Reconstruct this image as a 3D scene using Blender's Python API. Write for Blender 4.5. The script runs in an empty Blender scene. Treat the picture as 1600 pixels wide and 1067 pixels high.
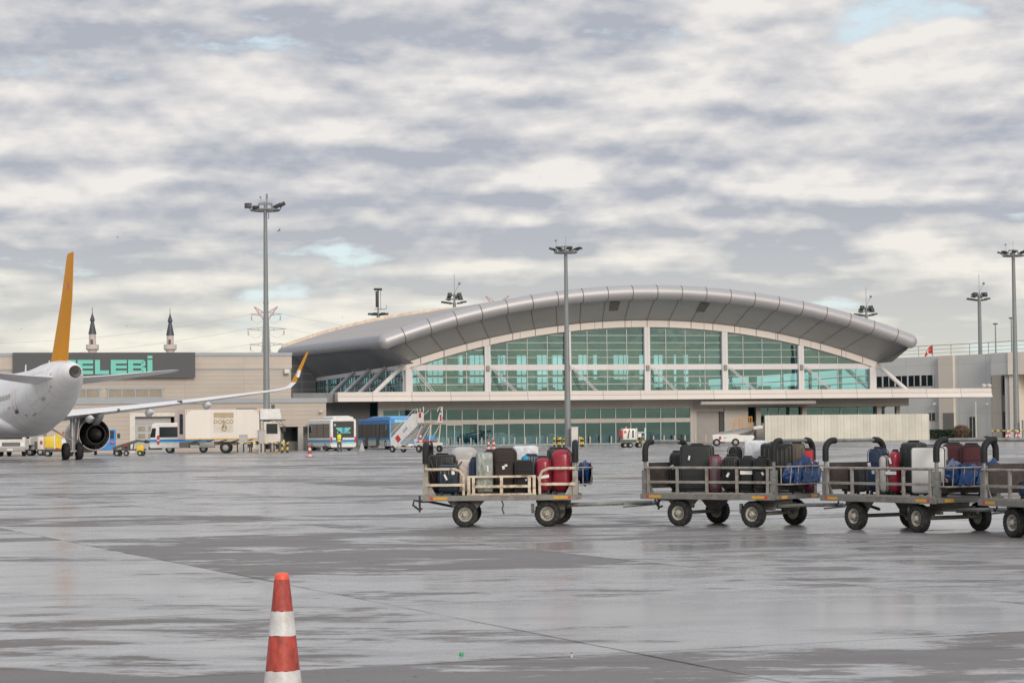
import bpy, bmesh, math, random
from mathutils import Matrix, Vector, Euler
R = math.radians
PI = math.pi
sc = bpy.context.scene
COL = sc.collection
rnd = random.Random(7)

# ------------------------------------------------------------------ camera
FPX, HCAM = 3500.0, 1.6
PITCH, ROLL = math.atan(140.5 / FPX), -0.011
cam = bpy.data.cameras.new("camera")
cam.sensor_width = 36.0
cam.lens = 36.0 * FPX / 1600.0
cam.clip_start = 0.5
cam.clip_end = 6000
cam_o = bpy.data.objects.new("camera", cam)
COL.objects.link(cam_o)
CR = Matrix.Rotation(PI / 2 + PITCH, 3, 'X') @ Matrix.Rotation(ROLL, 3, 'Z')
cam_o.matrix_world = Matrix.Translation((0, 0, HCAM)) @ CR.to_4x4()
sc.camera = cam_o
sc.view_settings.view_transform = 'Standard'
sc.view_settings.look = 'None'
sc.view_settings.exposure = 0.12
sc.view_settings.gamma = 1.0

def ray(u, v):
    return CR @ Vector(((u - 800) / FPX, (533.5 - v) / FPX, -1.0))
def W(u, v, Y):                      # world point at depth Y
    d = ray(u, v)
    return Vector((d.x / d.y * Y, Y, HCAM + d.z / d.y * Y))
def G(u, v):                         # world point on the ground
    d = ray(u, v)
    t = -HCAM / d.z
    return Vector((d.x * t, d.y * t, 0.0))
def ZAT(u, v, Y):
    return W(u, v, Y).z
class Frame:                         # a yawed local frame on the ground
    def __init__(s, x, y, yaw):
        s.x, s.y, s.yaw = x, y, yaw
        s.c, s.s = math.cos(yaw), math.sin(yaw)
    def u(s, px, v, y=0.0):
        d = ray(px, v); r = d.x / d.y
        return (r * (s.y + y * s.c) - s.x + y * s.s) / (s.c - r * s.s)
    def P(s, u, y, z=0.0):
        return Vector((s.x + u * s.c - y * s.s, s.y + u * s.s + y * s.c, z))
    def z(s, px, v, y=0.0):
        return ZAT(px, v, s.P(s.u(px, v, y), y).y)

# ------------------------------------------------------------------ sky and sun
SUN_EL, SUN_AZ = R(20), R(160)       # azimuth clockwise from +Y: behind the camera, to the right
wd = bpy.data.worlds.new("World")
sc.world = wd
wd.use_nodes = True
nt = wd.node_tree
for n in list(nt.nodes): nt.nodes.remove(n)
def N(t, **kw):
    n = nt.nodes.new(t)
    for k, val in kw.items(): setattr(n, k, val)
    return n
def mth(op, a, b=None, c=None, clamp=False):
    n = nt.nodes.new('ShaderNodeMath'); n.operation = op; n.use_clamp = clamp
    for i, q in enumerate((a, b, c)):
        if q is None: continue
        if hasattr(q, 'links'): nt.links.new(q, n.inputs[i])
        else: n.inputs[i].default_value = q
    return n.outputs[0]
def mapr(val, a, b, c=0.0, d=1.0, smooth=True):
    n = nt.nodes.new('ShaderNodeMapRange'); n.clamp = True
    if smooth: n.interpolation_type = 'SMOOTHSTEP'
    nt.links.new(val, n.inputs[0])
    for i, q in enumerate((a, b, c, d)): n.inputs[i + 1].default_value = q
    return n.outputs[0]
def mixc(f, a, b):
    n = nt.nodes.new('ShaderNodeMix'); n.data_type = 'RGBA'
    for s_, q in ((n.inputs[0], f), (n.inputs[6], a), (n.inputs[7], b)):
        if hasattr(q, 'links'): nt.links.new(q, s_)
        elif isinstance(q, (int, float)): s_.default_value = q
        else: s_.default_value = (*q, 1)
    return n.outputs[2]
tc = N('ShaderNodeTexCoord')
sep = N('ShaderNodeSeparateXYZ'); nt.links.new(tc.outputs['Generated'], sep.inputs[0])
zc = mth('MAXIMUM', sep.outputs[2], 0.0)
zq = mth('ADD', zc, 0.105)
def cloud_noise(lift, scale, detail, rough, seed, sx=1.0, dist=0.0):
    q = mth('ADD', zq, lift)
    cx = mth('MULTIPLY', mth('DIVIDE', sep.outputs[0], q), sx)
    cy = mth('DIVIDE', sep.outputs[1], q)
    cmb = N('ShaderNodeCombineXYZ')
    nt.links.new(cx, cmb.inputs[0]); nt.links.new(cy, cmb.inputs[1]); cmb.inputs[2].default_value = seed
    no = N('ShaderNodeTexNoise'); nt.links.new(cmb.outputs[0], no.inputs['Vector'])
    no.inputs['Scale'].default_value = scale; no.inputs['Detail'].default_value = detail
    no.inputs['Roughness'].default_value = rough; no.inputs['Distortion'].default_value = dist
    return no.outputs['Fac']
SEED = 80.8
def puff(lift, det):
    cmb = N('ShaderNodeCombineXYZ')
    nt.links.new(sep.outputs[0], cmb.inputs[0]); nt.links.new(mth('MULTIPLY', mth('ADD', zc, lift), 2.3), cmb.inputs[2]); cmb.inputs[1].default_value = SEED
    no = N('ShaderNodeTexNoise'); nt.links.new(cmb.outputs[0], no.inputs['Vector'])
    no.inputs['Scale'].default_value = 15.0; no.inputs['Detail'].default_value = det; no.inputs['Roughness'].default_value = 0.56
    return no.outputs['Fac']
def dens(lift, det=10.0):
    a = cloud_noise(lift, 1.35, det * 0.7, 0.50, SEED, 0.85, 0.1)
    b_ = cloud_noise(lift, 0.5, 2.0, 0.5, SEED + 5.0, 0.8, 0.0)
    return mth('ADD', mth('ADD', mth('MULTIPLY', a, 0.56), mth('MULTIPLY', b_, 0.13)), mth('MULTIPLY', puff(lift, det * 0.8), 0.42))
d0 = dens(0.0)
d1 = dens(0.0055)
s0 = dens(0.0, 3.5)
s2 = dens(0.030, 3.5)
edge = mth('ADD', mth('MULTIPLY', mth('SUBTRACT', d0, d1), 7.0), mth('MULTIPLY', mth('SUBTRACT', s0, s2), 4.6))
thick = mapr(mth('ADD', mth('MULTIPLY', s0, 0.6), mth('MULTIPLY', d0, 0.4)), 0.47, 0.60)
lit = mth('ADD', mth('SUBTRACT', 0.66, mth('MULTIPLY', thick, 0.44)), edge, clamp=True)
low = mapr(sep.outputs[2], 0.0, 0.115)                     # 0 at the horizon
dark = mixc(low, (0.66, 0.65, 0.575), (0.40, 0.425, 0.485))
light = mixc(low, (0.86, 0.83, 0.70), (0.80, 0.77, 0.74))
ccol = mixc(lit, dark, light)
# warm light round the low sun behind the camera
sdot = mth('ADD', mth('MULTIPLY', sep.outputs[0], math.sin(SUN_AZ)), mth('MULTIPLY', sep.outputs[1], math.cos(SUN_AZ)))
glow = mth('MULTIPLY', mapr(sdot, 0.2, 0.95), mapr(sep.outputs[2], 0.45, 0.02))
wm = N('ShaderNodeMix'); wm.data_type = 'RGBA'; wm.blend_type = 'MULTIPLY'
nt.links.new(glow, wm.inputs[0]); nt.links.new(ccol, wm.inputs[6]); wm.inputs[7].default_value = (1.3, 1.16, 0.95, 1)
ccol = wm.outputs[2]
sky = N('ShaderNodeTexSky'); sky.sky_type = 'NISHITA'; sky.sun_disc = False
sky.sun_elevation = SUN_EL; sky.sun_rotation = SUN_AZ
sky.air_density = 1.0; sky.dust_density = 1.2; sky.ozone_density = 1.0
bg1 = N('ShaderNodeBackground'); nt.links.new(sky.outputs[0], bg1.inputs[0]); bg1.inputs[1].default_value = 0.13
gap = N('ShaderNodeBackground'); gap.inputs[0].default_value = (0.70, 0.80, 0.84, 1); gap.inputs[1].default_value = 0.95
mxg = N('ShaderNodeMixShader'); mxg.inputs[0].default_value = 0.75       # thin high veil over the blue
nt.links.new(bg1.outputs[0], mxg.inputs[1]); nt.links.new(gap.outputs[0], mxg.inputs[2])
bg2 = N('ShaderNodeBackground'); nt.links.new(ccol, bg2.inputs[0]); bg2.inputs[1].default_value = 1.0
mx = N('ShaderNodeMixShader')
cov = mapr(d0, 0.428, 0.485)
cov = mth('MAXIMUM', cov, mapr(sep.outputs[2], 0.035, 0.0, 0.0, 0.8))
nt.links.new(cov, mx.inputs[0])
nt.links.new(mxg.outputs[0], mx.inputs[1]); nt.links.new(bg2.outputs[0], mx.inputs[2])
# the cloud deck is thinner and brighter overhead than at the horizon
bg3 = N('ShaderNodeBackground'); bg3.inputs[0].default_value = (0.93, 0.95, 1.0, 1); bg3.inputs[1].default_value = 0.95
mx2 = N('ShaderNodeMixShader'); nt.links.new(mapr(sep.outputs[2], 0.22, 0.6, 0.0, 0.75), mx2.inputs[0])
nt.links.new(mx.outputs[0], mx2.inputs[1]); nt.links.new(bg3.outputs[0], mx2.inputs[2])
outw = N('ShaderNodeOutputWorld'); nt.links.new(mx2.outputs[0], outw.inputs[0])

sl = bpy.data.lights.new("sun", 'SUN'); sl.energy = 1.75; sl.angle = R(24); sl.color = (1.0, 0.90, 0.78)
so = bpy.data.objects.new("sun", sl); COL.objects.link(so)
sdir = Vector((math.sin(SUN_AZ) * math.cos(SUN_EL), math.cos(SUN_AZ) * math.cos(SUN_EL), math.sin(SUN_EL)))
so.rotation_euler = sdir.to_track_quat('Z', 'Y').to_euler()
so.location = (20, -30, 40)

# ------------------------------------------------------------------ materials
def newmat(name):
    m = bpy.data.materials.new(name); m.use_nodes = True
    t = m.node_tree
    return m, t, t.nodes['Principled BSDF']
def M(name, col, rough=0.5, metal=0.0, var=0.12, scale=2.0, bump=0.0, bscale=None, dirt=None, damt=0.35, dscale=None, coat=0.0, stretch=(1, 1, 1), spec=0.5, dlo=0.48, dhi=0.66):
    m, t, b = newmat(name)
    L = t.links.new
    tcn = t.nodes.new('ShaderNodeTexCoord')
    mp = t.nodes.new('ShaderNodeMapping'); mp.inputs['Scale'].default_value = stretch
    L(tcn.outputs['Object'], mp.inputs[0])
    no = t.nodes.new('ShaderNodeTexNoise'); no.inputs['Scale'].default_value = scale; no.inputs['Detail'].default_value = 6
    no.inputs['Roughness'].default_value = 0.6
    L(mp.outputs[0], no.inputs['Vector'])
    mr = t.nodes.new('ShaderNodeMapRange'); L(no.outputs['Fac'], mr.inputs[0])
    mr.inputs[1].default_value = 0.3; mr.inputs[2].default_value = 0.7
    mx_ = t.nodes.new('ShaderNodeMix'); mx_.data_type = 'RGBA'
    L(mr.outputs[0], mx_.inputs[0])
    mx_.inputs[6].default_value = (*[max(0, c * (1 - var)) for c in col], 1)
    mx_.inputs[7].default_value = (*[min(1, c * (1 + var)) for c in col], 1)
    outc = mx_.outputs[2]
    if dirt:
        n2 = t.nodes.new('ShaderNodeTexNoise'); n2.inputs['Scale'].default_value = dscale or scale * 2.3
        n2.inputs['Detail'].default_value = 8; n2.inputs['Roughness'].default_value = 0.7
        L(mp.outputs[0], n2.inputs['Vector'])
        m2 = t.nodes.new('ShaderNodeMapRange'); L(n2.outputs['Fac'], m2.inputs[0])
        m2.inputs[1].default_value = dlo; m2.inputs[2].default_value = dhi; m2.inputs[4].default_value = damt
        x2 = t.nodes.new('ShaderNodeMix'); x2.data_type = 'RGBA'
        L(m2.outputs[0], x2.inputs[0]); L(outc, x2.inputs[6]); x2.inputs[7].default_value = (*dirt, 1)
        outc = x2.outputs[2]
    L(outc, b.inputs['Base Color'])
    b.inputs['Metallic'].default_value = metal
    rr = t.nodes.new('ShaderNodeMapRange'); L(no.outputs['Fac'], rr.inputs[0])
    rr.inputs[3].default_value = max(0.02, rough - 0.08); rr.inputs[4].default_value = min(1, rough + 0.1)
    L(rr.outputs[0], b.inputs['Roughness'])
    b.inputs['Coat Weight'].default_value = coat
    b.inputs['Specular IOR Level'].default_value = spec
    if bump:
        n3 = t.nodes.new('ShaderNodeTexNoise'); n3.inputs['Scale'].default_value = bscale or scale * 6
        n3.inputs['Detail'].default_value = 4
        L(mp.outputs[0], n3.inputs['Vector'])
        bp = t.nodes.new('ShaderNodeBump'); bp.inputs['Strength'].default_value = bump; bp.inputs['Distance'].default_value = 0.02
        L(n3.outputs['Fac'], bp.inputs['Height']); L(bp.outputs[0], b.inputs['Normal'])
    return m
def panel_mat(name, col, rough=0.5, metal=0.0, ax=None, ay=None, az=None, lw=0.05, dark=0.6, var=0.06, noise=0.1, ns=0.4, streak=0.0, pv=0.05):
    """cladding: seams every ax / ay / az metres along the object's axes, a slightly different tone on every panel"""
    m, t, b = newmat(name)
    L = t.links.new
    def mt(op, a, bb=None, c=None):
        n = t.nodes.new('ShaderNodeMath'); n.operation = op
        for i, q in enumerate((a, bb, c)):
            if q is None: continue
            if hasattr(q, 'links'): L(q, n.inputs[i])
            else: n.inputs[i].default_value = q
        return n.outputs[0]
    tcn = t.nodes.new('ShaderNodeTexCoord')
    sp = t.nodes.new('ShaderNodeSeparateXYZ'); L(tcn.outputs['Object'], sp.inputs[0])
    line = None; ids = []
    for i, p in enumerate((ax, ay, az)):
        if not p: ids.append(0.0); continue
        q = mt('DIVIDE', mt('ADD', sp.outputs[i], 1000.0 * p), p)
        ids.append(mt('FLOOR', q))
        l_ = mt('LESS_THAN', mt('FRACT', q), lw / p)
        line = l_ if line is None else mt('MAXIMUM', line, l_)
    cb = t.nodes.new('ShaderNodeCombineXYZ')
    for i, q in enumerate(ids):
        if hasattr(q, 'links'): L(q, cb.inputs[i])
    wn = t.nodes.new('ShaderNodeTexWhiteNoise'); L(cb.outputs[0], wn.inputs['Vector'])
    no = t.nodes.new('ShaderNodeTexNoise'); no.inputs['Scale'].default_value = ns; no.inputs['Detail'].default_value = 7
    no.inputs['Roughness'].default_value = 0.65
    mp = t.nodes.new('ShaderNodeMapping'); L(tcn.outputs['Object'], mp.inputs[0])
    if streak: mp.inputs['Scale'].default_value = (streak, streak, 0.35)
    L(mp.outputs[0], no.inputs['Vector'])
    f = mt('ADD', mt('MULTIPLY', mt('SUBTRACT', wn.outputs['Value'], 0.5), 2 * pv), mt('MULTIPLY', mt('SUBTRACT', no.outputs['Fac'], 0.5), 2.4 * noise))
    f = mt('ADD', f, 1.0)
    if line is not None:
        f = mt('MULTIPLY', f, mt('SUBTRACT', 1.0, mt('MULTIPLY', line, 1 - dark)))
    vm = t.nodes.new('ShaderNodeVectorMath'); vm.operation = 'SCALE'
    vm.inputs[0].default_value = col; L(f, vm.inputs['Scale'])
    L(vm.outputs[0], b.inputs['Base Color'])
    b.inputs['Roughness'].default_value = rough; b.inputs['Metallic'].default_value = metal
    return m
def glass_mat(name, tint, refl=0.22, wav=0.35, rc=(0.85, 0.97, 0.94), px=2.4417, pz=0.86):
    m, t, b = newmat(name)
    L = t.links.new
    t.nodes.remove(b)
    tr = t.nodes.new('ShaderNodeBsdfTransparent'); tr.inputs[0].default_value = (*tint, 1)
    gl = t.nodes.new('ShaderNodeBsdfGlossy'); gl.inputs['Color'].default_value = (*rc, 1); gl.inputs['Roughness'].default_value = 0.015
    tcn = t.nodes.new('ShaderNodeTexCoord')
    no = t.nodes.new('ShaderNodeTexNoise'); no.inputs['Scale'].default_value = 0.28; no.inputs['Detail'].default_value = 2
    L(tcn.outputs['Object'], no.inputs['Vector'])
    bp = t.nodes.new('ShaderNodeBump'); bp.inputs['Strength'].default_value = wav; bp.inputs['Distance'].default_value = 0.05
    L(no.outputs['Fac'], bp.inputs['Height']); L(bp.outputs[0], gl.inputs['Normal'])
    dv = t.nodes.new('ShaderNodeVectorMath'); dv.operation = 'DIVIDE'; L(tcn.outputs['Object'], dv.inputs[0]); dv.inputs[1].default_value = (px, 50.0, pz)
    fl_ = t.nodes.new('ShaderNodeVectorMath'); fl_.operation = 'FLOOR'; L(dv.outputs[0], fl_.inputs[0])
    wn = t.nodes.new('ShaderNodeTexWhiteNoise'); L(fl_.outputs[0], wn.inputs['Vector'])
    pm = t.nodes.new('ShaderNodeMapRange'); L(wn.outputs['Value'], pm.inputs[0]); pm.inputs[3].default_value = 0.72; pm.inputs[4].default_value = 1.15
    sv_ = t.nodes.new('ShaderNodeVectorMath'); sv_.operation = 'SCALE'; sv_.inputs[0].default_value = tint; L(pm.outputs[0], sv_.inputs['Scale'])
    L(sv_.outputs[0], tr.inputs[0])
    fr = t.nodes.new('ShaderNodeFresnel'); fr.inputs[0].default_value = 1.6
    ad = t.nodes.new('ShaderNodeMath'); ad.operation = 'ADD'; ad.use_clamp = True
    L(fr.outputs[0], ad.inputs[0]); ad.inputs[1].default_value = refl
    ms = t.nodes.new('ShaderNodeMixShader')
    L(ad.outputs[0], ms.inputs[0]); L(tr.outputs[0], ms.inputs[1]); L(gl.outputs[0], ms.inputs[2])
    L(ms.outputs[0], t.nodes['Material Output'].inputs[0])
    return m
def striped_mat(name, c1, c2, period, axis=2, rough=0.5, shift=0.0):
    m, t, b = newmat(name)
    L = t.links.new
    tcn = t.nodes.new('ShaderNodeTexCoord')
    sp = t.nodes.new('ShaderNodeSeparateXYZ'); L(tcn.outputs['Object'], sp.inputs[0])
    a = t.nodes.new('ShaderNodeMath'); a.operation = 'DIVIDE'; L(sp.outputs[axis], a.inputs[0]); a.inputs[1].default_value = period
    a2 = t.nodes.new('ShaderNodeMath'); a2.operation = 'ADD'; L(a.outputs[0], a2.inputs[0]); a2.inputs[1].default_value = 100 + shift
    f = t.nodes.new('ShaderNodeMath'); f.operation = 'FRACT'; L(a2.outputs[0], f.inputs[0])
    g = t.nodes.new('ShaderNodeMath'); g.operation = 'LESS_THAN'; L(f.outputs[0], g.inputs[0]); g.inputs[1].default_value = 0.5
    mx_ = t.nodes.new('ShaderNodeMix'); mx_.data_type = 'RGBA'; L(g.outputs[0], mx_.inputs[0])
    mx_.inputs[6].default_value = (*c1, 1); mx_.inputs[7].default_value = (*c2, 1)
    L(mx_.outputs[2], b.inputs['Base Color']); b.inputs['Roughness'].default_value = rough
    return m

# ------------------------------------------------------------------ mesh helper
class MB:
    def __init__(s):
        s.bm = bmesh.new(); s.mi = 0
    def m(s, i):
        s.mi = i; return s
    def _f(s, vs):
        try:
            f = s.bm.faces.new(vs); f.material_index = s.mi; return f
        except ValueError:
            return None
    def quad(s, *pts):
        s._f([s.bm.verts.new(p) for p in pts]); return s
    def bx(s, x0, x1, y0, y1, z0, z1):
        return s.box(((x0 + x1) / 2, (y0 + y1) / 2, (z0 + z1) / 2), (abs(x1 - x0), abs(y1 - y0), abs(z1 - z0)))
    def box(s, c, d, rot=None):
        mat = Matrix.Translation(c)
        if rot: mat = mat @ Euler(rot).to_matrix().to_4x4()
        P = [mat @ Vector((sx * d[0] / 2, sy * d[1] / 2, sz * d[2] / 2)) for sz in (-1, 1) for sy in (-1, 1) for sx in (-1, 1)]
        v = [s.bm.verts.new(p) for p in P]
        for q in ((0, 2, 3, 1), (4, 5, 7, 6), (0, 1, 5, 4), (2, 6, 7, 3), (0, 4, 6, 2), (1, 3, 7, 5)):
            s._f([v[i] for i in q])
        return s
    def rbox(s, c, d, r, seg=3, rot=None, taper=1.0):
        t = bmesh.new()
        bmesh.ops.create_cube(t, size=1)
        for v in t.verts:
            k = taper if v.co.z > 0 else 1.0
            v.co = Vector((v.co.x * d[0] * k, v.co.y * d[1] * k, v.co.z * d[2]))
        bmesh.ops.bevel(t, geom=list(t.edges), offset=min(r, min(d) * 0.49), segments=seg, profile=0.5, affect='EDGES')
        mat = Matrix.Translation(c)
        if rot: mat = mat @ Euler(rot).to_matrix().to_4x4()
        mp = {v: s.bm.verts.new(mat @ v.co) for v in t.verts}
        for f in t.faces: s._f([mp[v] for v in f.verts])
        t.free(); return s
    def rings(s, rr, cap=True, closed=False):
        vs = [[s.bm.verts.new(p) for p in r] for r in rr]
        n = len(vs[0])
        pairs = list(zip(vs, vs[1:])) + ([(vs[-1], vs[0])] if closed else [])
        for a, b in pairs:
            for i in range(n):
                s._f([a[i], a[(i + 1) % n], b[(i + 1) % n], b[i]])
        if cap and not closed:
            s._f(list(reversed(vs[0]))); s._f(vs[-1])
        return s
    def grid(s, rows):                       # open sheet
        vs = [[s.bm.verts.new(p) for p in r] for r in rows]
        for a, b in zip(vs, vs[1:]):
            for i in range(len(a) - 1): s._f([a[i], a[i + 1], b[i + 1], b[i]])
        return s
    def tube(s, pts, r, n=8, closed=False, r2=None):
        pts = [Vector(p) for p in pts]; k = len(pts); rr = []
        up = Vector((0, 0, 1))
        for i, p in enumerate(pts):
            a = pts[i - 1] if (i > 0 or closed) else p
            b = pts[(i + 1) % k] if (i < k - 1 or closed) else p
            t = (b - a).normalized()
            ref = up if abs(t.dot(up)) < 0.95 else Vector((0, 1, 0))
            e1 = t.cross(ref).normalized(); e2 = t.cross(e1).normalized()
            if i > 0 and abs(t.dot(up)) >= 0.0:
                pass
            rad = r if r2 is None else r + (r2 - r) * i / (k - 1)
            rr.append((e1, e2, p, rad))
        rings = []; pe = None
        for e1, e2, p, rad in rr:
            if pe is not None:
                t = e1.cross(e2)
                q = (pe - t * pe.dot(t))
                if q.length > 1e-6:
                    e1 = q.normalized(); e2 = t.cross(e1)
            pe = e1
            rings.append([p + (e1 * math.cos(2 * PI * j / n) + e2 * math.sin(2 * PI * j / n)) * rad for j in range(n)])
        return s.rings(rings, not closed, closed)
    def cyl(s, p0, p1, r, r2=None, n=14):
        return s.tube([p0, p1], r, n, False, r if r2 is None else r2)
    def lathe(s, prof, c=(0, 0, 0), axis='z', n=20, cap=True):
        rr = []
        for rad, h in prof:
            ring = []
            for j in range(n):
                a = 2 * PI * j / n
                x, y = math.cos(a) * rad, math.sin(a) * rad
                p = {'z': (x, y, h), 'y': (x, h, -y), 'x': (h, x, y)}[axis]
                ring.append(Vector(c) + Vector(p))
            rr.append(ring)
        return s.rings(rr, cap)
    def prism(s, poly, axis, a, b):          # polygon extruded along an axis
        def P(p, h):
            return {'y': (p[0], h, p[1]), 'x': (h, p[0], p[1]), 'z': (p[0], p[1], h)}[axis]
        A = [s.bm.verts.new(P(p, a)) for p in poly]; B = [s.bm.verts.new(P(p, b)) for p in poly]
        n = len(poly)
        s._f(A); s._f(list(reversed(B)))
        for i in range(n): s._f([A[i], B[i], B[(i + 1) % n], A[(i + 1) % n]])
        return s
    def sphere(s, c, r, n=12, sq=(1, 1, 1)):
        prof = [(max(1e-4, math.sin(PI * i / (n // 2))) * r, -math.cos(PI * i / (n // 2)) * r) for i in range(n // 2 + 1)]
        rr = []
        for rad, h in prof:
            rr.append([Vector(c) + Vector((math.cos(2 * PI * j / n) * rad * sq[0], math.sin(2 * PI * j / n) * rad * sq[1], h * sq[2])) for j in range(n)])
        return s.rings(rr, True)
    def jitter(s, a, seed=1):
        q = random.Random(seed)
        for v in s.bm.verts: v.co += Vector((q.uniform(-a, a), q.uniform(-a, a), q.uniform(-a, a)))
        return s
    def build(s, name, mats, parent=None, smooth=35, bevel=0.0):
        me = bpy.data.meshes.new(name)
        bmesh.ops.recalc_face_normals(s.bm, faces=list(s.bm.faces))
        s.bm.to_mesh(me); s.bm.free()
        for q in (mats if isinstance(mats, (list, tuple)) else [mats]): me.materials.append(q)
        if smooth:
            for p in me.polygons: p.use_smooth = True
            me.set_sharp_from_angle(angle=R(smooth))
        o = bpy.data.objects.new(name, me); COL.objects.link(o)
        if parent: o.parent = parent
        if bevel:
            md = o.modifiers.new("bevel", 'BEVEL'); md.width = bevel; md.segments = 2; md.limit_method = 'ANGLE'; md.angle_limit = R(40)
        return o
def tag(o, label=None, cat=None, group=None, kind=None):
    if label: o['label'] = label
    if cat: o['category'] = cat
    if group: o['group'] = group
    if kind: o['kind'] = kind
    return o
def thing(name, label, cat, loc=(0, 0, 0), rz=0.0, group=None):
    o = bpy.data.objects.new(name, None); COL.objects.link(o)
    o.empty_display_size = 0.2
    o.location = loc; o.rotation_euler = (0, 0, rz)
    return tag(o, label, cat, group)
def dup(o, loc=None, rz=None, label=None, parent=None):
    c = o.copy(); COL.objects.link(c)
    if parent: c.parent = parent
    if loc is not None: c.location = loc
    if rz is not None: c.rotation_euler = (0, 0, rz)
    if label: c['label'] = label
    for ch in list(o.children): dup(ch, parent=c)
    return c
def text_mesh(txt, size, name, mat, parent, loc, rot, depth=0.01, sx=1.0, bold=0.0):
    cu = bpy.data.curves.new(name, 'FONT'); cu.body = txt; cu.size = size; cu.extrude = depth; cu.offset = bold
    cu.align_x = 'CENTER'; cu.align_y = 'CENTER'
    t = bpy.data.objects.new(name, cu); COL.objects.link(t)
    bpy.context.view_layer.update()
    me = bpy.data.meshes.new_from_object(t)
    bpy.data.objects.remove(t)
    me.materials.clear(); me.materials.append(mat)
    o = bpy.data.objects.new(name, me); COL.objects.link(o)
    if parent: o.parent = parent
    o.location = loc; o.rotation_euler = rot; o.scale = (sx, 1, 1)
    return o
def arc(c, r, a0, a1, n, plane):
    out = []
    for i in range(n + 1):
        a = a0 + (a1 - a0) * i / n
        p, q = math.cos(a) * r, math.sin(a) * r
        out.append({'yz': (c[0], c[1] + p, c[2] + q), 'xz': (c[0] + p, c[1], c[2] + q), 'xy': (c[0] + p, c[1] + q, c[2])}[plane])
    return out

# common materials
STEEL = M("galvanised_steel", (0.235, 0.24, 0.235), 0.5, 0.35, 0.25, 5, 0.05, dirt=(0.10, 0.075, 0.05), damt=0.5)
STEEL_D = M("dark_steel", (0.085, 0.085, 0.085), 0.5, 0.2, 0.25, 4)
MASTG = M("mast_galvanised", (0.22, 0.235, 0.24), 0.55, 0.2, 0.12, 1.2, stretch=(3, 3, 0.4))
RUBBER = M("tyre_rubber", (0.022, 0.023, 0.024), 0.8, 0, 0.3, 6, 0.1, dirt=(0.10, 0.097, 0.09), damt=0.5, spec=0.3)
FOAM = M("black_foam", (0.016, 0.017, 0.018), 0.6, 0, 0.3, 20, 0.08, spec=0.3)
RIM = M("cream_rim", (0.42, 0.40, 0.34), 0.55, 0.1, 0.2, 9, dirt=(0.10, 0.08, 0.05), damt=0.7)
RUSTC = M("rusty_cream_paint", (0.60, 0.51, 0.40), 0.6, 0, 0.18, 4, 0.08, dirt=(0.17, 0.075, 0.03), damt=0.85, dscale=9)
RUSTG = M("worn_grey_rail", (0.31, 0.295, 0.27), 0.55, 0.2, 0.2, 5, 0.06, dirt=(0.15, 0.08, 0.04), damt=0.7, dscale=8)
WHITE = M("white_paint", (0.72, 0.71, 0.69), 0.35, 0, 0.06, 1.2, dirt=(0.40, 0.37, 0.33), damt=0.35)
OFFW = M("off_white_paint", (0.62, 0.59, 0.54), 0.45, 0, 0.08, 0.8, dirt=(0.40, 0.36, 0.30), damt=0.3)
BLACK = M("black_plastic", (0.018, 0.018, 0.02), 0.45, 0, 0.2, 6)
DGLASS = M("dark_window_glass", (0.015, 0.022, 0.027), 0.06, 0, 0.2, 1.5)
ORANGE = M("orange_paint", (0.62, 0.25, 0.03), 0.4, 0, 0.1, 2)
YELLOW = M("yellow_paint", (0.72, 0.50, 0.04), 0.45, 0, 0.12, 4)
RED = M("red_paint", (0.50, 0.04, 0.035), 0.4, 0, 0.15, 4)
LBLUE = M("azure_paint", (0.03, 0.22, 0.56), 0.35, 0, 0.06, 1)
MINT = M("mint_letters", (0.14, 0.52, 0.43), 0.5, 0, 0.04, 1)
TAGW = M("paper_tag", (0.75, 0.75, 0.76), 0.6, 0, 0.1, 20)
YB = striped_mat("yellow_black_stripes", (0.70, 0.50, 0.04), (0.02, 0.02, 0.02), 0.5)
YBX = striped_mat("yellow_black_rail", (0.70, 0.50, 0.04), (0.02, 0.02, 0.02), 0.6, axis=0)
SILV = M("silver_concrete_grey", (0.36, 0.36, 0.35), 0.6, 0, 0.1, 2)
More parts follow.
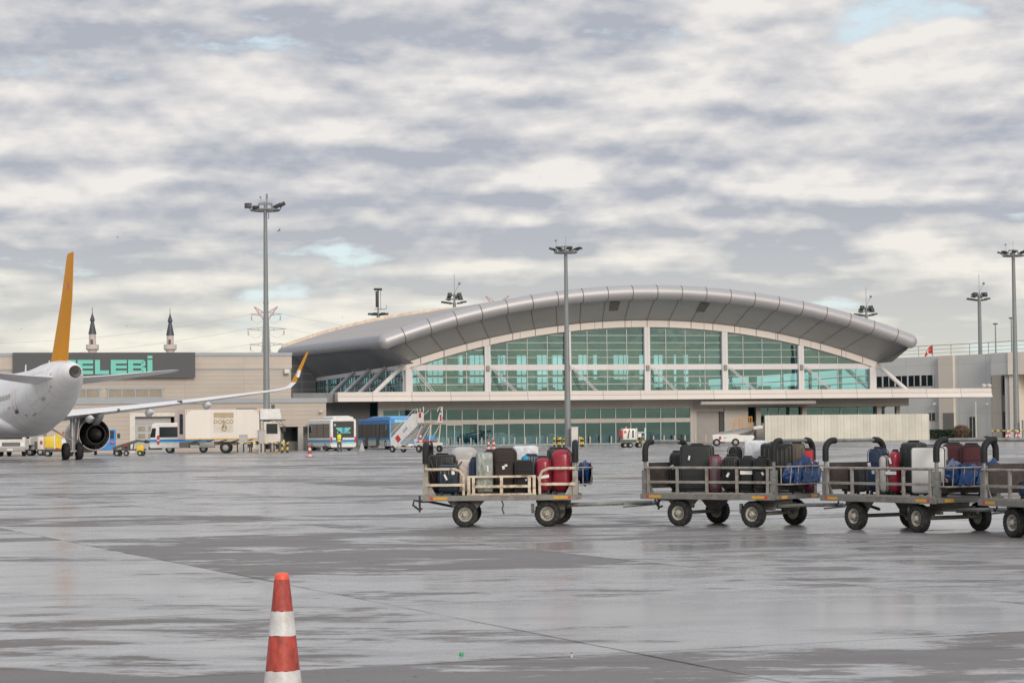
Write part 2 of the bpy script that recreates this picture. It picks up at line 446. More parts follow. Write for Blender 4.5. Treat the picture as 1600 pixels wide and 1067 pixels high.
# ================================================================== ground
def apron_mat():
    m, t, b = newmat("wet_concrete_apron")
    L = t.links.new
    def nn(ty, **kw):
        n = t.nodes.new(ty)
        for k, v in kw.items(): setattr(n, k, v)
        return n
    def mt(op, a, bb=None, clamp=False):
        n = nn('ShaderNodeMath', operation=op, use_clamp=clamp)
        for i, q in enumerate((a, bb)):
            if q is None: continue
            if hasattr(q, 'links'): L(q, n.inputs[i])
            else: n.inputs[i].default_value = q
        return n.outputs[0]
    def mr(v, a, bb, c=0.0, d=1.0):
        n = nn('ShaderNodeMapRange', interpolation_type='SMOOTHSTEP'); L(v, n.inputs[0])
        for i, q in enumerate((a, bb, c, d)): n.inputs[i + 1].default_value = q
        return n.outputs[0]
    def mc(f, a, bb):
        n = nn('ShaderNodeMix', data_type='RGBA')
        for s_, q in ((n.inputs[0], f), (n.inputs[6], a), (n.inputs[7], bb)):
            if hasattr(q, 'links'): L(q, s_)
            elif isinstance(q, tuple): s_.default_value = (*q, 1)
            else: s_.default_value = q
        return n.outputs[2]
    tcn = nn('ShaderNodeTexCoord')
    def noise(scale, detail, rough, sc3=(1, 1, 1), rot=0.0, dist=0.0):
        mp = nn('ShaderNodeMapping'); mp.inputs['Scale'].default_value = sc3; mp.inputs['Rotation'].default_value = (0, 0, rot)
        L(tcn.outputs['Object'], mp.inputs[0])
        n = nn('ShaderNodeTexNoise'); n.inputs['Scale'].default_value = scale; n.inputs['Detail'].default_value = detail
        n.inputs['Roughness'].default_value = rough; n.inputs['Distortion'].default_value = dist
        L(mp.outputs[0], n.inputs['Vector'])
        return n.outputs['Fac']
    big = noise(0.075, 3, 0.5, (0.75, 1, 1))
    mid = noise(0.50, 8, 0.66, (0.42, 1, 1), 0.16, 0.7)
    fine = noise(2.6, 6, 0.65, (0.28, 1, 1), 0.1)
    grain = noise(38, 3, 0.7)
    brown = noise(0.16, 4, 0.55, (0.5, 1, 1), 0.3)
    # slab joints: a 5 m grid turned 23 degrees
    mp = nn('ShaderNodeMapping'); mp.vector_type = 'TEXTURE'
    mp.inputs['Location'].default_value = (4.6, 20.2, 0); mp.inputs['Rotation'].default_value = (0, 0, R(23.0))
    L(tcn.outputs['Object'], mp.inputs[0])
    sp = nn('ShaderNodeSeparateXYZ'); L(mp.outputs[0], sp.inputs[0])
    wob = mt('MULTIPLY', mt('SUBTRACT', noise(1.5, 3, 0.6), 0.5), 0.05)
    jl = None; ids = []
    for i in (0, 1):
        q = mt('DIVIDE', mt('ADD', mt('ADD', sp.outputs[i], wob), 1000.0 + (0.01 if i == 0 else 2.2)), 5.0)
        ids.append(mt('FLOOR', q))
        fr = mt('FRACT', q)
        e = mt('MINIMUM', fr, mt('SUBTRACT', 1.0, fr))
        l_ = mr(e, 0.0022, 0.0058, 0.85 if i == 0 else 0.7, 0.0)
        jl = l_ if jl is None else mt('MAXIMUM', jl, l_)
    jl = mt('MULTIPLY', jl, mr(noise(0.5, 4, 0.6), 0.35, 0.55, 0.25, 1.0))
    cb = nn('ShaderNodeCombineXYZ'); L(ids[0], cb.inputs[0]); L(ids[1], cb.inputs[1])
    wn = nn('ShaderNodeTexWhiteNoise'); L(cb.outputs[0], wn.inputs['Vector'])
    slab = wn.outputs['Value']
    w = mt('ADD', mt('ADD', mt('MULTIPLY', big, 0.50), mt('MULTIPLY', mid, 0.62)), mt('MULTIPLY', fine, 0.16))
    w = mt('ADD', w, mt('MULTIPLY', mt('SUBTRACT', slab, 0.5), 0.13))
    w = mt('ADD', w, mt('MULTIPLY', mt('SUBTRACT', noise(1.7, 9, 0.74, (0.55, 1, 1), 0.25), 0.5), 0.42))
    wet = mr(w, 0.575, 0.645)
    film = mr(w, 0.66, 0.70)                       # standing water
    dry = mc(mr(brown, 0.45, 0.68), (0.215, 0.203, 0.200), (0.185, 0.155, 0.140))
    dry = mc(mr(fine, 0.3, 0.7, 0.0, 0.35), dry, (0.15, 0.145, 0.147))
    col = mc(wet, dry, (0.37, 0.365, 0.37))  # wet areas painted pale: dried residue plus sky sheen put into the colour
    mott = noise(1.1, 7, 0.7, (0.6, 1, 1), 0.2)
    col = mc(mr(mott, 0.42, 0.66, 0.0, 0.6), col, (0.16, 0.152, 0.15))
    spot = mr(noise(7.0, 2, 0.5), 0.70, 0.74)
    col = mc(mt('MULTIPLY', spot, 0.75), col, (0.06, 0.055, 0.05))
    tm = noise(1.0, 3, 0.5, (0.035, 1.7, 1), -0.10, 0.4)
    col = mc(mr(tm, 0.60, 0.70, 0.0, 0.38), col, (0.075, 0.07, 0.07))
    stain = mr(noise(0.22, 5, 0.6, (0.7, 1, 1), 0.9), 0.60, 0.72, 0.0, 0.35)
    col = mc(stain, col, (0.12, 0.105, 0.10))
    col = mc(mr(slab, 0, 1, 0, 0.25), col, (0.22, 0.215, 0.21))
    col = mc(mt('MULTIPLY', mr(grain, 0.35, 0.7), 0.35), col, (0.09, 0.09, 0.09))
    col = mc(jl, col, (0.045, 0.042, 0.036))
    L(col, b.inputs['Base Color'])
    ro = mt('ADD', mt('MULTIPLY', mt('SUBTRACT', 1.0, wet), 0.28), 0.28)
    ro = mt('SUBTRACT', ro, mt('MULTIPLY', film, 0.11))
    ro = mt('ADD', ro, mt('MULTIPLY', jl, 0.3))
    L(ro, b.inputs['Roughness'])
    L(mr(wet, 0, 1, 0.10, 0.92), b.inputs['Specular IOR Level'])
    bp = nn('ShaderNodeBump'); bp.inputs['Distance'].default_value = 0.004
    L(mt('MULTIPLY', mt('SUBTRACT', 1.0, film), 0.22), bp.inputs['Strength'])
    L(mt('ADD', grain, mt('MULTIPLY', fine, 1.0)), bp.inputs['Height'])
    L(bp.outputs[0], b.inputs['Normal'])
    return m
APRON = apron_mat()
g = MB()
xs = [-2500, -300, -100, 100, 300, 2500]; ys = [-300, -20, 60, 150, 400, 3500]
g.grid([[(x, y, 0) for x in xs] for y in ys])
tag(g.build('apron_ground', APRON, smooth=0), kind='structure')
ylw = M("worn_yellow_marking", (0.42, 0.36, 0.20), 0.5, 0, 0.2, 1.5, dirt=(0.20, 0.19, 0.18), damt=1.0, dscale=2.5)
def strip(pts, w, name):
    mb = MB(); rows = []
    for i, p in enumerate(pts):
        a = Vector(pts[max(0, i - 1)]); b_ = Vector(pts[min(len(pts) - 1, i + 1)])
        t = (b_ - a).normalized(); nrm = Vector((-t.y, t.x))
        q = Vector(p)
        rows.append([(*(q - nrm * w / 2), 0.004), (*(q + nrm * w / 2), 0.004)])
    mb.grid(rows)
    return tag(mb.build(name, ylw, smooth=0), kind='structure')
p0, p1 = G(335, 736), G(545, 733.5); p2, p3 = G(905, 748), G(1010, 744)
strip([(p0.x - 4, p0.y + 1), p0.xy, p1.xy], 0.5, 'taxi_marking')
strip([p2.xy, p3.xy], 0.6, 'taxi_marking')

# ================================================================== terminal
T = Frame(-12.4, 258.0, R(15))
ROOFM = panel_mat("roof_sheet_grey", (0.35, 0.325, 0.315), 0.55, 0.1, ax=3.2, lw=0.12, dark=0.8, noise=0.12, ns=0.25, pv=0.03)
TUBEM = M("brushed_aluminium", (0.42, 0.417, 0.435), 0.46, 0.4, 0.05, 0.4, dirt=(0.36, 0.34, 0.35), damt=0.25, dscale=0.6, stretch=(0.3, 1, 1))
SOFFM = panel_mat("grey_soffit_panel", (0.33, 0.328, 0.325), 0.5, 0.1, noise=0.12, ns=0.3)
SEAM = M("seam_dark", (0.05, 0.05, 0.052), 0.6)
SEAMR = M("seam_stain", (0.16, 0.12, 0.09), 0.6, 0, 0.2, 2)
CLAD = panel_mat("cream_cladding", (0.65, 0.60, 0.56), 0.45, 0.0, ax=4.55, lw=0.09, dark=0.62, noise=0.07, ns=0.35)
CLADW = panel_mat("pale_cladding", (0.62, 0.61, 0.62), 0.45, 0.0, ax=2.4425, lw=0.05, dark=0.75, noise=0.05, ns=0.4)
MULL = M("grey_mullion", (0.40, 0.42, 0.42), 0.45, 0.2, 0.05, 1)
GLS = glass_mat("teal_curtain_glass", (0.28, 0.65, 0.74), 0.22, 0.26, (0.50, 0.83, 0.88))
GLSL = glass_mat("deep_teal_glass", (0.20, 0.54, 0.62), 0.10, 0.08, (0.50, 0.86, 0.95), 1.78, 1.25)
WALLB = panel_mat("greige_wall", (0.43, 0.40, 0.37), 0.6, 0, ax=3.9, lw=0.05, dark=0.75, noise=0.15, ns=0.3, pv=0.03)
INTD = M("interior_grey", (0.13, 0.14, 0.14), 0.7, 0, 0.2, 0.3)
INTW = M("interior_cream", (0.55, 0.52, 0.45), 0.7, 0, 0.2, 0.25)
term = thing('airport_terminal', 'wide terminal with arched metal roof over teal glass curtain wall', 'building', (T.x, T.y, 0), T.yaw)
LEN, BAY = 58.6, 58.6 / 6
def arc_z(u, c, half, ztop, sag):
    Rr = (half * half + sag * sag) / (2 * sag)
    return ztop - (Rr - math.sqrt(max(0, Rr * Rr - (u - c) ** 2)))
def zbeam(u): return arc_z(u, 29.3, 29.3, 14.55, 4.95)
def ztube(u): return arc_z(u, 28.9, 32.1, 17.6, 5.7)
def zback(u): return ztube(u) + 1.35
NT = 60
us_t = [-3.2 + 64.2 * i / NT for i in range(NT + 1)]
us_b = [0 + 58.6 * i / NT for i in range(NT + 1)]
# roof shell
top = MB()
rows = []
for k in range(9):
    y = -4.6 + (72.6) * k / 8
    rows.append([(u, y, (ztube(u) + 0.8) * (1 - k / 8) + (zback(u) + 0.8) * k / 8 - (0.25 if k == 0 else 0)) for u in us_t])
top.grid(rows)
low_rows = [[(p[0], p[1], p[2] - 0.5) for p in r] for r in rows]
top.grid(low_rows)
for e in (0, -1):
    top.grid([[r[e] for r in rows], [r[e] for r in low_rows]])
top.grid([rows[-1], low_rows[-1]])
roof = top.build('roof', ROOFM, term, 30)
# raised edge flashing at the back of the roof
fl = MB()
fl.rings([[(u, 68.0, zback(u) + 0.75), (u, 68.35, zback(u) + 0.75), (u, 68.35, zback(u) + 1.25), (u, 68.0, zback(u) + 1.25)] for u in us_t])
fl.build('roof_flashing', M("flashing_cream", (0.62, 0.52, 0.42), 0.5, 0, 0.2, 1.0, dirt=(0.2, 0.15, 0.1)), roof, 0)
# front eave tube, with joint rings
tb = MB()
pts = [(u, -5.0, ztube(u)) for u in us_t]
tb.tube(pts, 0.86, 22)
tb.sphere(pts[-1], 0.86, 22); tb.sphere(pts[0], 0.86, 22)
tb.m(1)
for i in range(1, 22):
    u = -3.2 + 64.2 * (i - 0.35) / 21.3
    if u > 60.6: break
    a = Vector((u - 0.05, -5, ztube(u - 0.05))); b_ = Vector((u + 0.05, -5, ztube(u + 0.05)))
    tb.cyl(a, b_, 0.875, None, 22)
tb.build('eave_tube', [TUBEM, SEAMR], term, 40)
# soffit between tube and beam
sf = MB()
def soff(f, k):                     # f along 0..1, k across 0..1
    ut = -3.2 + 64.2 * f; ub = 58.6 * f
    a = Vector((ut, -4.75, ztube(ut) - 0.62)); b_ = Vector((ub, -0.2, zbeam(ub) - 0.05))
    return a.lerp(b_, k)
sf.grid([[soff(i / NT, k / 3) for i in range(NT + 1)] for k in range(4)])
sf.m(1)
for i in range(1, 21):
    f = (i - 0.35) / 21.3
    q = [soff(f - 0.0004, 0), soff(f + 0.0004, 0), soff(f + 0.0004, 1), soff(f - 0.0004, 1)]
    off = Vector((0, -0.03, -0.03))
    sf.quad(*[p + off for p in q])
sf.m(2)
for f in (0.425, 0.60):            # two louvred vents
    q = [soff(f - 0.0095, 0.12), soff(f + 0.0095, 0.12), soff(f + 0.0085, 0.5), soff(f - 0.0085, 0.5)]
    sf.quad(*[p + Vector((0, -0.05, -0.05)) for p in q])
sf.m(0)
sf.build('soffit', [SOFFM, SEAM, M("vent_brown", (0.13, 0.115, 0.10), 0.6, 0, 0.2, 2)], term, 30)
# side eaves and soffits
for side in (0, 1):
    ut, ub = (-3.2, 0.0) if side == 0 else (61.0, 58.6)
    s_ = -1 if side == 0 else 1
    ev = MB()
    n = 24
    prof = []
    zz = lambda y: ztube(ut) + (1.35) * max(0, (y + 5)) / 73
    rr = []
    for i in range(n + 1):
        y = -5 + 73 * i / n
        ring = [(ut + s_ * 0.75 * math.cos(a) , y, zz(y) + 0.8 * math.sin(a)) for a in [R(-90 + 20 * j) for j in range(10)]]
        ring += [(ut - s_ * 0.3, y, zz(y) + 0.7), (ut - s_ * 0.3, y, zz(y) - 0.7)]
        rr.append(ring)
    ev.rings(rr)
    ev.build('side_eave', M("dark_eave_metal", (0.28, 0.285, 0.31), 0.45, 0.4, 0.12, 0.6), term, 40)
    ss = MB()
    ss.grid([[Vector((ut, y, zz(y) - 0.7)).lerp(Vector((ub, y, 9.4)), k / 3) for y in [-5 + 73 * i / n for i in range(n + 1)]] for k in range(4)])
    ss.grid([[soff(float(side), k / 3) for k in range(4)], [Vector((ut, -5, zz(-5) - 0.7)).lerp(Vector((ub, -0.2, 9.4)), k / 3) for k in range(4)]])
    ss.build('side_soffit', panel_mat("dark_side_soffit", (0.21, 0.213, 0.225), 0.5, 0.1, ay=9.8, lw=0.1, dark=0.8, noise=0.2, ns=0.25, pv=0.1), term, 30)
# arch beam, band, columns
bmz = MB()
bmz.rings([[(u, -0.5, zbeam(u)), (u, 0.15, zbeam(u)), (u, 0.15, zbeam(u) - 0.78), (u, -0.5, zbeam(u) - 0.78)] for u in [-0.4 + 59.4 * i / NT for i in range(NT + 1)]])
bmz.m(1)
for i in range(1, 22):
    u = 58.6 * (i - 0.35) / 21.3
    bmz.bx(u - 0.04, u + 0.04, -0.515, -0.5, zbeam(u) - 0.74, zbeam(u) - 0.02)
bmz.build('arch_beam', [CLAD, SEAMR], term, 0)
bd = MB(); bd.bx(0.3, LEN - 0.3, -0.22, 0.12, 8.72, 9.38)
bd.build('facade_band', CLADW, term, 0)
for i in range(7):
    u = i * BAY
    mb = MB(); h = 0.42 if i in (0, 6) else 0.36
    uu = min(max(u, h), LEN - h)
    mb.bx(uu - h, uu + h, -0.46, 0.13, 6.235, zbeam(uu) - 0.775)
    if 0 < i < 6: mb.m(1).bx(u - 0.2, u + 0.2, -0.62, -0.462, 8.6, 9.25)
    mb.build('column', [CLADW, STEEL], term, 0, 0.03)
    # tie rods going forward to the slab edge
    if i < 6:
        tr_ = MB()
        for dx in (0.0, 0.28):
            tr_.tube([(u + 0.35 + dx + (0.3 if i == 0 else 0), -0.6, 9.0 if i else 9.2), (u + 2.55 + dx, -3.2, 6.1)], 0.05, 6)
        tr_.build('tie_rod', CLADW, term, 30)
# raking side struts
st = 0
for side, base in ((0, 0.0), (1, LEN)):
    s_ = -1 if side == 0 else 1
    for y in ((0.0, 10, 20, 30) if side == 0 else (0.0, 10)):
        mb = MB(); mb.tube([(base + s_ * 0.2, y - 0.2, 9.35), (base + s_ * 3.9, y - 0.9, 6.0)], 0.26, 10)
        mb.build('side_strut', CLADW, term, 40)
# curtain wall windows: one per bay, below and above the band
for i in range(6):
    ua, ub = i * BAY + 0.4, (i + 1) * BAY - 0.4
    if i == 0: ua = 0.88
    if i == 5: ub = LEN - 0.88
    mb = MB(); mb.quad((ua, 0, 6.24), (ub, 0, 6.24), (ub, 0, 8.74), (ua, 0, 8.74))
    w = mb.build('window', GLS, term, 0)
    fm = MB()
    for k in range(1, 4):
        x = i * BAY + BAY * k / 4
        fm.bx(x - 0.045, x + 0.045, -0.07, 0.07, 6.24, 8.72)
    for z in (7.08, 7.92): fm.bx(ua, ub, -0.05, 0.05, z - 0.04, z + 0.04)
    fm.build('window_frame', MULL, w, 0)
    # arched part
    pts_u = [ua + (ub - ua) * k / 24 for k in range(25)]
    topz = [(u, zbeam(u) - 0.74) for u in pts_u if zbeam(u) - 0.74 > 9.45]
    if len(topz) < 2: continue
    mb = MB()
    mb._f([mb.bm.verts.new((topz[0][0], 0.02, 9.36))] + [mb.bm.verts.new((u, 0.02, z)) for u, z in topz] + [mb.bm.verts.new((topz[-1][0], 0.02, 9.36))])
    w = mb.build('window', GLS, term, 0)
    fm = MB()
    for k in range(1, 4):
        x = i * BAY + BAY * k / 4
        if zbeam(x) - 0.76 > 9.5: fm.bx(x - 0.045, x + 0.045, -0.06, 0.09, 9.37, zbeam(x) - 0.76)
    z = 10.22
    while z < 13.7:
        seg = [u for u, zz_ in topz if zz_ > z + 0.05]
        if len(seg) > 1: fm.bx(seg[0], seg[-1], -0.04, 0.07, z - 0.035, z + 0.035)
        z += 0.86
    # slim inner arch trim under the beam
    for (u0_, z0_), (u1_, z1_) in zip(topz, topz[1:]):
        fm.tube([(u0_, -0.05, z0_ - 0.12), (u1_, -0.05, z1_ - 0.12)], 0.1, 4)
    fm.build('window_frame', MULL, w, 0)
# left side wall glazing
for k in range(6):
    y0, y1 = 0.6 + k * 9.8, 0.6 + k * 9.8 + 9.3
    mb = MB(); mb.quad((0.02, y1, 6.24), (0.02, y0, 6.24), (0.02, y0, 8.9), (0.02, y1, 8.9))
    w = mb.build('window', GLSL, term, 0)
    fm = MB()
    for q in range(1, 6): fm.bx(-0.05, 0.08, y0 + 9.3 * q / 6 - 0.05, y0 + 9.3 * q / 6 + 0.05, 6.24, 8.9)
    for z in (7.08, 7.92): fm.bx(-0.04, 0.06, y0, y1, z - 0.04, z + 0.04)
    fm.build('window_frame', MULL, w, 0)
sw = MB()
sw.bx(-0.1, 0.2, 0.16, 62, 8.92, 9.42)
for k in range(7): sw.bx(-0.12, 0.22, 0.16 + k * 9.8 - (0 if k else 0), 0.16 + k * 9.8 + 0.4, 6.24, 8.92)
sw.build('side_wall', CLADW, term, 0)
sw = MB(); sw.bx(LEN - 0.3, LEN, 0.16, 62, 8.92, 9.42)
for k in range(7): sw.bx(LEN - 0.32, LEN - 0.02, 0.16 + k * 9.8, 0.56 + k * 9.8, 6.24, 8.92)
for z in (7.08, 7.92): sw.bx(LEN - 0.2, LEN - 0.1, 0.16, 62, z - 0.05, z + 0.05)
sw.build('side_wall', CLADW, term, 0)
sw = MB(); sw.bx(-12, -0.13, 58, 59, 0, 12.6); sw.build('rear_wing_wall', panel_mat("rear_wing_grey", (0.24, 0.245, 0.25), 0.6, 0, ax=2.2, az=1.1, lw=0.14, dark=1.7), term, 0)
# slab / canopy running along the front
sb = MB()
sb.prism([(-3.5, 6.23), (-3.5, 5.72), (-3.78, 5.16), (3.0, 5.16), (3.0, 6.23)], 'x', -8.5, 72.4)
sb.m(1).bx(-8.48, 72.38, -3.515, -3.49, 5.705, 5.735)
sb.build('canopy_slab', [CLAD, SEAMR], term, 0)
fs = MB()
fs.bx(-6.5, LEN, 3.01, 64, 5.3, 6.1)
fs.build('upper_floor', INTD, term, 0)
# inside the hall: rear wall of piers with daylight between them, columns, mezzanine
rw = MB()
x = 0.2
k = 0
while x < LEN - 1:
    wdt = 0.55 if k % 3 else 1.5
    rw.bx(x, x + wdt, 60, 60.5, 6.12, ztube(x) - 0.2); x += 3.1; k += 1
for z0, z1 in ((6.12, 7.6), (8.35, 8.6), (9.45, 9.75), (10.6, 10.75), (12.6, 13.4)): rw.bx(0.2, LEN - 0.2, 60.1, 60.4, z0, z1)
for i in range(30):
    u = 58.6 * i / 30; z = min(ztube(u), ztube(u + 1.95)) 
    rw.bx(u, u + 1.953, 60.15, 60.42, 13.4, max(13.5, z + 1.2))
x = 0.9
while x < LEN - 1:
    rw.bx(x - 0.04, x + 0.04, 60.2, 60.3, 6.12, 13.4); x += 0.775
rw.build('rear_wall', INTW, term, 0)
ic = MB()
for y in (16, 34, 50):
    for i in range(1, 6): ic.cyl((i * BAY, y, 6.1), (i * BAY, y, ztube(i * BAY) + 0.3), 0.45, None, 12)
ic.build('interior_column', INTW, term, 40)
mz = MB()
mz.bx(2, 20, 30, 44, 6.12, 7.7); mz.bx(30, 38, 24, 36, 6.12, 8.2); mz.bx(42, 50, 36, 46, 6.12, 7.4)
for i in range(14): mz.bx(3 + i * 4, 4.6 + i * 4, 9, 9.3, 6.12, 6.9)
mz.build('interior_partition', INTD, term, 0)
cg = MB()
for i in range(11):
    u = 3 + i * 5.2
    for q in range(5):
        cg.bx(u, u + 3.4, 6 + q * 11, 6.9 + q * 11, ztube(u + 1.7) - 0.35, ztube(u + 1.7) - 0.2)
cg.build('ceiling_baffle', INTW, term, 0)
# ground storey
lw_ = MB()
uL, uR = T.u(603, 690), T.u(1079, 690)
lw_.bx(uL - 0.9, 63.0, -0.1, 0.3, 4.2, 5.15)                     # header band
lw_.bx(uL - 0.3, uR, -0.08, 0.3, 2.5, 3.0)                       # transom band
lw_.bx(uR, uR + 0.75, -0.12, 0.4, 0, 4.2)
lw_.bx(uL - 0.9, uL - 0.3, -0.12, 0.4, 0, 4.2)
ush0, ush1 = T.u(1085, 690), T.u(1125, 690)
lw_.bx(ush0, ush1 + 0.5, -0.06, 0.3, 3.72, 4.2)
lw_.bx(ush1 + 0.55, ush1 + 3.6, -0.1, 0.3, 0, 4.2)
lw_.bx(ush1 + 3.6, 62.8, 1.2, 1.5, 0, 2.4)
lw_.build('lower_wall', WALLB, term, 0)
dr = MB()
for k in range(12): dr.bx(ush0, ush1, 0.22 + 0.02 * (k % 2), 0.4, 3.72 * k / 12, 3.72 * (k + 1) / 12)
dr.build('roller_door', M("shutter_grey", (0.30, 0.285, 0.27), 0.5, 0, 0.1, 0.6), term, 0)
jb = MB(); jb.bx(ush1, ush1 + 0.5, 0.0, 0.4, 0, 3.71); jb.build('door_jamb', SEAM, term, 0)
nW = 20; wW = (uR - uL + 0.3) / nW
DOORS = {4, 6}
for i in range(nW):
    ua, ub = uL - 0.3 + i * wW, uL - 0.3 + (i + 1) * wW
    mb = MB()
    mb.quad((ua, 0.06, 3.0), (ub, 0.06, 3.0), (ub, 0.06, 4.2), (ua, 0.06, 4.2))
    mb.quad((ua, 0.06, 0.08), (ub, 0.06, 0.08), (ub, 0.06, 2.5), (ua, 0.06, 2.5))
    w = mb.build('window', GLSL, term, 0)
    fm = MB()
    fm.bx(ub - 0.05, ub + 0.05, -0.04, 0.12, 0.0, 2.5); fm.bx(ub - 0.05, ub + 0.05, -0.04, 0.12, 3.0, 4.2)
    fm.bx(ua, ub, -0.03, 0.1, 0, 0.1)
    if i in DOORS:
        fm.bx((ua + ub) / 2 - 0.05, (ua + ub) / 2 + 0.05, -0.06, 0.1, 0.1, 2.5)
        fm.bx(ua, ub, -0.05, 0.1, 2.4, 2.5)
    fm.build('window_frame', MULL, w, 0)
bk = MB()
bk.bx(uL - 1, 63, 7.0, 7.3, 0, 5.1)
for i in range(9): bk.bx(uL + 2 + i * 4.1, uL + 2.5 + i * 4.1, 3, 3.5, 0, 5.1)
bk.bx(uL, uL + 11, 0.5, 0.56, 0.1, 1.75)                          # frosted manifestation behind the doors
bk.build('inner_wall', M("lower_interior", (0.055, 0.12, 0.15), 0.6, 0, 0.35, 0.25), term, 0)
# right of the shutter
for a, b_, zl in ((T.u(1187, 640), T.u(1256, 640), 2.3), (T.u(1262, 640), T.u(1374, 640), 2.3)):
    n = 4
    for k in range(n):
        ua, ub = a + (b_ - a) * k / n, a + (b_ - a) * (k + 1) / n
        mb = MB(); mb.quad((ua, 1.0, zl), (ub, 1.0, zl), (ub, 1.0, 4.15), (ua, 1.0, 4.15))
        w = mb.build('window', GLSL, term, 0)
        fm = MB(); fm.bx(ub - 0.05, ub + 0.05, 0.9, 1.1, zl, 4.2); fm.build('window_frame', MULL, w, 0)
for px in (1187, 1259, 1376):
    pc = MB(); u = T.u(px, 640); pc.bx(u - 0.3, u + 0.3, 0.4, 0.95, 0, 5.15); pc.build('lower_pillar', WALLB, term, 0)
ug0, ug1 = T.u(1082, 632), T.u(1262, 630)
du = MB(); du.rbox(((ug0 + ug1) / 2, -2.2, 4.72), (ug1 - ug0, 1.3, 0.55), 0.2, 3)
du.build('service_duct', M("duct_grey", (0.46, 0.44, 0.42), 0.45, 0.2, 0.1, 0.5), term, 40)
ug2 = T.u(1418, 628)
du = MB(); du.bx(ug1 + 7.5, ug2, 2.0, 4, 4.15, 4.85); du.bx(ug2 - 0.5, ug2, 2.2, 2.7, 0, 4.15); du.bx(ug1 + 7.5, ug1 + 8, 2.2, 2.7, 0, 4.15)
du.tube([(ug2 - 3.6, 2.1, 3.0), (ug2 - 2.0, 2.1, 4.2)], 0.12, 6)
du.build('side_canopy', WALLB, term, 0)
# small lamps on the slab
for px in (1537, 1545):
    u = T.u(px, 602, -3.2); mb = MB(); mb.rbox((u, -3.3, 6.55), (0.5, 0.4, 0.35), 0.08, 2, (0.4, 0, 0.3)); mb.cyl((u, -3.2, 6.23), (u, -3.2, 6.5), 0.06)
    mb.build('slab_lamp', OFFW, term, 40)
u = T.u(506, 0 + 590, 20); 

# dark linking block between hangar and terminal
lk = thing('link_block', 'dark grey recessed block between cargo hall and glass terminal', 'building', T.P(-9.5, -1.0), T.yaw)
mb = MB(); mb.bx(-3.5, 5.6, 2, 12, 0, 5.1); mb.build('wall', panel_mat("link_dark", (0.10, 0.10, 0.105), 0.6, 0, ax=2.2, lw=0.05, dark=0.7), lk, 0)
mb = MB(); mb.bx(-3.8, 0.9, -0.5, 12.2, 5.1, 6.2); mb.build('roof', panel_mat("link_roof", (0.17, 0.175, 0.18), 0.5, 0.1, ax=1.6, lw=0.05, dark=0.7), lk, 0)

# ================================================================== corrugated hoarding
c0, c1 = T.u(1195, 670, -5), T.u(1452, 668, -5)
fn = thing('corrugated_fence', 'tall cream corrugated metal fence in front of terminal right end', 'fence', T.P(c0, -5), T.yaw)
mb = MB(); Lf = c1 - c0; n = int(Lf / 0.105); row0, row1 = [], []
for i in range(n + 1):
    y = (0.0, 0.0, 0.06, 0.06)[i % 4]
    row0.append((Lf * i / n, y, 0.03)); row1.append((Lf * i / n, y, 3.18))
mb.grid([row0, row1]); mb.grid([[(p[0], p[1] + 0.02, p[2]) for p in r] for r in (row1, row0)])
mb.build('sheet_panel', panel_mat("corrugated_cream", (0.58, 0.56, 0.49), 0.5, 0, ax=0.84, lw=0.03, dark=0.6, noise=0.25, ns=0.3, pv=0.07), fn, 0)
mb = MB()
for i in range(9): mb.bx(Lf * i / 8 - 0.04, Lf * i / 8 + 0.04, 0.1, 0.18, 0, 3.0)
for z in (0.5, 1.7, 2.9): mb.bx(0, Lf, 0.08, 0.1, z - 0.03, z + 0.03)
mb.build('fence_frame', STEEL, fn, 0)

# ================================================================== cargo hall (left)
Hx = W(510, 690, 217.0)
H = Frame(Hx.x, 217.0, R(15))
BEIGE = panel_mat("ribbed_beige_panel", (0.44, 0.385, 0.335), 0.6, 0, ax=6.0, az=0.42, lw=0.045, dark=0.78, noise=0.12, ns=0.35, pv=0.025)
BEIGE2 = panel_mat("ribbed_beige_fascia", (0.47, 0.41, 0.355), 0.6, 0, ax=6.0, az=0.55, lw=0.04, dark=0.82, noise=0.1, ns=0.35, pv=0.02)
FLASH = M("blue_grey_flashing", (0.29, 0.32, 0.345), 0.5, 0.1, 0.08, 0.6)
SIGNM = M("charcoal_sign_board", (0.055, 0.06, 0.068), 0.5, 0, 0.1, 0.4)
hall = thing('cargo_hall', 'low beige ribbed hall with charcoal rooftop sign band', 'building', (H.x, H.y, 0), H.yaw)
uA0 = -52
ur = -1.1
mb = MB(); mb.bx(uA0, ur, 14, 48, 0, 8.2); mb.build('upper_wall', BEIGE, hall, 0)
mb = MB(); mb.bx(uA0, ur + 0.06, 13.9, 48.1, 8.32, 9.62); mb.build('upper_fascia', BEIGE2, hall, 0)
mb = MB(); mb.bx(uA0, ur + 0.1, 13.8, 48.2, 9.62, 9.95); mb.bx(uA0, ur + 0.02, 13.95, 48.05, 8.2, 8.32); mb.build('upper_flashing', FLASH, hall, 0)
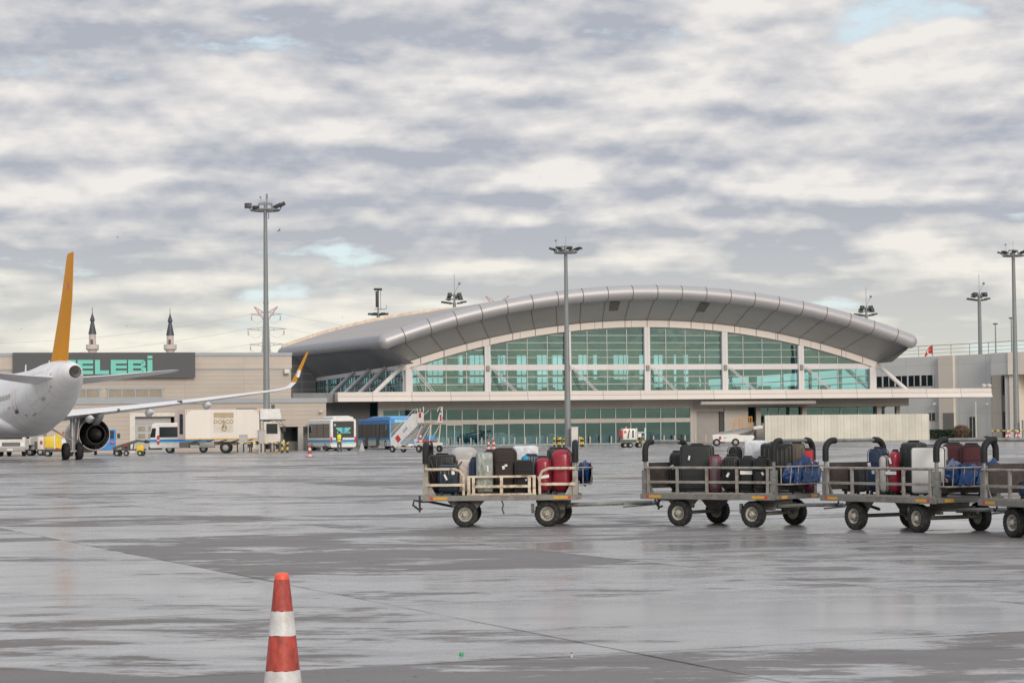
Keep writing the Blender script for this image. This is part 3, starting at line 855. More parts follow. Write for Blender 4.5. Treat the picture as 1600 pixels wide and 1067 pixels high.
# annex
ugd0, ugd1 = H.u(211, 690), H.u(268, 690)
ub0 = H.u(437, 690)
mb = MB()
mb.bx(uA0, ugd0 - 0.5, 0, 14, 0, 4.6)
mb.bx(ugd0 - 0.5, ub0, 0, 14, 3.35, 4.6); mb.bx(ugd1 + 0.3, ub0, 0, 14, 0, 3.35)
mb.bx(ub0, 0, 0, 14, 2.3, 4.6)
mb.build('annex_wall', BEIGE, hall, 0)
mb = MB(); mb.bx(uA0, 0.08, -0.12, 13.78, 4.6, 5.05); mb.build('annex_flashing', FLASH, hall, 0)
mb = MB(); mb.bx(ub0, -0.05, 2.2, 2.5, 0, 2.3); mb.build('recess_wall', M("recess_grey", (0.20, 0.195, 0.185), 0.6, 0, 0.1, 0.5), hall, 0)
mb = MB(); ue = H.u(470, 680); mb.bx(ue - 0.25, ue + 0.25, 0.05, 0.45, 0, 2.3); mb.bx(-0.55, -0.05, 0.02, 2.2, 0, 2.3); mb.build('recess_pier', WALLB, hall, 0)
wa, wb = H.u(443, 680, 2.2), H.u(472, 680, 2.2)
mb = MB(); mb.bx(wa, wb, 2.13, 2.19, 0.9, 2.2); mb.build('recess_window', DGLASS, hall, 0)
# sectional door
mb = MB(); mb.bx(ugd0, ugd1, 0.5, 0.6, 0, 3.3)
mb.build('sectional_door', panel_mat("sectional_door_grey", (0.40, 0.41, 0.41), 0.5, 0, az=0.66, lw=0.04, dark=0.7), hall, 0)
mb = MB()
for k in range(4):
    for z in (1.35, 2.05): mb.bx(ugd0 + 0.35 + k * 0.95, ugd0 + 1.0 + k * 0.95, 0.46, 0.5, z, z + 0.42)
mb.build('door_window', M("door_pane_beige", (0.30, 0.26, 0.21), 0.25), hall, 0)
mb = MB(); mb.bx(ugd0 - 0.5, ugd0, -0.06, 0.5, 0, 3.4); mb.bx(ugd0 - 0.5, ugd1 + 0.3, -0.06, 0.5, 3.4, 3.75); mb.build('door_frame', OFFW, hall, 0)
# strip windows above the annex roof
for a, b_, n in ((50, 155, 5), (169, 253, 4)):
    ua, ub = H.u(a, 615, 14), H.u(b_, 615, 14)
    zt, zb_ = H.z(200, 608.5, 14), 5.08
    zb_ = H.z(200, 620.5, 14)
    mb = MB(); mb.bx(ua, ub, 13.93, 13.99, zb_, zt); w = mb.build('strip_window', M("blind_beige_glass", (0.25, 0.21, 0.15), 0.3, 0, 0.15, 0.8), hall, 0)
    fm = MB()
    for k in range(n + 1): fm.bx(ua + (ub - ua) * k / n - 0.06, ua + (ub - ua) * k / n + 0.06, 13.85, 13.99, zb_, zt)
    fm.bx(ua - 0.2, ub + 0.2, 13.85, 13.99, zt, zt + 0.2); fm.bx(ua - 0.2, ub + 0.2, 13.85, 13.99, zb_ - 0.2, zb_)
    fm.build('window_frame', FLASH, w, 0)
mb = MB(); u = H.u(447, 576, 14); mb.rbox((u, 13.6, 8.0), (0.55, 0.6, 0.45), 0.06); mb.build('wall_lamp', OFFW, hall, 40)
mb = MB(); u = H.u(501, 639, 0); mb.rbox((u, -0.4, 3.75), (0.25, 0.5, 0.2), 0.05, 2, (0.2, 0, -0.6)); mb.cyl((u, 0, 3.6), (u, -0.35, 3.72), 0.05); mb.build('security_camera', OFFW, hall, 40)
# sign band and letters
us0, us1 = H.u(20, 575, 14), H.u(304, 572, 14)
sg = MB(); sg.bx(us0, us1, 13.4, 13.72, 7.4, 9.97)
sg = sg.build('sign_board', SIGNM, hall, 0)
zl0, zl1 = 7.78, 9.22
def letter(ch, pa, pb):
    a, b_ = H.u(pa, 575, 13.4), H.u(pb, 575, 13.4); w = b_ - a; t = 0.40; h = zl1 - zl0
    mb = MB(); y0, y1 = 13.30, 13.395
    def bar(x0, x1, z0, z1): mb.bx(a + x0, a + x1, y0, y1, zl0 + z0, zl0 + z1)
    if ch == 'E':
        bar(0, 0.5, 0, h)
        for z in (0, (h - 0.3) / 2, h - 0.38): bar(0.505, w, z, z + (0.3 if z == (h - 0.3) / 2 else 0.38))
    elif ch == 'L': bar(0, 0.5, 0, h); bar(0.505, w, 0, 0.38)
    elif ch == 'C':
        bar(0, 0.5, 0.2, h - 0.2); bar(0.2, w, h - 0.38, h); bar(0.2, w, 0, 0.38)
        bar(w * 0.45, w * 0.6, -0.3, -0.01)
    elif ch == 'B':
        bar(0, 0.5, 0, h); bar(0.505, w - 0.22, 0, 0.36); bar(0.505, w - 0.28, (h - 0.28) / 2, (h + 0.28) / 2); bar(0.505, w - 0.26, h - 0.36, h)
        mb.prism([(a + w - 0.48, zl0 + 0.37), (a + w - 0.2, zl0 + 0.02), (a + w, zl0 + 0.25), (a + w, zl0 + h * 0.4), (a + w - 0.14, zl0 + h * 0.5), (a + w - 0.5, zl0 + h * 0.42)], 'y', y0, y1)
        mb.prism([(a + w - 0.5, zl0 + h * 0.58), (a + w - 0.2, zl0 + h * 0.53), (a + w - 0.06, zl0 + h * 0.62), (a + w - 0.06, zl0 + h - 0.2), (a + w - 0.24, zl0 + h - 0.01), (a + w - 0.5, zl0 + h - 0.37)], 'y', y0, y1)
    elif ch == 'I':
        bar(0, w, 0, h); bar(0, w, h + 0.12, h + 0.42)
    mb.build('sign_letter', MINT, sg, 0)
for ch, pa, pb in (('C', 93, 118.5), ('E', 121, 145.3), ('L', 148.3, 170), ('E', 173, 198), ('B', 200, 228), ('I', 230.3, 238)): letter(ch, pa, pb)

# ================================================================== office building (right)
GREYC = panel_mat("cool_grey_cladding", (0.56, 0.565, 0.555), 0.6, 0, ax=2.9, az=3.3, lw=0.05, dark=0.8, noise=0.08, ns=0.25, pv=0.03)
BEIGC = panel_mat("cream_grey_cladding", (0.66, 0.60, 0.52), 0.6, 0, ax=2.9, az=3.3, lw=0.05, dark=0.82, noise=0.07, ns=0.25, pv=0.02)
def wx(px, Y): return W(px, 690, Y).x
ob = thing('office_building', 'two storey grey and cream clad office block with rooftop rail', 'building', (wx(1500, 300), 300.0, 0), 0)
ox, oy = ob.location.x, ob.location.y
def opt(px, Y): return Vector((wx(px, Y) - ox, Y - oy))
Zr = 11.15
segs = [(opt(1358, 312), opt(1468, 303.5), GREYC, 'grey_wall'), (opt(1468, 302.5), opt(1491, 300.5), BEIGC, 'cream_wall'),
        (opt(1491, 301), opt(1550, 296), GREYC, 'grey_wall')]
def wall(a, b_, th, z0, z1, name, mat):
    d = (b_ - a); n = Vector((-d.y, d.x)).normalized()
    if n.y < 0: n = -n
    mb = MB(); mb.prism([tuple(a), tuple(b_), tuple(b_ + n * th), tuple(a + n * th)], 'z', z0, z1)
    return mb.build(name, mat, ob, 0)
for a, b_, m_, nm in segs: wall(a, b_, 10, 0, Zr, nm, m_)
# upper overhanging block and recess to the right
wall(opt(1550, 293.5), opt(1577, 291), 14, 8.25, Zr, 'overhang_block', GREYC)
wall(opt(1550, 296.2), opt(1566, 295.5), 10, 0, 8.24, 'cream_wall', BEIGC)
wall(opt(1566, 296.5), opt(1572, 296), 8, 0, 8.24, 'cream_wall', BEIGC)
wall(opt(1572, 292), opt(1578.5, 291.6), 10, 0, 8.24, 'pier', GREYC)
wall(opt(1577, 290.7), opt(1589, 290.1), 14, 8.25, Zr + 0.02, 'cream_wall', BEIGC)
wall(opt(1578.7, 291.2), opt(1589, 290.6), 10, 0, 8.24, 'pier', BEIGC)
wall(opt(1589.2, 290.2), opt(1640, 287), 14, 8.26, Zr, 'overhang_block', BEIGC)
wall(opt(1589.2, 294), opt(1640, 291), 10, 0, 8.25, 'cream_wall', BEIGC)
def owin(a, b_, z0, z1, n, off=0.06):
    d = (b_ - a); nn_ = Vector((d.y, -d.x)).normalized()
    if nn_.y > 0: nn_ = -nn_
    a2, b2 = a + nn_ * off, b_ + nn_ * off
    mb = MB(); mb.quad((*a2, z0), (*b2, z0), (*b2, z1), (*a2, z1)); mb.quad((*a, z1), (*b_, z1), (*b2, z1), (*a2, z1))
    w = mb.build('window', DGLASS, ob, 0)
    fm = MB()
    for k in range(n + 1):
        p = a2.lerp(b2, k / n) + nn_ * 0.02
        wd_ = 0.22 if k % 2 == 0 else 0.08
        fm.box((p.x, p.y, (z0 + z1) / 2), (wd_, 0.06, z1 - z0), (0, 0, math.atan2(d.y, d.x)))
    p = a2.lerp(b2, 0.5) + nn_ * 0.02
    fm.box((p.x, p.y, z1 + 0.05), (d.length + 0.2, 0.08, 0.1), (0, 0, math.atan2(d.y, d.x)))
    fm.build('window_frame', GREYC, w, 0)
def on(px0, px1, s): # positions along a segment from pixels
    a, b_ = segs[s][0], segs[s][1]
    pa, pb = [(1358, 1468), (1468, 1491), (1491, 1550)][s]
    return a.lerp(b_, (px0 - pa) / (pb - pa)), a.lerp(b_, (px1 - pa) / (pb - pa))
a, b_ = on(1362, 1461, 0); owin(a, b_, ZAT(1440, 603.5, 308), ZAT(1440, 587, 308), 10)
a, b_ = on(1450, 1464, 0); owin(a, b_, ZAT(1455, 657, 305), ZAT(1455, 645, 305), 2)
a, b_ = on(1515, 1527, 2); owin(a, b_, 0.1, ZAT(1520, 651, 297), 2)
owin(opt(1566, 296.5), opt(1572, 296), ZAT(1568, 617, 296), ZAT(1568, 584, 296), 1)
owin(opt(1566, 296.5), opt(1572, 296), 0.2, ZAT(1568, 643, 296), 1)
owin(opt(1594, 293.7), opt(1612, 292.6), ZAT(1598, 617, 293), ZAT(1598, 580, 293), 2)
owin(opt(1594, 293.7), opt(1612, 292.6), 1.0, ZAT(1598, 643, 293), 2)
a, b_ = on(1474, 1491, 1)
mb = MB(); mb.prism([(a.x, a.y - 0.1), (b_.x, b_.y - 0.1), (b_.x, b_.y - 0.02), (a.x, a.y - 0.02)], 'z', 0.02, ZAT(1480, 645, 301))
mb.build('roller_door', M("office_shutter", (0.19, 0.185, 0.17), 0.5, 0, 0.08, 0.5), ob, 0)
mb = MB(); p = opt(1525.5, 297.2); mb.cyl((p.x, p.y, 0), (p.x, p.y, 4.9), 0.11, None, 8); mb.build('downpipe', OFFW, ob, 40)
for px, Y in ((1460, 303.5), (1543, 296)):
    p = opt(px, Y); mb = MB(); z = ZAT(px, 631, Y); mb.rbox((p.x, p.y - 0.5, z), (0.25, 0.7, 0.22), 0.05, 2, (0.2, 0, -0.7)); mb.cyl((p.x, p.y + 0.3, z - 0.1), (p.x, p.y - 0.3, z), 0.05)
    mb.build('security_camera', OFFW, ob, 40)
# roof rail
rp = [opt(1360, 312), opt(1440, 306), opt(1491, 301), opt(1550, 295), opt(1589, 290.5), opt(1640, 288)]
mb = MB()
for z in (0.45, 0.95, 1.5): mb.tube([(p.x, p.y + 1.0, Zr + z) for p in rp], 0.055 if z > 1 else 0.035, 6)
tot = 0
for a, b_ in zip(rp, rp[1:]):
    n = max(1, int((b_ - a).length / 3.2))
    for k in range(n):
        p = a.lerp(b_, k / n); mb.cyl((p.x, p.y + 1.0, Zr - 0.1), (p.x, p.y + 1.0, Zr + 1.5), 0.055, None, 6)
mb.build('roof_rail', M("rail_olive", (0.36, 0.36, 0.25), 0.5), ob, 40)
# flag
fp = W(1457.5, 560, 306); z0, z1 = Zr, ZAT(1458, 538, 306)
fg = thing('flag', 'red flag with white crescent flying behind rooftop rail', 'flag', (fp.x, 306, Zr - 0.3))
mb = MB(); mb.cyl((0, 0, 0), (0, 0, z1 - z0 + 0.3), 0.05, 0.04, 8); mb.build('pole', STEEL, fg, 40)
h = z1 - z0 - 0.1
mb = MB(); rows = []
for i in range(9):
    f = i / 8
    rows.append([(-0.05 - 1.05 * f, 0.12 * math.sin(f * 6), 0.3 + h * (0.95 - 0.75 * f * f - k * (0.75 - 0.45 * f))) for k in (0, 0.5, 1)])
mb.grid(rows); cl = mb.build('cloth', M("flag_red", (0.50, 0.02, 0.03), 0.7), fg, 40)
mb = MB(); c0 = (-0.5, -0.12, 0.3 + h * 0.42); n = 14
for i in range(n):
    a0, a1 = R(60 + 240 * i / n), R(60 + 240 * (i + 1) / n)
    def cp(a, r, o): return (c0[0] + o + math.cos(a) * r, c0[1], c0[2] + math.sin(a) * r * 1.2)
    mb.quad(cp(a0, 0.3, 0), cp(a1, 0.3, 0), cp(a1, 0.22, 0.07), cp(a0, 0.22, 0.07))
mb.build('crescent', TAGW, cl, 0)

# hedge and round bush against the office block
def leafy(mb, fn_pts, n, size, seed):
    q = random.Random(seed)
    for _ in range(n):
        p = fn_pts(q); s = size * q.uniform(0.6, 1.3)
        a = Vector((q.uniform(-1, 1), q.uniform(-1, 1), q.uniform(-1, 1))).normalized()
        b2 = a.orthogonal().normalized(); c2 = a.cross(b2)
        mb.mi = 0 if q.random() < 0.6 else 1
        mb.quad(p + b2 * s, p + c2 * s * 0.6, p - b2 * s, p - c2 * s * 0.6)
GR1 = M("hedge_green", (0.030, 0.055, 0.026), 0.6, 0, 0.3, 3); GR2 = M("hedge_green_light", (0.05, 0.08, 0.035), 0.6, 0, 0.3, 3)
BR1 = M("bush_brown", (0.16, 0.10, 0.065), 0.7, 0, 0.3, 3); BR2 = M("bush_brown_light", (0.22, 0.155, 0.11), 0.7, 0, 0.3, 3)
hp = W(1485, 680, 288); hw = (1515 - 1450) * 288 / 3500
hd = thing('hedge', 'clipped dark green hedge along the grey office wall', 'hedge', (hp.x, 288, 0))
mb = MB()
leafy(mb, lambda q: Vector((q.uniform(-hw / 2, hw / 2), q.uniform(-0.6, 0.6), 1.25 * q.random() ** 0.7)), 4200, 0.10, 4)
mb.build('foliage', [GR1, GR2], hd, 0)
mb = MB()
for i in range(12): mb.cyl((-hw / 2 + hw * (i + 0.5) / 12, 0, 0), (-hw / 2 + hw * (i + 0.5) / 12, 0, 0.9), 0.05, 0.02, 6)
mb.build('stem', BR1, hd, 0)
bp_ = W(1502, 680, 284)
bs = thing('round_bush', 'rounded brownish bush in front of the green hedge', 'bush', (bp_.x, 284, 0))
def ball(q):
    while True:
        v = Vector((q.uniform(-1, 1), q.uniform(-1, 1), q.uniform(-1, 1)))
        if 0.55 < v.length < 1 + q.uniform(-0.1, 0.12): return Vector((v.x * 1.05, v.y * 1.0, 1.05 + v.z * 0.75))
mb = MB(); leafy(mb, ball, 3200, 0.075, 9); mb.build('crown', [BR1, BR2], bs, 0)
mb = MB(); mb.cyl((0, 0, 0), (0, 0, 0.7), 0.09, 0.06, 8)
for k in range(7):
    a = k * 0.9; mb.cyl((0, 0, 0.5), (0.6 * math.cos(a), 0.6 * math.sin(a), 1.2), 0.05, 0.015, 6)
mb.build('trunk', BR1, bs, 0)
# ================================================================== traffic cones
CONER = M("faded_red_cone", (0.50, 0.068, 0.048), 0.55, 0, 0.12, 5, 0.05, dirt=(0.13, 0.035, 0.03), damt=0.8, dscale=16, stretch=(1, 1, 0.5), dlo=0.44, dhi=0.64)
CONET = M("bright_red_cap", (0.78, 0.10, 0.05), 0.4, 0, 0.1, 8)
CONEW = M("reflective_white_band", (0.66, 0.665, 0.67), 0.4, 0, 0.06, 6, 0.04, dirt=(0.36, 0.32, 0.28), damt=0.6, dscale=10, dlo=0.42, dhi=0.66)
def cone(label, loc, h, wb, wt, tilt=(0, 0), group=None, n=28):
    """stacked sleeves: red base, white, red, white, red with a bright cap"""
    t = thing('traffic_cone', label, 'traffic cone', loc, rnd.uniform(0, 3), group)
    t.rotation_euler.x, t.rotation_euler.y = tilt
    b = wb / 2; tp = wt / 2
    z0 = 0.04 * h / 0.75
    def r(z): return b + (tp - b) * (z - z0) / (h - z0)
    mb = MB(); mb.rbox((0, 0, z0 / 2), (wb * 1.5, wb * 1.5, z0), 0.02 * h, 2); mb.build('base', M("cone_base", (0.42, 0.05, 0.035), 0.7, 0, 0.2, 6) if h > 0.7 else CONER, t, 40)
    lev = [z0, 0.165 * h / 0.75, 0.375 * h / 0.75, 0.52 * h / 0.75, 0.71 * h / 0.75, h]
    cols = ['w', 'r', 'w', 'r', 'c']
    for i, k in enumerate(cols):
        a, c_ = lev[i], lev[i + 1]
        o = 0.0022 if k == 'w' else 0.0
        mb = MB()
        if k == 'c': mb.lathe([(r(a) - 0.002, a), (r(a) - 0.003, c_ - 0.02), (r(c_) - 0.002, c_ - 0.006), (r(c_) - 0.012, c_)], n=n)
        else:
            rows = []
            q = random.Random(i)
            ring0 = [(math.cos(2 * PI * j / n) * (r(a) + o), math.sin(2 * PI * j / n) * (r(a) + o), a + q.uniform(-0.003, 0.003) * (h / 0.75)) for j in range(n)]
            ring1 = [(math.cos(2 * PI * j / n) * (r(c_) + o), math.sin(2 * PI * j / n) * (r(c_) + o), c_ + q.uniform(-0.003, 0.003) * (h / 0.75)) for j in range(n)]
            mb.rings([ring0, ring1], False)
        mb.build({'w': 'white_band', 'r': 'red_band', 'c': 'cap'}[k], {'w': CONEW, 'r': CONER, 'c': CONET}[k], t, 50)
    return t
p = W(441, 1000, 13.72)
fc = cone('large red and white traffic cone alone in the foreground', (p.x + 0.003, 13.72, 0), 0.755, 0.235, 0.085, (0, R(-0.4)))

# ================================================================== baggage carts
CL, CW = 2.62, 1.36
DECKM = M("weathered_deck_steel", (0.215, 0.21, 0.197), 0.55, 0.2, 0.2, 4, 0.06, dirt=(0.12, 0.085, 0.055), damt=0.6, dscale=7)
BOARD = M("dark_brown_ply", (0.035, 0.027, 0.023), 0.6, 0, 0.3, 4, 0.05, dirt=(0.10, 0.085, 0.075), damt=0.4)
PLATE = M("grey_bracket_plate", (0.20, 0.195, 0.185), 0.6, 0.1, 0.2, 5, dirt=(0.08, 0.06, 0.045), damt=0.5)
REFL = M("amber_reflector", (0.62, 0.33, 0.04), 0.3, 0, 0.1, 20, dirt=(0.3, 0.17, 0.05), damt=0.5)
TARPM = M("blue_tarpaulin", (0.012, 0.044, 0.145), 0.34, 0, 0.35, 7, 0.8, 12)
def make_wheel(parent, loc, steer, near=-1):
    """tyre with rim as a child; the axle runs along local y"""
    r = 0.214
    mb = MB()
    prof = [(0.118, -0.055), (0.135, -0.07), (0.175, -0.074), (0.202, -0.062), (0.213, -0.035), (0.214, 0.0), (0.213, 0.035), (0.202, 0.062), (0.175, 0.074), (0.135, 0.07), (0.118, 0.055)]
    mb.lathe(prof + [(0.118, -0.055)], axis='y', n=36, cap=False)
    for k in range(28):                              # tread blocks
        a = 2 * PI * k / 28
        for s_ in (-1, 1): mb.box((math.cos(a) * 0.2135, s_ * 0.03, math.sin(a) * 0.2135), (0.006, 0.05, 0.03), (0, -a, 0))
    ty = mb.build('wheel', RUBBER, parent, 40)
    ty.location = loc; ty.rotation_euler = (0, rnd.uniform(0, 3), steer)
    mb = MB()
    mb.lathe([(0.001, near * 0.03), (0.03, near * 0.03), (0.036, near * 0.026), (0.05, near * 0.022), (0.085, near * 0.03), (0.1, near * 0.045), (0.117, near * 0.06), (0.121, near * 0.056), (0.119, -near * 0.05), (0.02, -near * 0.05)], axis='y', n=28)
    mb.lathe([(0.045, near * 0.028), (0.04, near * 0.075), (0.03, near * 0.085), (0.001, near * 0.086)], axis='y', n=16)
    mb.m(1)
    for k in range(6):
        a = 2 * PI * k / 6
        mb.cyl((math.cos(a) * 0.072, near * 0.03, math.sin(a) * 0.072), (math.cos(a) * 0.072, near * 0.046, math.sin(a) * 0.072), 0.011, None, 6)
        a += PI / 6
        mb.cyl((math.cos(a) * 0.083, near * 0.033, math.sin(a) * 0.083), (math.cos(a) * 0.083, near * 0.036, math.sin(a) * 0.083), 0.014, None, 8)
    mb.build('rim', [RIM, STEEL_D], ty, 40)
    return ty
def make_cart(label, x, y, heading, tow=None, gated=False, steer=0.0, baskety=True):
    t = thing('baggage_cart', label, 'baggage cart', (x, y, 0), -heading, 'baggage carts in the towed train')
    hx, hy = CL / 2, CW / 2
    railm = RUSTG
    mb = MB()
    for s_ in (-1, 1): mb.bx(-hx, hx, s_ * hy - 0.03, s_ * hy + 0.03, 0.445, 0.535)
    for xx in (-hx + 0.03, hx - 0.03): mb.bx(xx - 0.03, xx + 0.03, -hy + 0.031, hy - 0.031, 0.45, 0.53)
    mb.bx(-hx + 0.061, hx - 0.061, -hy + 0.031, hy - 0.031, 0.50, 0.525)
    for k in range(1, 5): mb.bx(-hx + CL * k / 5 - 0.03, -hx + CL * k / 5 + 0.03, -hy + 0.04, hy - 0.04, 0.44, 0.499)
    mb.bx(hx, hx + 0.05, -hy, hy, 0.455, 0.525)
    mb.build('deck', DECKM, t, 0, 0.004)
    mb = MB()
    for xx in (-hx + 0.18, hx - 0.42): mb.bx(xx, xx + 0.24, -hy - 0.034, -hy - 0.031, 0.467, 0.513)
    for yy in (-hy + 0.12, hy - 0.3): mb.bx(hx + 0.051, hx + 0.054, yy, yy + 0.18, 0.465, 0.512)
    mb.m(1); mb.bx(-hx + 0.12, -hx + 0.178, -hy - 0.034, -hy - 0.031, 0.467, 0.513); mb.bx(hx - 0.178, hx - 0.12, -hy - 0.034, -hy - 0.031, 0.467, 0.513)
    mb.bx(hx + 0.051, hx + 0.054, hy - 0.36, hy - 0.31, 0.465, 0.512)
    mb.build('reflector', [REFL, RED], t, 0)
    # end hoops
    for e in (-1, 1):
        ex = e * (hx - 0.05); rc = 0.16; top = 1.40; w = hy - 0.06
        pts = [(ex, -w, 0.45), (ex, -w, 0.9), (ex, -w, top - rc)]
        pts += [(ex, -w + rc - rc * math.cos(a), top - rc + rc * math.sin(a)) for a in [R(15 * k) for k in range(1, 7)]]
        pts += [(ex, w - rc + rc * math.sin(a), top - rc + rc * math.cos(a)) for a in [R(15 * k) for k in range(0, 7)]]
        pts += [(ex, w, 0.9), (ex, w, 0.45)]
        mb = MB(); mb.tube(pts, 0.029, 8)
        for s_ in (-1, 1):
            mb.bx(ex - 0.045, ex + 0.045, s_ * w - 0.045, s_ * w + 0.045, 0.45, 0.93)
            mb.prism([(ex - e * 0.046, 0.53), (ex - e * 0.18, 0.53), (ex - e * 0.046, 0.78)], 'y', s_ * w - 0.012, s_ * w + 0.012)
        hp_ = mb.build('end_hoop', STEEL if not gated else railm, t, 40)
        for s_ in (-1, 1):
            g_ = [(ex, s_ * w, top - rc - 0.17), (ex, s_ * w, top - rc - 0.05), (ex, s_ * w, top - rc)]
            g_ += [(ex, s_ * (w - rc + rc * math.cos(a)), top - rc + rc * math.sin(a)) for a in [R(15 * k) for k in range(1, 7)]]
            g_ += [(ex, s_ * (w - rc - 0.05), top)]
            mb = MB(); mb.tube(g_, 0.051, 12)
            for q in range(2, len(g_)):                       # ridges of the foam sleeve
                pass
            mb.build('foam_grip', FOAM, hp_, 50)
    # side rails
    def rails(yy, near):
        x0, x1 = -hx + 0.05, hx - 0.05
        if gated and near:
            mb = MB()
            ga, gb = -0.62, 0.66
            for xa, xb, s_ in ((x0, ga, 1), (gb, x1, -1)):
                zt = 0.975
                if s_ > 0:
                    mb.tube([(xa, yy, zt), (xb - 0.16, yy, zt), (xb - 0.06, yy, zt - 0.035), (xb, yy, zt - 0.12), (xb, yy, 0.54)], 0.024, 8)
                else:
                    mb.tube([(xb, yy, zt), (xa + 0.16, yy, zt), (xa + 0.05, yy, zt - 0.045), (xa, yy, zt - 0.14), (xa, yy, 0.54)], 0.024, 8)
                mb.bx(xa, xb, yy - 0.018, yy + 0.018, 0.69, 0.735)
            mb.build('side_rail', RUSTC, t, 40)
            mb = MB()
            for xx in (ga + 0.09, ga + 0.17, (ga + gb) / 2, gb - 0.17, gb - 0.09): mb.bx(xx - 0.025, xx + 0.025, yy - 0.025, yy + 0.022, 0.545, 0.83)
            mb.bx(ga + 0.06, gb - 0.06, yy - 0.02, yy + 0.02, 0.83, 0.865); mb.bx(ga + 0.196, gb - 0.196, yy - 0.018, yy + 0.015, 0.66, 0.705)
            mb.bx(ga + 0.06, gb - 0.06, yy - 0.03, yy + 0.02, 0.536, 0.566)
            mb.build('side_gate', RUSTC, t, 30)
            return
        mb = MB()
        mb.tube([(x0, yy, 0.965), (x1, yy, 0.965)], 0.022, 8)
        mb.bx(x0, x1, yy - 0.015, yy + 0.015, 0.71, 0.752)
        for k in range(5):
            xx = x0 + 0.09 + (x1 - x0 - 0.18) * k / 4; mb.bx(xx - 0.02, xx + 0.02, yy - 0.028, yy - 0.0155 if False else yy + 0.012, 0.535, 0.955)
        mb.bx(x0, x1, yy - 0.02, yy + 0.02, 0.536, 0.56)
        mb.build('side_rail', railm, t, 40)
    rails(-hy + 0.02, True); rails(hy - 0.02, False)
    mb = MB(); mb.bx(-hx + 0.09, -hx + 0.11, -hy + 0.1, hy - 0.1, 0.62, 1.05); mb.build('end_panel', BOARD, t, 0)
    mb = MB(); mb.bx(hx - 0.11, hx - 0.09, -hy + 0.1, hy - 0.1, 0.60, 0.76); mb.build('end_panel', BOARD, t, 0)
    # tarpaulin basket on the front end
    mb = MB(); bx0, bx1 = hx - 0.02, hx + 0.24; w = hy - 0.07
    for z, o in ((0.985, 0.0), (0.70, 0.03)):
        mb.tube([(bx0, -w, z), (bx1 - o - 0.05, -w, z), (bx1 - o, -w + 0.05, z), (bx1 - o, w - 0.05, z), (bx1 - o - 0.05, w, z), (bx0, w, z)], 0.014, 6)
    for k in range(6):
        yy = -w + 0.06 + (2 * w - 0.12) * k / 5; mb.tube([(bx1, yy, 0.985), (bx1 - 0.03, yy, 0.70)], 0.009, 5)
    for s_ in (-1, 1): mb.tube([(bx0 + 0.1, s_ * w, 0.985), (bx0 + 0.1, s_ * w, 0.70)], 0.009, 5)
    mb.build('wire_basket', RUSTG, t, 40)
    # undercarriage
    mb = MB()
    rx = -0.60
    for s_ in (-1, 1):
        yy = s_ * (hy - 0.19)
        mb.prism([(rx - 0.31, 0.44), (rx + 0.31, 0.44), (rx + 0.12, 0.24), (rx + 0.05, 0.15), (rx - 0.05, 0.15), (rx - 0.12, 0.24)], 'y', yy - 0.012, yy + 0.012)
    mb.cyl((rx, -hy + 0.1, 0.214), (rx, hy - 0.1, 0.214), 0.03)
    mb.build('wheel_bracket', PLATE, t, 30)
    for s_ in (-1, 1): make_wheel(t, (rx, s_ * (hy - 0.10), 0.214), 0.0, s_)
    fx = 0.88
    mb = MB()
    mb.lathe([(0.30, 0.38), (0.30, 0.44)], (fx, 0, 0), n=24)
    cs, sn = math.cos(steer), math.sin(steer)
    def fr(px, py, z): return (fx + px * cs - py * sn, px * sn + py * cs, z)
    mb.box(fr(0, 0, 0.35), (0.46, 0.62, 0.07), (0, 0, steer))
    for s_ in (-1, 1):
        mb.box(fr(0, s_ * 0.34, 0.30), (0.5, 0.05, 0.06), (0, 0, steer)); mb.box(fr(-0.02, s_ * 0.34, 0.25), (0.12, 0.06, 0.1), (0, 0, steer))
    mb.cyl(fr(0, -hy + 0.1, 0.214), fr(0, hy - 0.1, 0.214), 0.032)
    mb.box(fr(-0.26, -hy + 0.12, 0.30), (0.05, 0.04, 0.16), (0, 0, steer))
    mb.build('front_axle', PLATE, t, 40)
    for s_ in (-1, 1): make_wheel(t, fr(0, s_ * (hy - 0.10), 0.214), steer, s_)
    # tow bar
    if tow is not None:
        loc = Matrix.Rotation(heading, 3, 'Z') @ (Vector((tow[0], tow[1], 0)) - Vector((x, y, 0)))
        e = Vector((loc.x, loc.y, 0.36))
    else:
        e = Vector((hx + 0.9, 0, 0.36))
    s0 = Vector(fr(0.2, 0, 0.34)); d = (e - s0); dn = d.normalized(); nrm = Vector((-dn.y, dn.x, 0))
    mb = MB()
    k = s0 + d * 0.62
    mb.tube([s0 + nrm * 0.26, k + nrm * 0.03], 0.03, 6); mb.tube([s0 - nrm * 0.26, k - nrm * 0.03], 0.03, 6)
    mb.tube([s0, e - dn * 0.1], 0.035, 6)
    mb.tube([k + Vector((0, 0, -0.06)), e - dn * 0.05 + Vector((0, 0, -0.03))], 0.014, 6)
    mb.tube([e + Vector((dn.x * 0.06 * math.cos(a) + nrm.x * 0.06 * math.sin(a), dn.y * 0.06 * math.cos(a) + nrm.y * 0.06 * math.sin(a), 0)) - dn * 0.05 for a in [R(30 * j) for j in range(12)]], 0.016, 6, True)
    mb.m(1); c_ = k + dn * 0.05; mb.box((c_.x, c_.y, c_.z + 0.001), (0.22, 0.075, 0.05), (0, 0, math.atan2(dn.y, dn.x)))
    mb.build('tow_bar', [STEEL, STEEL], t, 40)
    # rear hitch
    mb = MB()
    mb.bx(-hx - 0.12, -hx + 0.05, -0.05, 0.05, 0.40, 0.444)
    mb.tube([(-hx - 0.10, 0.04, 0.42), (-hx - 0.2, 0.04, 0.44), (-hx - 0.22, 0.04, 0.36), (-hx - 0.12, 0.04, 0.28), (-hx - 0.06, 0.04, 0.30)], 0.02, 6)
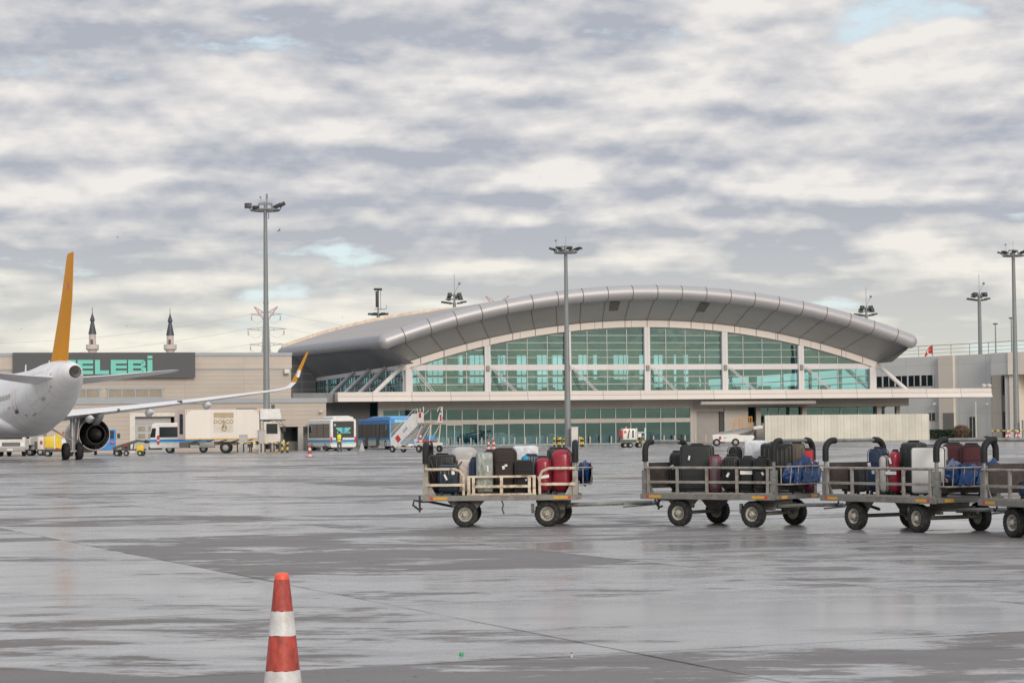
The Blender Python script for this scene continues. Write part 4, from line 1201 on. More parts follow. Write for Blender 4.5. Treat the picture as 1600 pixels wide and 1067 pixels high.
    mb.cyl((-hx - 0.1, -0.02, 0.24), (-hx - 0.1, -0.02, 0.52), 0.018, None, 8)
    mb.tube([(-hx + 0.05, 0, 0.42), (rx - 0.1, 0, 0.3)], 0.025, 6)
    mb.build('rear_hitch', STEEL_D, t, 40)
    # hanging strap or wire
    mb = MB()
    mb.tube([(0.02, -hy + 0.03, 0.44), (0.05, -hy + 0.02, 0.38), (0.03, -hy + 0.02, 0.30), (0.06, -hy + 0.02, 0.22)] if gated else [(-0.95, -hy + 0.05, 0.44), (-1.0, -hy + 0.05, 0.36), (-1.04, -hy + 0.05, 0.40)], 0.013, 5)
    mb.build('loose_strap', BLACK if not gated else BOARD, t, 40)
    return t
CARTS = [(-0.20, 38.37, R(2.0)), (3.60, 37.55, R(38)), (6.20, 35.15, R(57)), (7.97, 31.94, R(66))]
def cart_pt(i, lx, ly, z=0.0):
    x, y, a = CARTS[i]
    return Vector((x + lx * math.cos(-a) - ly * math.sin(-a), y + lx * math.sin(-a) + ly * math.cos(-a), z))
rear = [cart_pt(i, -CL / 2 - 0.12, 0) for i in range(4)]
make_cart('baggage cart with rusty cream side gate at the back of the train', *CARTS[0], tow=rear[1], gated=True, steer=R(-9))
make_cart('grey railed baggage cart loaded with mostly black suitcases', *CARTS[1], tow=rear[2], steer=R(-4))
make_cart('grey railed baggage cart carrying navy, red and white cases', *CARTS[2], tow=rear[3], steer=R(-6))
make_cart('grey baggage cart cut off by the right picture edge', *CARTS[3], tow=None, steer=R(-3))
# crumpled tarpaulins lying in the baskets
def tarp(label, ci, seed, y0=-0.58, y1=0.58, hang=0.0):
    p = cart_pt(ci, CL / 2 + 0.11, 0, 0.70)
    t = thing('tarpaulin', label, 'tarpaulin', p, -CARTS[ci][2], 'blue tarpaulins in the cart baskets')
    q = random.Random(seed)
    n, mseg = 46, 22
    ph = [q.uniform(0, 6) for _ in range(12)]
    rr = []
    for i in range(n + 1):
        f = i / n; yy = y0 + (y1 - y0) * f
        env = min(1, 5 * f, 5 * (1 - f)) ** 0.5
        topz = 0.33 + 0.07 * math.sin(f * 7 + ph[0]) + 0.05 * math.sin(f * 17 + ph[1])
        ring = []
        for j in range(mseg):
            a = 2 * PI * j / mseg
            cr = 1 + 0.13 * math.sin(3 * a + f * 21 + ph[2]) + 0.10 * math.sin(5 * a - f * 34 + ph[3]) + 0.07 * math.sin(9 * a + f * 55 + ph[4]) + q.uniform(-0.04, 0.04)
            bx_ = math.cos(a) * 0.105 * cr * env
            bz = math.sin(a) * (topz / 2) * cr * env
            ring.append((bx_, yy + 0.03 * math.sin(4 * a + f * 25 + ph[5]), topz / 2 + bz - (hang * math.exp(-((f - 0.75) / 0.12) ** 2) if math.sin(a) < 0 else 0)))
        rr.append(ring)
    mb = MB(); mb.rings(rr)
    # loose flaps thrown over the rim
    for k in range(4):
        f0 = q.uniform(0.1, 0.8); yy = y0 + (y1 - y0) * f0; w_ = q.uniform(0.12, 0.25)
        rows = []
        for a_ in range(6):
            z = 0.30 - 0.055 * a_ + (0.05 if a_ < 2 else 0)
            rows.append([(0.10 + 0.012 * math.sin(a_ * 2 + b_ * 3) + (0.022 if 1 < a_ else 0), yy + w_ * (b_ / 5 - 0.5) * (1 + 0.1 * a_) + 0.02 * math.sin(a_), z + 0.02 * math.sin(b_ * 2.1 + k)) for b_ in range(6)])
        mb.grid(rows)
    o = mb.build('sheet', TARPM, t, 28)
    return t
tarp('blue tarpaulin bundled in front basket of the rusty gated cart', 0, 3)
tarp('crumpled blue tarpaulin in basket of the cart with black suitcases', 1, 5, hang=0.06)
tarp('blue tarpaulin bulging from basket of the cart with white cases', 2, 8, hang=0.04)

# ================================================================== luggage
def lm(name, col, rough=0.4, **k): return M(name, col, rough, 0, k.pop('var', 0.15), k.pop('scale', 6), spec=k.pop('spec', 0.35), **k)
L_BLACK = lm("black_shell", (0.016, 0.017, 0.018), 0.38)
L_BLACKF = lm("black_fabric", (0.018, 0.019, 0.02), 0.8, bump=0.15, bscale=90)
L_GREY = lm("charcoal_shell", (0.028, 0.031, 0.033), 0.5)
L_NAVYG = lm("glossy_navy_shell", (0.012, 0.028, 0.045), 0.16, coat=0.3)
L_NAVY = lm("navy_fabric", (0.02, 0.038, 0.085), 0.7, bump=0.15, bscale=80)
L_BROWN = lm("dark_brown_fabric", (0.040, 0.030, 0.027), 0.8, bump=0.15, bscale=80)
L_RED = lm("crimson_shell", (0.27, 0.016, 0.035), 0.28, coat=0.25)
L_BRED = lm("bright_red_case", (0.55, 0.012, 0.03), 0.5)
L_WRAPW = lm("white_plastic_wrap", (0.62, 0.64, 0.68), 0.22, bump=0.8, bscale=14, var=0.18, scale=9)
L_WRAPC = lm("cream_plastic_wrap", (0.50, 0.43, 0.40), 0.28, bump=0.8, bscale=14, var=0.15)
L_WRAPG = lm("greenish_plastic_wrap", (0.28, 0.31, 0.29), 0.2, bump=0.9, bscale=11, var=0.5, scale=9, stretch=(2, 2, 0.7))
L_SILV = lm("silver_shell", (0.42, 0.41, 0.40), 0.35)
L_TAUPE = lm("taupe_shell", (0.10, 0.085, 0.07), 0.45)
L_MAR = lm("maroon_fabric", (0.075, 0.022, 0.028), 0.75, bump=0.15, bscale=80)
L_WHITE = lm("white_shell", (0.66, 0.66, 0.65), 0.3, var=0.05)
L_PINKG = lm("mauve_grey_shell", (0.16, 0.13, 0.145), 0.5)
L_PINK = lm("pink_piping", (0.40, 0.06, 0.11), 0.5)
L_CHK = striped_mat("checkered_navy", (0.02, 0.035, 0.07), (0.14, 0.19, 0.26), 0.045, 0, 0.7)
L_CYAN = lm("cyan_fabric", (0.02, 0.30, 0.55), 0.6)
L_ORNG = lm("orange_tag", (0.75, 0.16, 0.02), 0.5)
SEAMD = lm("zip_grey", (0.05, 0.05, 0.052), 0.35)
HANDLE = lm("handle_black", (0.02, 0.021, 0.023), 0.45)
TZ = R(0)
GRPN = 'suitcases and bags on the cart train'
def case(name, label, cat, ci, u0, u1, vt, ly, z0=0.53, d=0.28, yaw=0.0, style='hard', mat=L_BLACK, ribs=6, tagm=None, cap=None, mat2=None, cart_yaw=True, wheels=True, r=0.06, tags=1, handle=True, seam=True, vb=760, lean=0.0):
    x, y, a = CARTS[ci]
    uc = (u0 + u1) / 2
    rr_ = ray(uc, vb); rt = rr_.x / rr_.y
    ca, sa = math.cos(-a), math.sin(-a)
    # point = C + t*(ca,sa) + ly*(-sa,ca), with X/Y = rt
    cx, cy = x - ly * sa, y + ly * ca
    t = (rt * cy - cx) / (ca - rt * sa)
    px, py = cx + t * ca, cy + t * sa
    psi = yaw + (-a if cart_yaw else 0.0)
    app = (u1 - u0) * py / FPX
    rel = abs(psi + math.atan(rt))
    w = (app - d * abs(math.sin(rel))) / max(0.3, math.cos(rel))
    if w < 0.16: w = 0.16
    h = ZAT(uc, vt, py) - z0
    o = thing(name, label, cat, (px, py, z0), psi, GRPN)
    o.rotation_euler.y = lean
    wh = 0.05 if wheels else 0.0
    hb = h - wh - (0.03 if handle else 0)
    zc = wh + hb / 2
    mb = MB()
    if style == 'wrap':
        t_ = MB(); t_.rbox((0, 0, zc), (w, d, hb), r, 3)
        bmesh.ops.subdivide_edges(t_.bm, edges=[e for e in t_.bm.edges if e.calc_length() > 0.06], cuts=5, use_grid_fill=True)
        t_.jitter(0.006, int(u0))
        shell = t_.build('wrapped_shell', mat, o, 40)
    elif style == 'round':
        mb.rbox((0, 0, zc), (w, d, hb), min(w, hb) * 0.42, 6)
        shell = mb.build('shell', mat, o, 50)
    else:
        mb.rbox((0, 0, zc), (w, d, hb), r, 4, None, 0.985)
        if ribs:
            for s_ in (-1, 1):
                for k in range(ribs):
                    xx = -w * 0.40 + w * 0.80 * k / (ribs - 1)
                    if style == 'hard': mb.rbox((xx, s_ * d / 2, zc), (w * 0.42 / ribs, 0.02, hb * 0.80), 0.006, 2)
                    elif style == 'diag': mb.rbox((xx, s_ * d / 2, zc), (w * 0.4 / ribs, 0.02, hb * 0.84), 0.006, 2, (0, R(-24 + 9 * k), 0))
                for k in range(3):
                    if style == 'hard': mb.rbox((s_ * w / 2, -d * 0.25 + d * 0.25 * k, zc), (0.014, d * 0.12, hb * 0.78), 0.004, 2)
        shell = mb.build('shell', mat, o, 40)
    if style == 'soft':
        mb = MB(); mb.rbox((0, -(d / 2 + 0.008), wh + hb * 0.36), (w * 0.78, 0.05, hb * 0.52), 0.02, 2)
        mb.build('front_pocket', mat, o, 40)
        mb = MB()
        for s_ in (-1, 1): mb.tube([(-w * 0.36, s_ * (d / 2 + 0.005), wh + hb * 0.70), (w * 0.36, s_ * (d / 2 + 0.005), wh + hb * 0.70)], 0.005, 5)
        mb.build('zip', SEAMD, o, 30)
    if seam and style in ('hard', 'diag', 'plain', 'soft'):
        mb = MB()
        q = min(r * 1.1, w * 0.3)
        loop = []
        for cxs, czs, a0 in ((1, 1, 0), (-1, 1, 90), (-1, -1, 180), (1, -1, 270)):
            for k in range(5):
                an = R(a0 + 22.5 * k)
                loop.append((cxs * (w / 2 - q) + math.cos(an) * (q + 0.002), 0.0, zc + czs * (hb / 2 - q) + math.sin(an) * (q + 0.002)))
        mb.tube(loop, 0.009, 6, True)
        mb.build('zip_seam', mat2 or SEAMD, o, 40)
    if style in ('soft', 'plain') and not mat is L_RED:
        mb = MB(); q2 = min(r * 1.1, w * 0.3)
        for yy in (-d / 2 + r * 0.35, d / 2 - r * 0.35):
            ins = 0.004
            loop = []
            for cxs, czs, a0 in ((1, 1, 0), (-1, 1, 90), (-1, -1, 180), (1, -1, 270)):
                for k in range(5):
                    an = R(a0 + 22.5 * k)
                    loop.append((cxs * (w / 2 - q2 - ins) + math.cos(an) * q2, yy, zc + czs * (hb / 2 - q2 - ins) + math.sin(an) * q2))
            mb.tube(loop, 0.007, 5, True)
        mb.build('piping', mat2 or SEAMD, o, 40)
    if handle:
        mb = MB(); hw_ = min(0.11, w * 0.3); zt = wh + hb
        mb.tube([(-hw_, 0, zt - 0.01), (-hw_ * 0.9, 0, zt + 0.022), (hw_ * 0.9, 0, zt + 0.022), (hw_, 0, zt - 0.01)], 0.012, 7)
        mb.rbox((0, 0, zt + 0.024), (hw_ * 1.5, 0.032, 0.022), 0.008, 2)
        mb.build('carry_handle', HANDLE, o, 40)
        mb = MB()
        for s_ in (-1, 1): 
            mb.rbox((s_ * (w / 2 + 0.004), 0, zc + hb * 0.08), (0.02, 0.03, min(0.2, hb * 0.35)), 0.006, 2)
        mb.build('side_handle', HANDLE, o, 40)
    if wheels:
        for sx in (-1, 1):
            for sy in (-1, 1):
                mb = MB(); mb.cyl((sx * (w / 2 - 0.05), sy * (d / 2 - 0.05) - 0.012, 0.026), (sx * (w / 2 - 0.05), sy * (d / 2 - 0.05) + 0.012, 0.026), 0.026, None, 12)
                mb.bx(sx * (w / 2 - 0.05) - 0.014, sx * (w / 2 - 0.05) + 0.014, sy * (d / 2 - 0.05) - 0.016, sy * (d / 2 - 0.05) + 0.016, 0.03, wh + 0.01)
                mb.build('caster', BLACK, o, 40)
    q = random.Random(int(u0 * 3 + vt))
    for k in range(tags):
        mb = MB(); xx, zz = q.uniform(-0.25, 0.25) * w, zc + q.uniform(-0.15, 0.28) * hb
        rr2 = (R(q.uniform(-6, 10)), R(q.uniform(-35, 35)), 0)
        mb.box((xx, -d / 2 - 0.032, zz), (q.uniform(0.03, 0.06), 0.003, q.uniform(0.06, 0.11)), rr2)
        mb.build('luggage_tag', tagm or TAGW, o, 0)
    if cap:
        mb = MB(); mb.rbox((-w * 0.3, 0, wh + hb * 0.82), (w * 0.42, d * 1.03, hb * 0.38), 0.05, 3); mb.build('corner_panel', cap, o, 40)
    return o
# --- cart one (seen side on) : ly < 0 is the near side
case('suitcase', 'black suitcase with diagonal ridges behind the glossy navy one', 'suitcase', 0, 670, 713, 708, -0.20, d=0.30, style='diag', ribs=8, mat=L_BLACK, tags=0, r=0.05)
case('suitcase', 'glossy navy hard suitcase at left end of the gated cart', 'suitcase', 0, 685, 718, 723, -0.50, d=0.24, ribs=5, mat=L_NAVYG, tags=2)
case('suitcase', 'big pale silver shell lying behind the cream wrapped case', 'suitcase', 0, 703, 748, 698, 0.40, z0=0.54, d=0.3, style='round', mat=L_SILV, tags=0, wheels=False, handle=False)
case('suitcase', 'cream plastic wrapped case beside the navy hard suitcase', 'suitcase', 0, 714, 739, 718, -0.22, d=0.25, style='wrap', mat=L_WRAPC, tags=0, handle=False, r=0.04)
case('suitcase', 'thin dark blue case edge left of green tinted wrapped case', 'suitcase', 0, 737, 747, 714, -0.30, d=0.3, ribs=3, mat=L_NAVY, tags=0)
case('suitcase', 'grey green case wrapped in clear plastic behind the gate', 'suitcase', 0, 744, 771, 707, -0.45, d=0.26, style='wrap', mat=L_WRAPG, tags=1, handle=False, r=0.045)
case('suitcase', 'small dark case behind left shoulder of the tall brown suitcase', 'suitcase', 0, 754, 782, 702.5, 0.30, d=0.3, mat=L_GREY, ribs=4, tags=0)
case('suitcase', 'tall dark brown fabric suitcase in middle of the gated cart', 'suitcase', 0, 770, 808, 700, -0.28, d=0.28, style='soft', ribs=0, mat=L_BROWN, tags=2, r=0.09, handle=False)
case('suitcase', 'white plastic wrapped case behind the tall brown suitcase', 'suitcase', 0, 802, 842, 696.5, 0.32, d=0.3, style='wrap', mat=L_WRAPW, tags=0, handle=False, r=0.04)
case('suitcase', 'low black fabric case right of the tall brown suitcase', 'suitcase', 0, 805, 834, 719, -0.45, d=0.24, style='soft', ribs=0, mat=L_BLACKF, tags=1, handle=False, r=0.04)
case('travel_bag', 'navy checkered bag with bright blue corner among black cases', 'bag', 0, 816, 846, 709, -0.08, z0=0.54, d=0.26, style='plain', ribs=0, mat=L_CHK, tags=0, cap=L_CYAN, wheels=False, handle=True)
case('suitcase', 'smaller of two matching crimson hard suitcases', 'suitcase', 0, 837, 861, 712, -0.44, d=0.26, style='plain', ribs=0, mat=L_RED, tags=0, r=0.10)
case('suitcase', 'taller of two matching crimson hard suitcases', 'suitcase', 0, 862, 894, 699, -0.40, d=0.28, style='plain', ribs=0, mat=L_RED, tags=0, r=0.12)
case('suitcase', 'black case hidden behind the taller crimson suitcase', 'suitcase', 0, 856, 874, 698.5, 0.15, d=0.3, mat=L_GREY, ribs=3, tags=0)
# --- cart two
case('suitcase', 'narrow black suitcase against dark rear board of second cart', 'suitcase', 1, 1046, 1070, 704, 0.15, d=0.22, mat=L_GREY, ribs=3, tags=1, yaw=R(20))
case('suitcase', 'large upright charcoal suitcase, tallest on the second cart', 'suitcase', 1, 1063, 1117, 693, -0.10, d=0.30, mat=L_GREY, ribs=0, style='plain', tags=1, yaw=R(24), r=0.05)
case('suitcase', 'mauve grey case with pink piping beside the large charcoal suitcase', 'suitcase', 1, 1109, 1131, 710, -0.30, d=0.22, style='plain', ribs=0, mat=L_PINKG, mat2=L_PINK, tags=0, yaw=R(10), r=0.09)
case('suitcase', 'ribbed black suitcase right of the mauve grey case', 'suitcase', 1, 1128, 1159, 710, -0.42, d=0.26, mat=L_BLACK, ribs=6, tags=1, yaw=R(20), r=0.08)
case('travel_bag', 'black fabric bag lying behind the ribbed black suitcase', 'bag', 1, 1136, 1164, 698, 0.30, z0=0.54, d=0.3, style='soft', ribs=0, mat=L_BLACKF, tags=0, wheels=False, handle=False, r=0.1)
case('suitcase', 'white wrapped case standing at back of the second cart', 'suitcase', 1, 1163, 1203, 688, 0.36, d=0.3, style='wrap', mat=L_WRAPW, tags=0, yaw=R(14), handle=False, r=0.05)
case('suitcase', 'black fabric suitcase with wide white label on its front', 'suitcase', 1, 1156, 1183, 712, -0.46, d=0.24, style='soft', ribs=0, mat=L_BLACKF, tags=0, yaw=R(20), r=0.05)
case('suitcase', 'black suitcase against front post of the second cart', 'suitcase', 1, 1178, 1206, 713, -0.48, d=0.24, style='soft', ribs=0, mat=L_BLACKF, tags=1, yaw=R(20), r=0.05)
b0 = case('suitcase', 'black ribbed suitcase near the red box on second cart', 'suitcase', 1, 1190, 1240, 690, 0.10, z0=0.54, d=0.26, mat=L_BLACK, ribs=7, tags=0, yaw=R(30), r=0.05)
case('suitcase', 'taupe hard suitcase wedged beside the black ribbed one', 'suitcase', 1, 1234, 1258, 690, 0.30, d=0.28, mat=L_TAUPE, ribs=3, tags=0, yaw=R(30), r=0.05)
case('suitcase', 'bright red small case by front hoop of second cart', 'suitcase', 1, 1254, 1272, 700, 0.44, d=0.2, mat=L_BRED, style='plain', ribs=0, tags=1, yaw=R(35), r=0.03)
# --- cart three
case('suitcase', 'low black box case at rear of the third cart', 'suitcase', 2, 1315, 1362, 730, 0.0, d=0.42, mat=L_BLACK, ribs=0, style='plain', tags=0, r=0.03, yaw=R(20), handle=False)
case('suitcase', 'navy fabric suitcase with white tag on the third cart', 'suitcase', 2, 1355, 1391, 698, -0.05, d=0.3, style='soft', ribs=0, mat=L_NAVY, tags=2, r=0.08, yaw=R(14))
case('suitcase', 'silver grey case with black band beside the navy suitcase', 'suitcase', 2, 1373, 1396, 708, -0.30, d=0.24, style='plain', ribs=0, mat=L_SILV, tags=0, yaw=R(14), r=0.08)
case('suitcase', 'slim crimson case between silver and dark grey suitcases', 'suitcase', 2, 1389, 1411, 702, -0.24, d=0.24, style='plain', ribs=0, mat=L_RED, tags=2, yaw=R(14), r=0.08)
case('suitcase', 'big dark grey suitcase with orange tag on the third cart', 'suitcase', 2, 1406, 1452, 688, 0.0, d=0.32, mat=L_GREY, ribs=4, tags=1, tagm=L_ORNG, yaw=R(14), r=0.06)
case('suitcase', 'white leaning hard suitcase behind front post of the third cart', 'suitcase', 2, 1424, 1482, 695, -0.26, d=0.3, style='plain', ribs=0, mat=L_WHITE, tags=0, yaw=R(36), r=0.04, seam=False)
case('suitcase', 'maroon fabric suitcase nearer the white leaning case', 'suitcase', 2, 1474, 1508, 691, 0.30, z0=0.54, d=0.28, style='soft', ribs=0, mat=L_MAR, tags=0, yaw=R(45), r=0.06)
case('suitcase', 'maroon fabric suitcase farther from the white leaning case', 'suitcase', 2, 1502, 1536, 692, 0.42, z0=0.54, d=0.28, style='soft', ribs=0, mat=L_MAR, tags=0, yaw=R(45), r=0.09)
# --- cart four
case('suitcase', 'navy case just inside right picture edge on the last cart', 'suitcase', 3, 1590, 1625, 752, -0.1, d=0.3, mat=L_NAVY, ribs=0, style='plain', tags=0, yaw=R(20), handle=False)
# wide white label
for o in COL.objects:
    if o.get('label', '').startswith('black fabric suitcase with wide white label'):
        mb = MB(); mb.box((0, -0.165, 0.36), (0.20, 0.003, 0.06)); mb.build('paper_label', TAGW, o, 0)
    if o.get('label', '').startswith('smaller of two matching'):
        mb = MB(); mb.box((0.0, -0.15, 0.30), (0.20, 0.003, 0.05), (0, R(-10), 0)); mb.build('luggage_tag', TAGW, o, 0)
    if o.get('label', '').startswith('slim crimson'):
        mb = MB(); mb.box((0, -0.14, 0.36), (0.2, 0.003, 0.05)); mb.build('luggage_tag', TAGW, o, 0)

# litter on the apron
p = G(721, 1024)
t = thing('plastic_cap', 'tiny green plastic cap lying on the wet concrete', 'litter', (p.x, p.y, 0))
mb = MB(); mb.lathe([(0.015, 0.0), (0.016, 0.02), (0.013, 0.024)], n=16); mb.build('shell', M("green_plastic", (0.02, 0.30, 0.12), 0.4), t, 40)
p = G(893, 1027)
t = thing('small_bottle', 'tiny pale bottle with brown top standing on the concrete', 'litter', (p.x, p.y, 0))
mb = MB(); mb.lathe([(0.009, 0), (0.010, 0.004), (0.010, 0.02), (0.006, 0.027), (0.006, 0.03)], n=14); mb.build('body', L_WRAPC, t, 40)
mb = MB(); mb.cyl((0, 0, 0.03), (0, 0, 0.037), 0.007); mb.build('cap', BR1, t, 40)
# ================================================================== airliner
ACW = M("aircraft_white", (0.80, 0.80, 0.81), 0.32, 0, 0.03, 0.5, dirt=(0.55, 0.54, 0.52), damt=0.22, dscale=1.1, coat=0.1)
ACG = M("aircraft_grey", (0.42, 0.43, 0.45), 0.35, 0, 0.06, 0.6)
FINO = M("airline_orange", (0.72, 0.295, 0.004), 0.55, 0, 0.05, 0.5, spec=0.2)
NOZ = M("nozzle_metal", (0.06, 0.056, 0.052), 0.45, 0.6, 0.2, 2)
FANB = M("fan_black", (0.012, 0.013, 0.016), 0.4, 0.2)
DOORL = M("door_outline_crimson", (0.42, 0.05, 0.10), 0.5)
PHI = R(22.5)
ac = thing('airliner', 'white twin engine airliner with orange tail fin seen from behind', 'airliner', (-33.85, 153.0, 0), PHI)
def ring(y, zc, rx, rz, n=36):
    return [(math.cos(2 * PI * j / n) * rx, y, zc + math.sin(2 * PI * j / n) * rz) for j in range(n)]
prof = [(-19.75, 5.50, 0.26, 0.26), (-19.6, 5.49, 0.42, 0.42), (-18.9, 5.42, 0.62, 0.62), (-17.6, 5.25, 0.92, 0.95), (-16, 5.03, 1.22, 1.27), (-14, 4.74, 1.52, 1.56), (-12, 4.44, 1.74, 1.78), (-10, 4.16, 1.88, 1.93), (-8, 3.97, 1.95, 2.02), (-6, 3.88, 1.975, 2.07),
        (-2, 3.85, 1.975, 2.07), (6, 3.85, 1.975, 2.07), (12, 3.85, 1.975, 2.07), (14, 3.8, 1.9, 2.0), (16, 3.6, 1.5, 1.65), (17.2, 3.42, 1.0, 1.1), (17.9, 3.3, 0.4, 0.45)]
mb = MB(); mb.rings([ring(*p_) for p_ in prof])
fus = mb.build('fuselage', ACW, ac, 50)
mb = MB()
mb.rings([ring(y, zc, rx, rz) for y, zc, rx, rz in [(-7.0, 2.3, 0.3, 0.15), (-5.5, 2.35, 1.4, 0.6), (-3.5, 2.45, 1.95, 0.85), (0, 2.5, 2.05, 0.95), (6, 2.5, 2.05, 0.95), (9, 2.4, 1.5, 0.6), (10, 2.3, 0.5, 0.2)]])
mb.build('belly_fairing', ACW, ac, 50)
mb = MB(); mb.lathe([(0.36, -19.55), (0.37, -19.72), (0.33, -19.8), (0.2, -19.78)], (0, 0, 5.5), 'y', 24, False); mb.m(1).lathe([(0.2, -19.78), (0.17, -19.77)], (0, 0, 5.5), 'y', 20, True)
mb.build('exhaust_outlet', [NOZ, FANB], ac, 40)
def airfoil(n=12, t=0.12):
    up = []; lo = []
    for i in range(n + 1):
        x = 0.5 - 0.5 * math.cos(PI * i / n)
        yt = 5 * t * (0.2969 * x ** .5 - 0.126 * x - 0.3516 * x * x + 0.2843 * x ** 3 - 0.1015 * x ** 4)
        up.append((x, yt + 0.004)); lo.append((x, -yt - 0.004))
    return up + list(reversed(lo))[1:-1] if False else up + list(reversed(lo))
AF = airfoil()
def section(le, chord, t, spandir='x', cam_=0.0):
    """airfoil ring: chord runs aft (-y) from the leading edge"""
    out = []
    for x, z in AF:
        z2 = z * t / 0.12 * chord
        p = Vector(le) + Vector((0, -x * chord, 0))
        out.append(p + (Vector((0, 0, z2)) if spandir == 'x' else Vector((z2, 0, 0))))
    return out
def section_d(le, chord, t, nrm):
    return [Vector(le) + Vector((0, -x * chord, 0)) + Vector(nrm) * (z * t / 0.12 * chord) for x, z in AF]
# fin
mb = MB()
ft = ZAT(108, 394, 135.5)
mb.rings([section((0, -10.7, 5.7), 6.2, 0.04, 'z'), section((0, -12.4, 6.35), 5.1, 0.06, 'z'), section((0, -15.6, 10.0), 3.3, 0.065, 'z'), section((0, -17.4, ft - 0.12), 1.95, 0.07, 'z'), section((0, -17.65, ft), 1.65, 0.035, 'z')])
fin = mb.build('tail_fin', FINO, ac, 40)
mb = MB()
for k in range(5):
    z = 7.6 + k * 0.78; w_ = 0.5
    y = -13.6 - k * 0.72
    mb.box((-0.108 + 0.009 * k, y - 1.5, z), (0.02, w_ * 0.8, 0.42), (R(25), 0, R(2)))
mb.build('logo_mark', M("magenta_mark", (0.55, 0.12, 0.22), 0.5), fin, 0)
# horizontal stabilisers
for s_ in (1, -1):
    mb = MB()
    mb.rings([[p_ + Vector((0, 0, (p_.y - le[1]) * -0.07 - 0.14)) for p_ in section(le, ch_, t_)] for le, ch_, t_ in (((s_ * 0.7, -13.3, 5.05), 4.2, 0.10), ((s_ * 2.5, -14.4, 5.22), 3.3, 0.10), ((s_ * 6.35, -16.75, 5.66), 1.6, 0.09), ((s_ * 6.75, -17.2, 5.70), 1.1, 0.05))])
    st_ = mb.build('stabiliser', ACW, ac, 40)
    mb = MB(); mb.box((s_ * 0.98, -15.9, 4.75), (0.1, 1.6, 0.75), (0, 0, -s_ * 0.17)); mb.build('trim_plate', ACG, st_, 0)
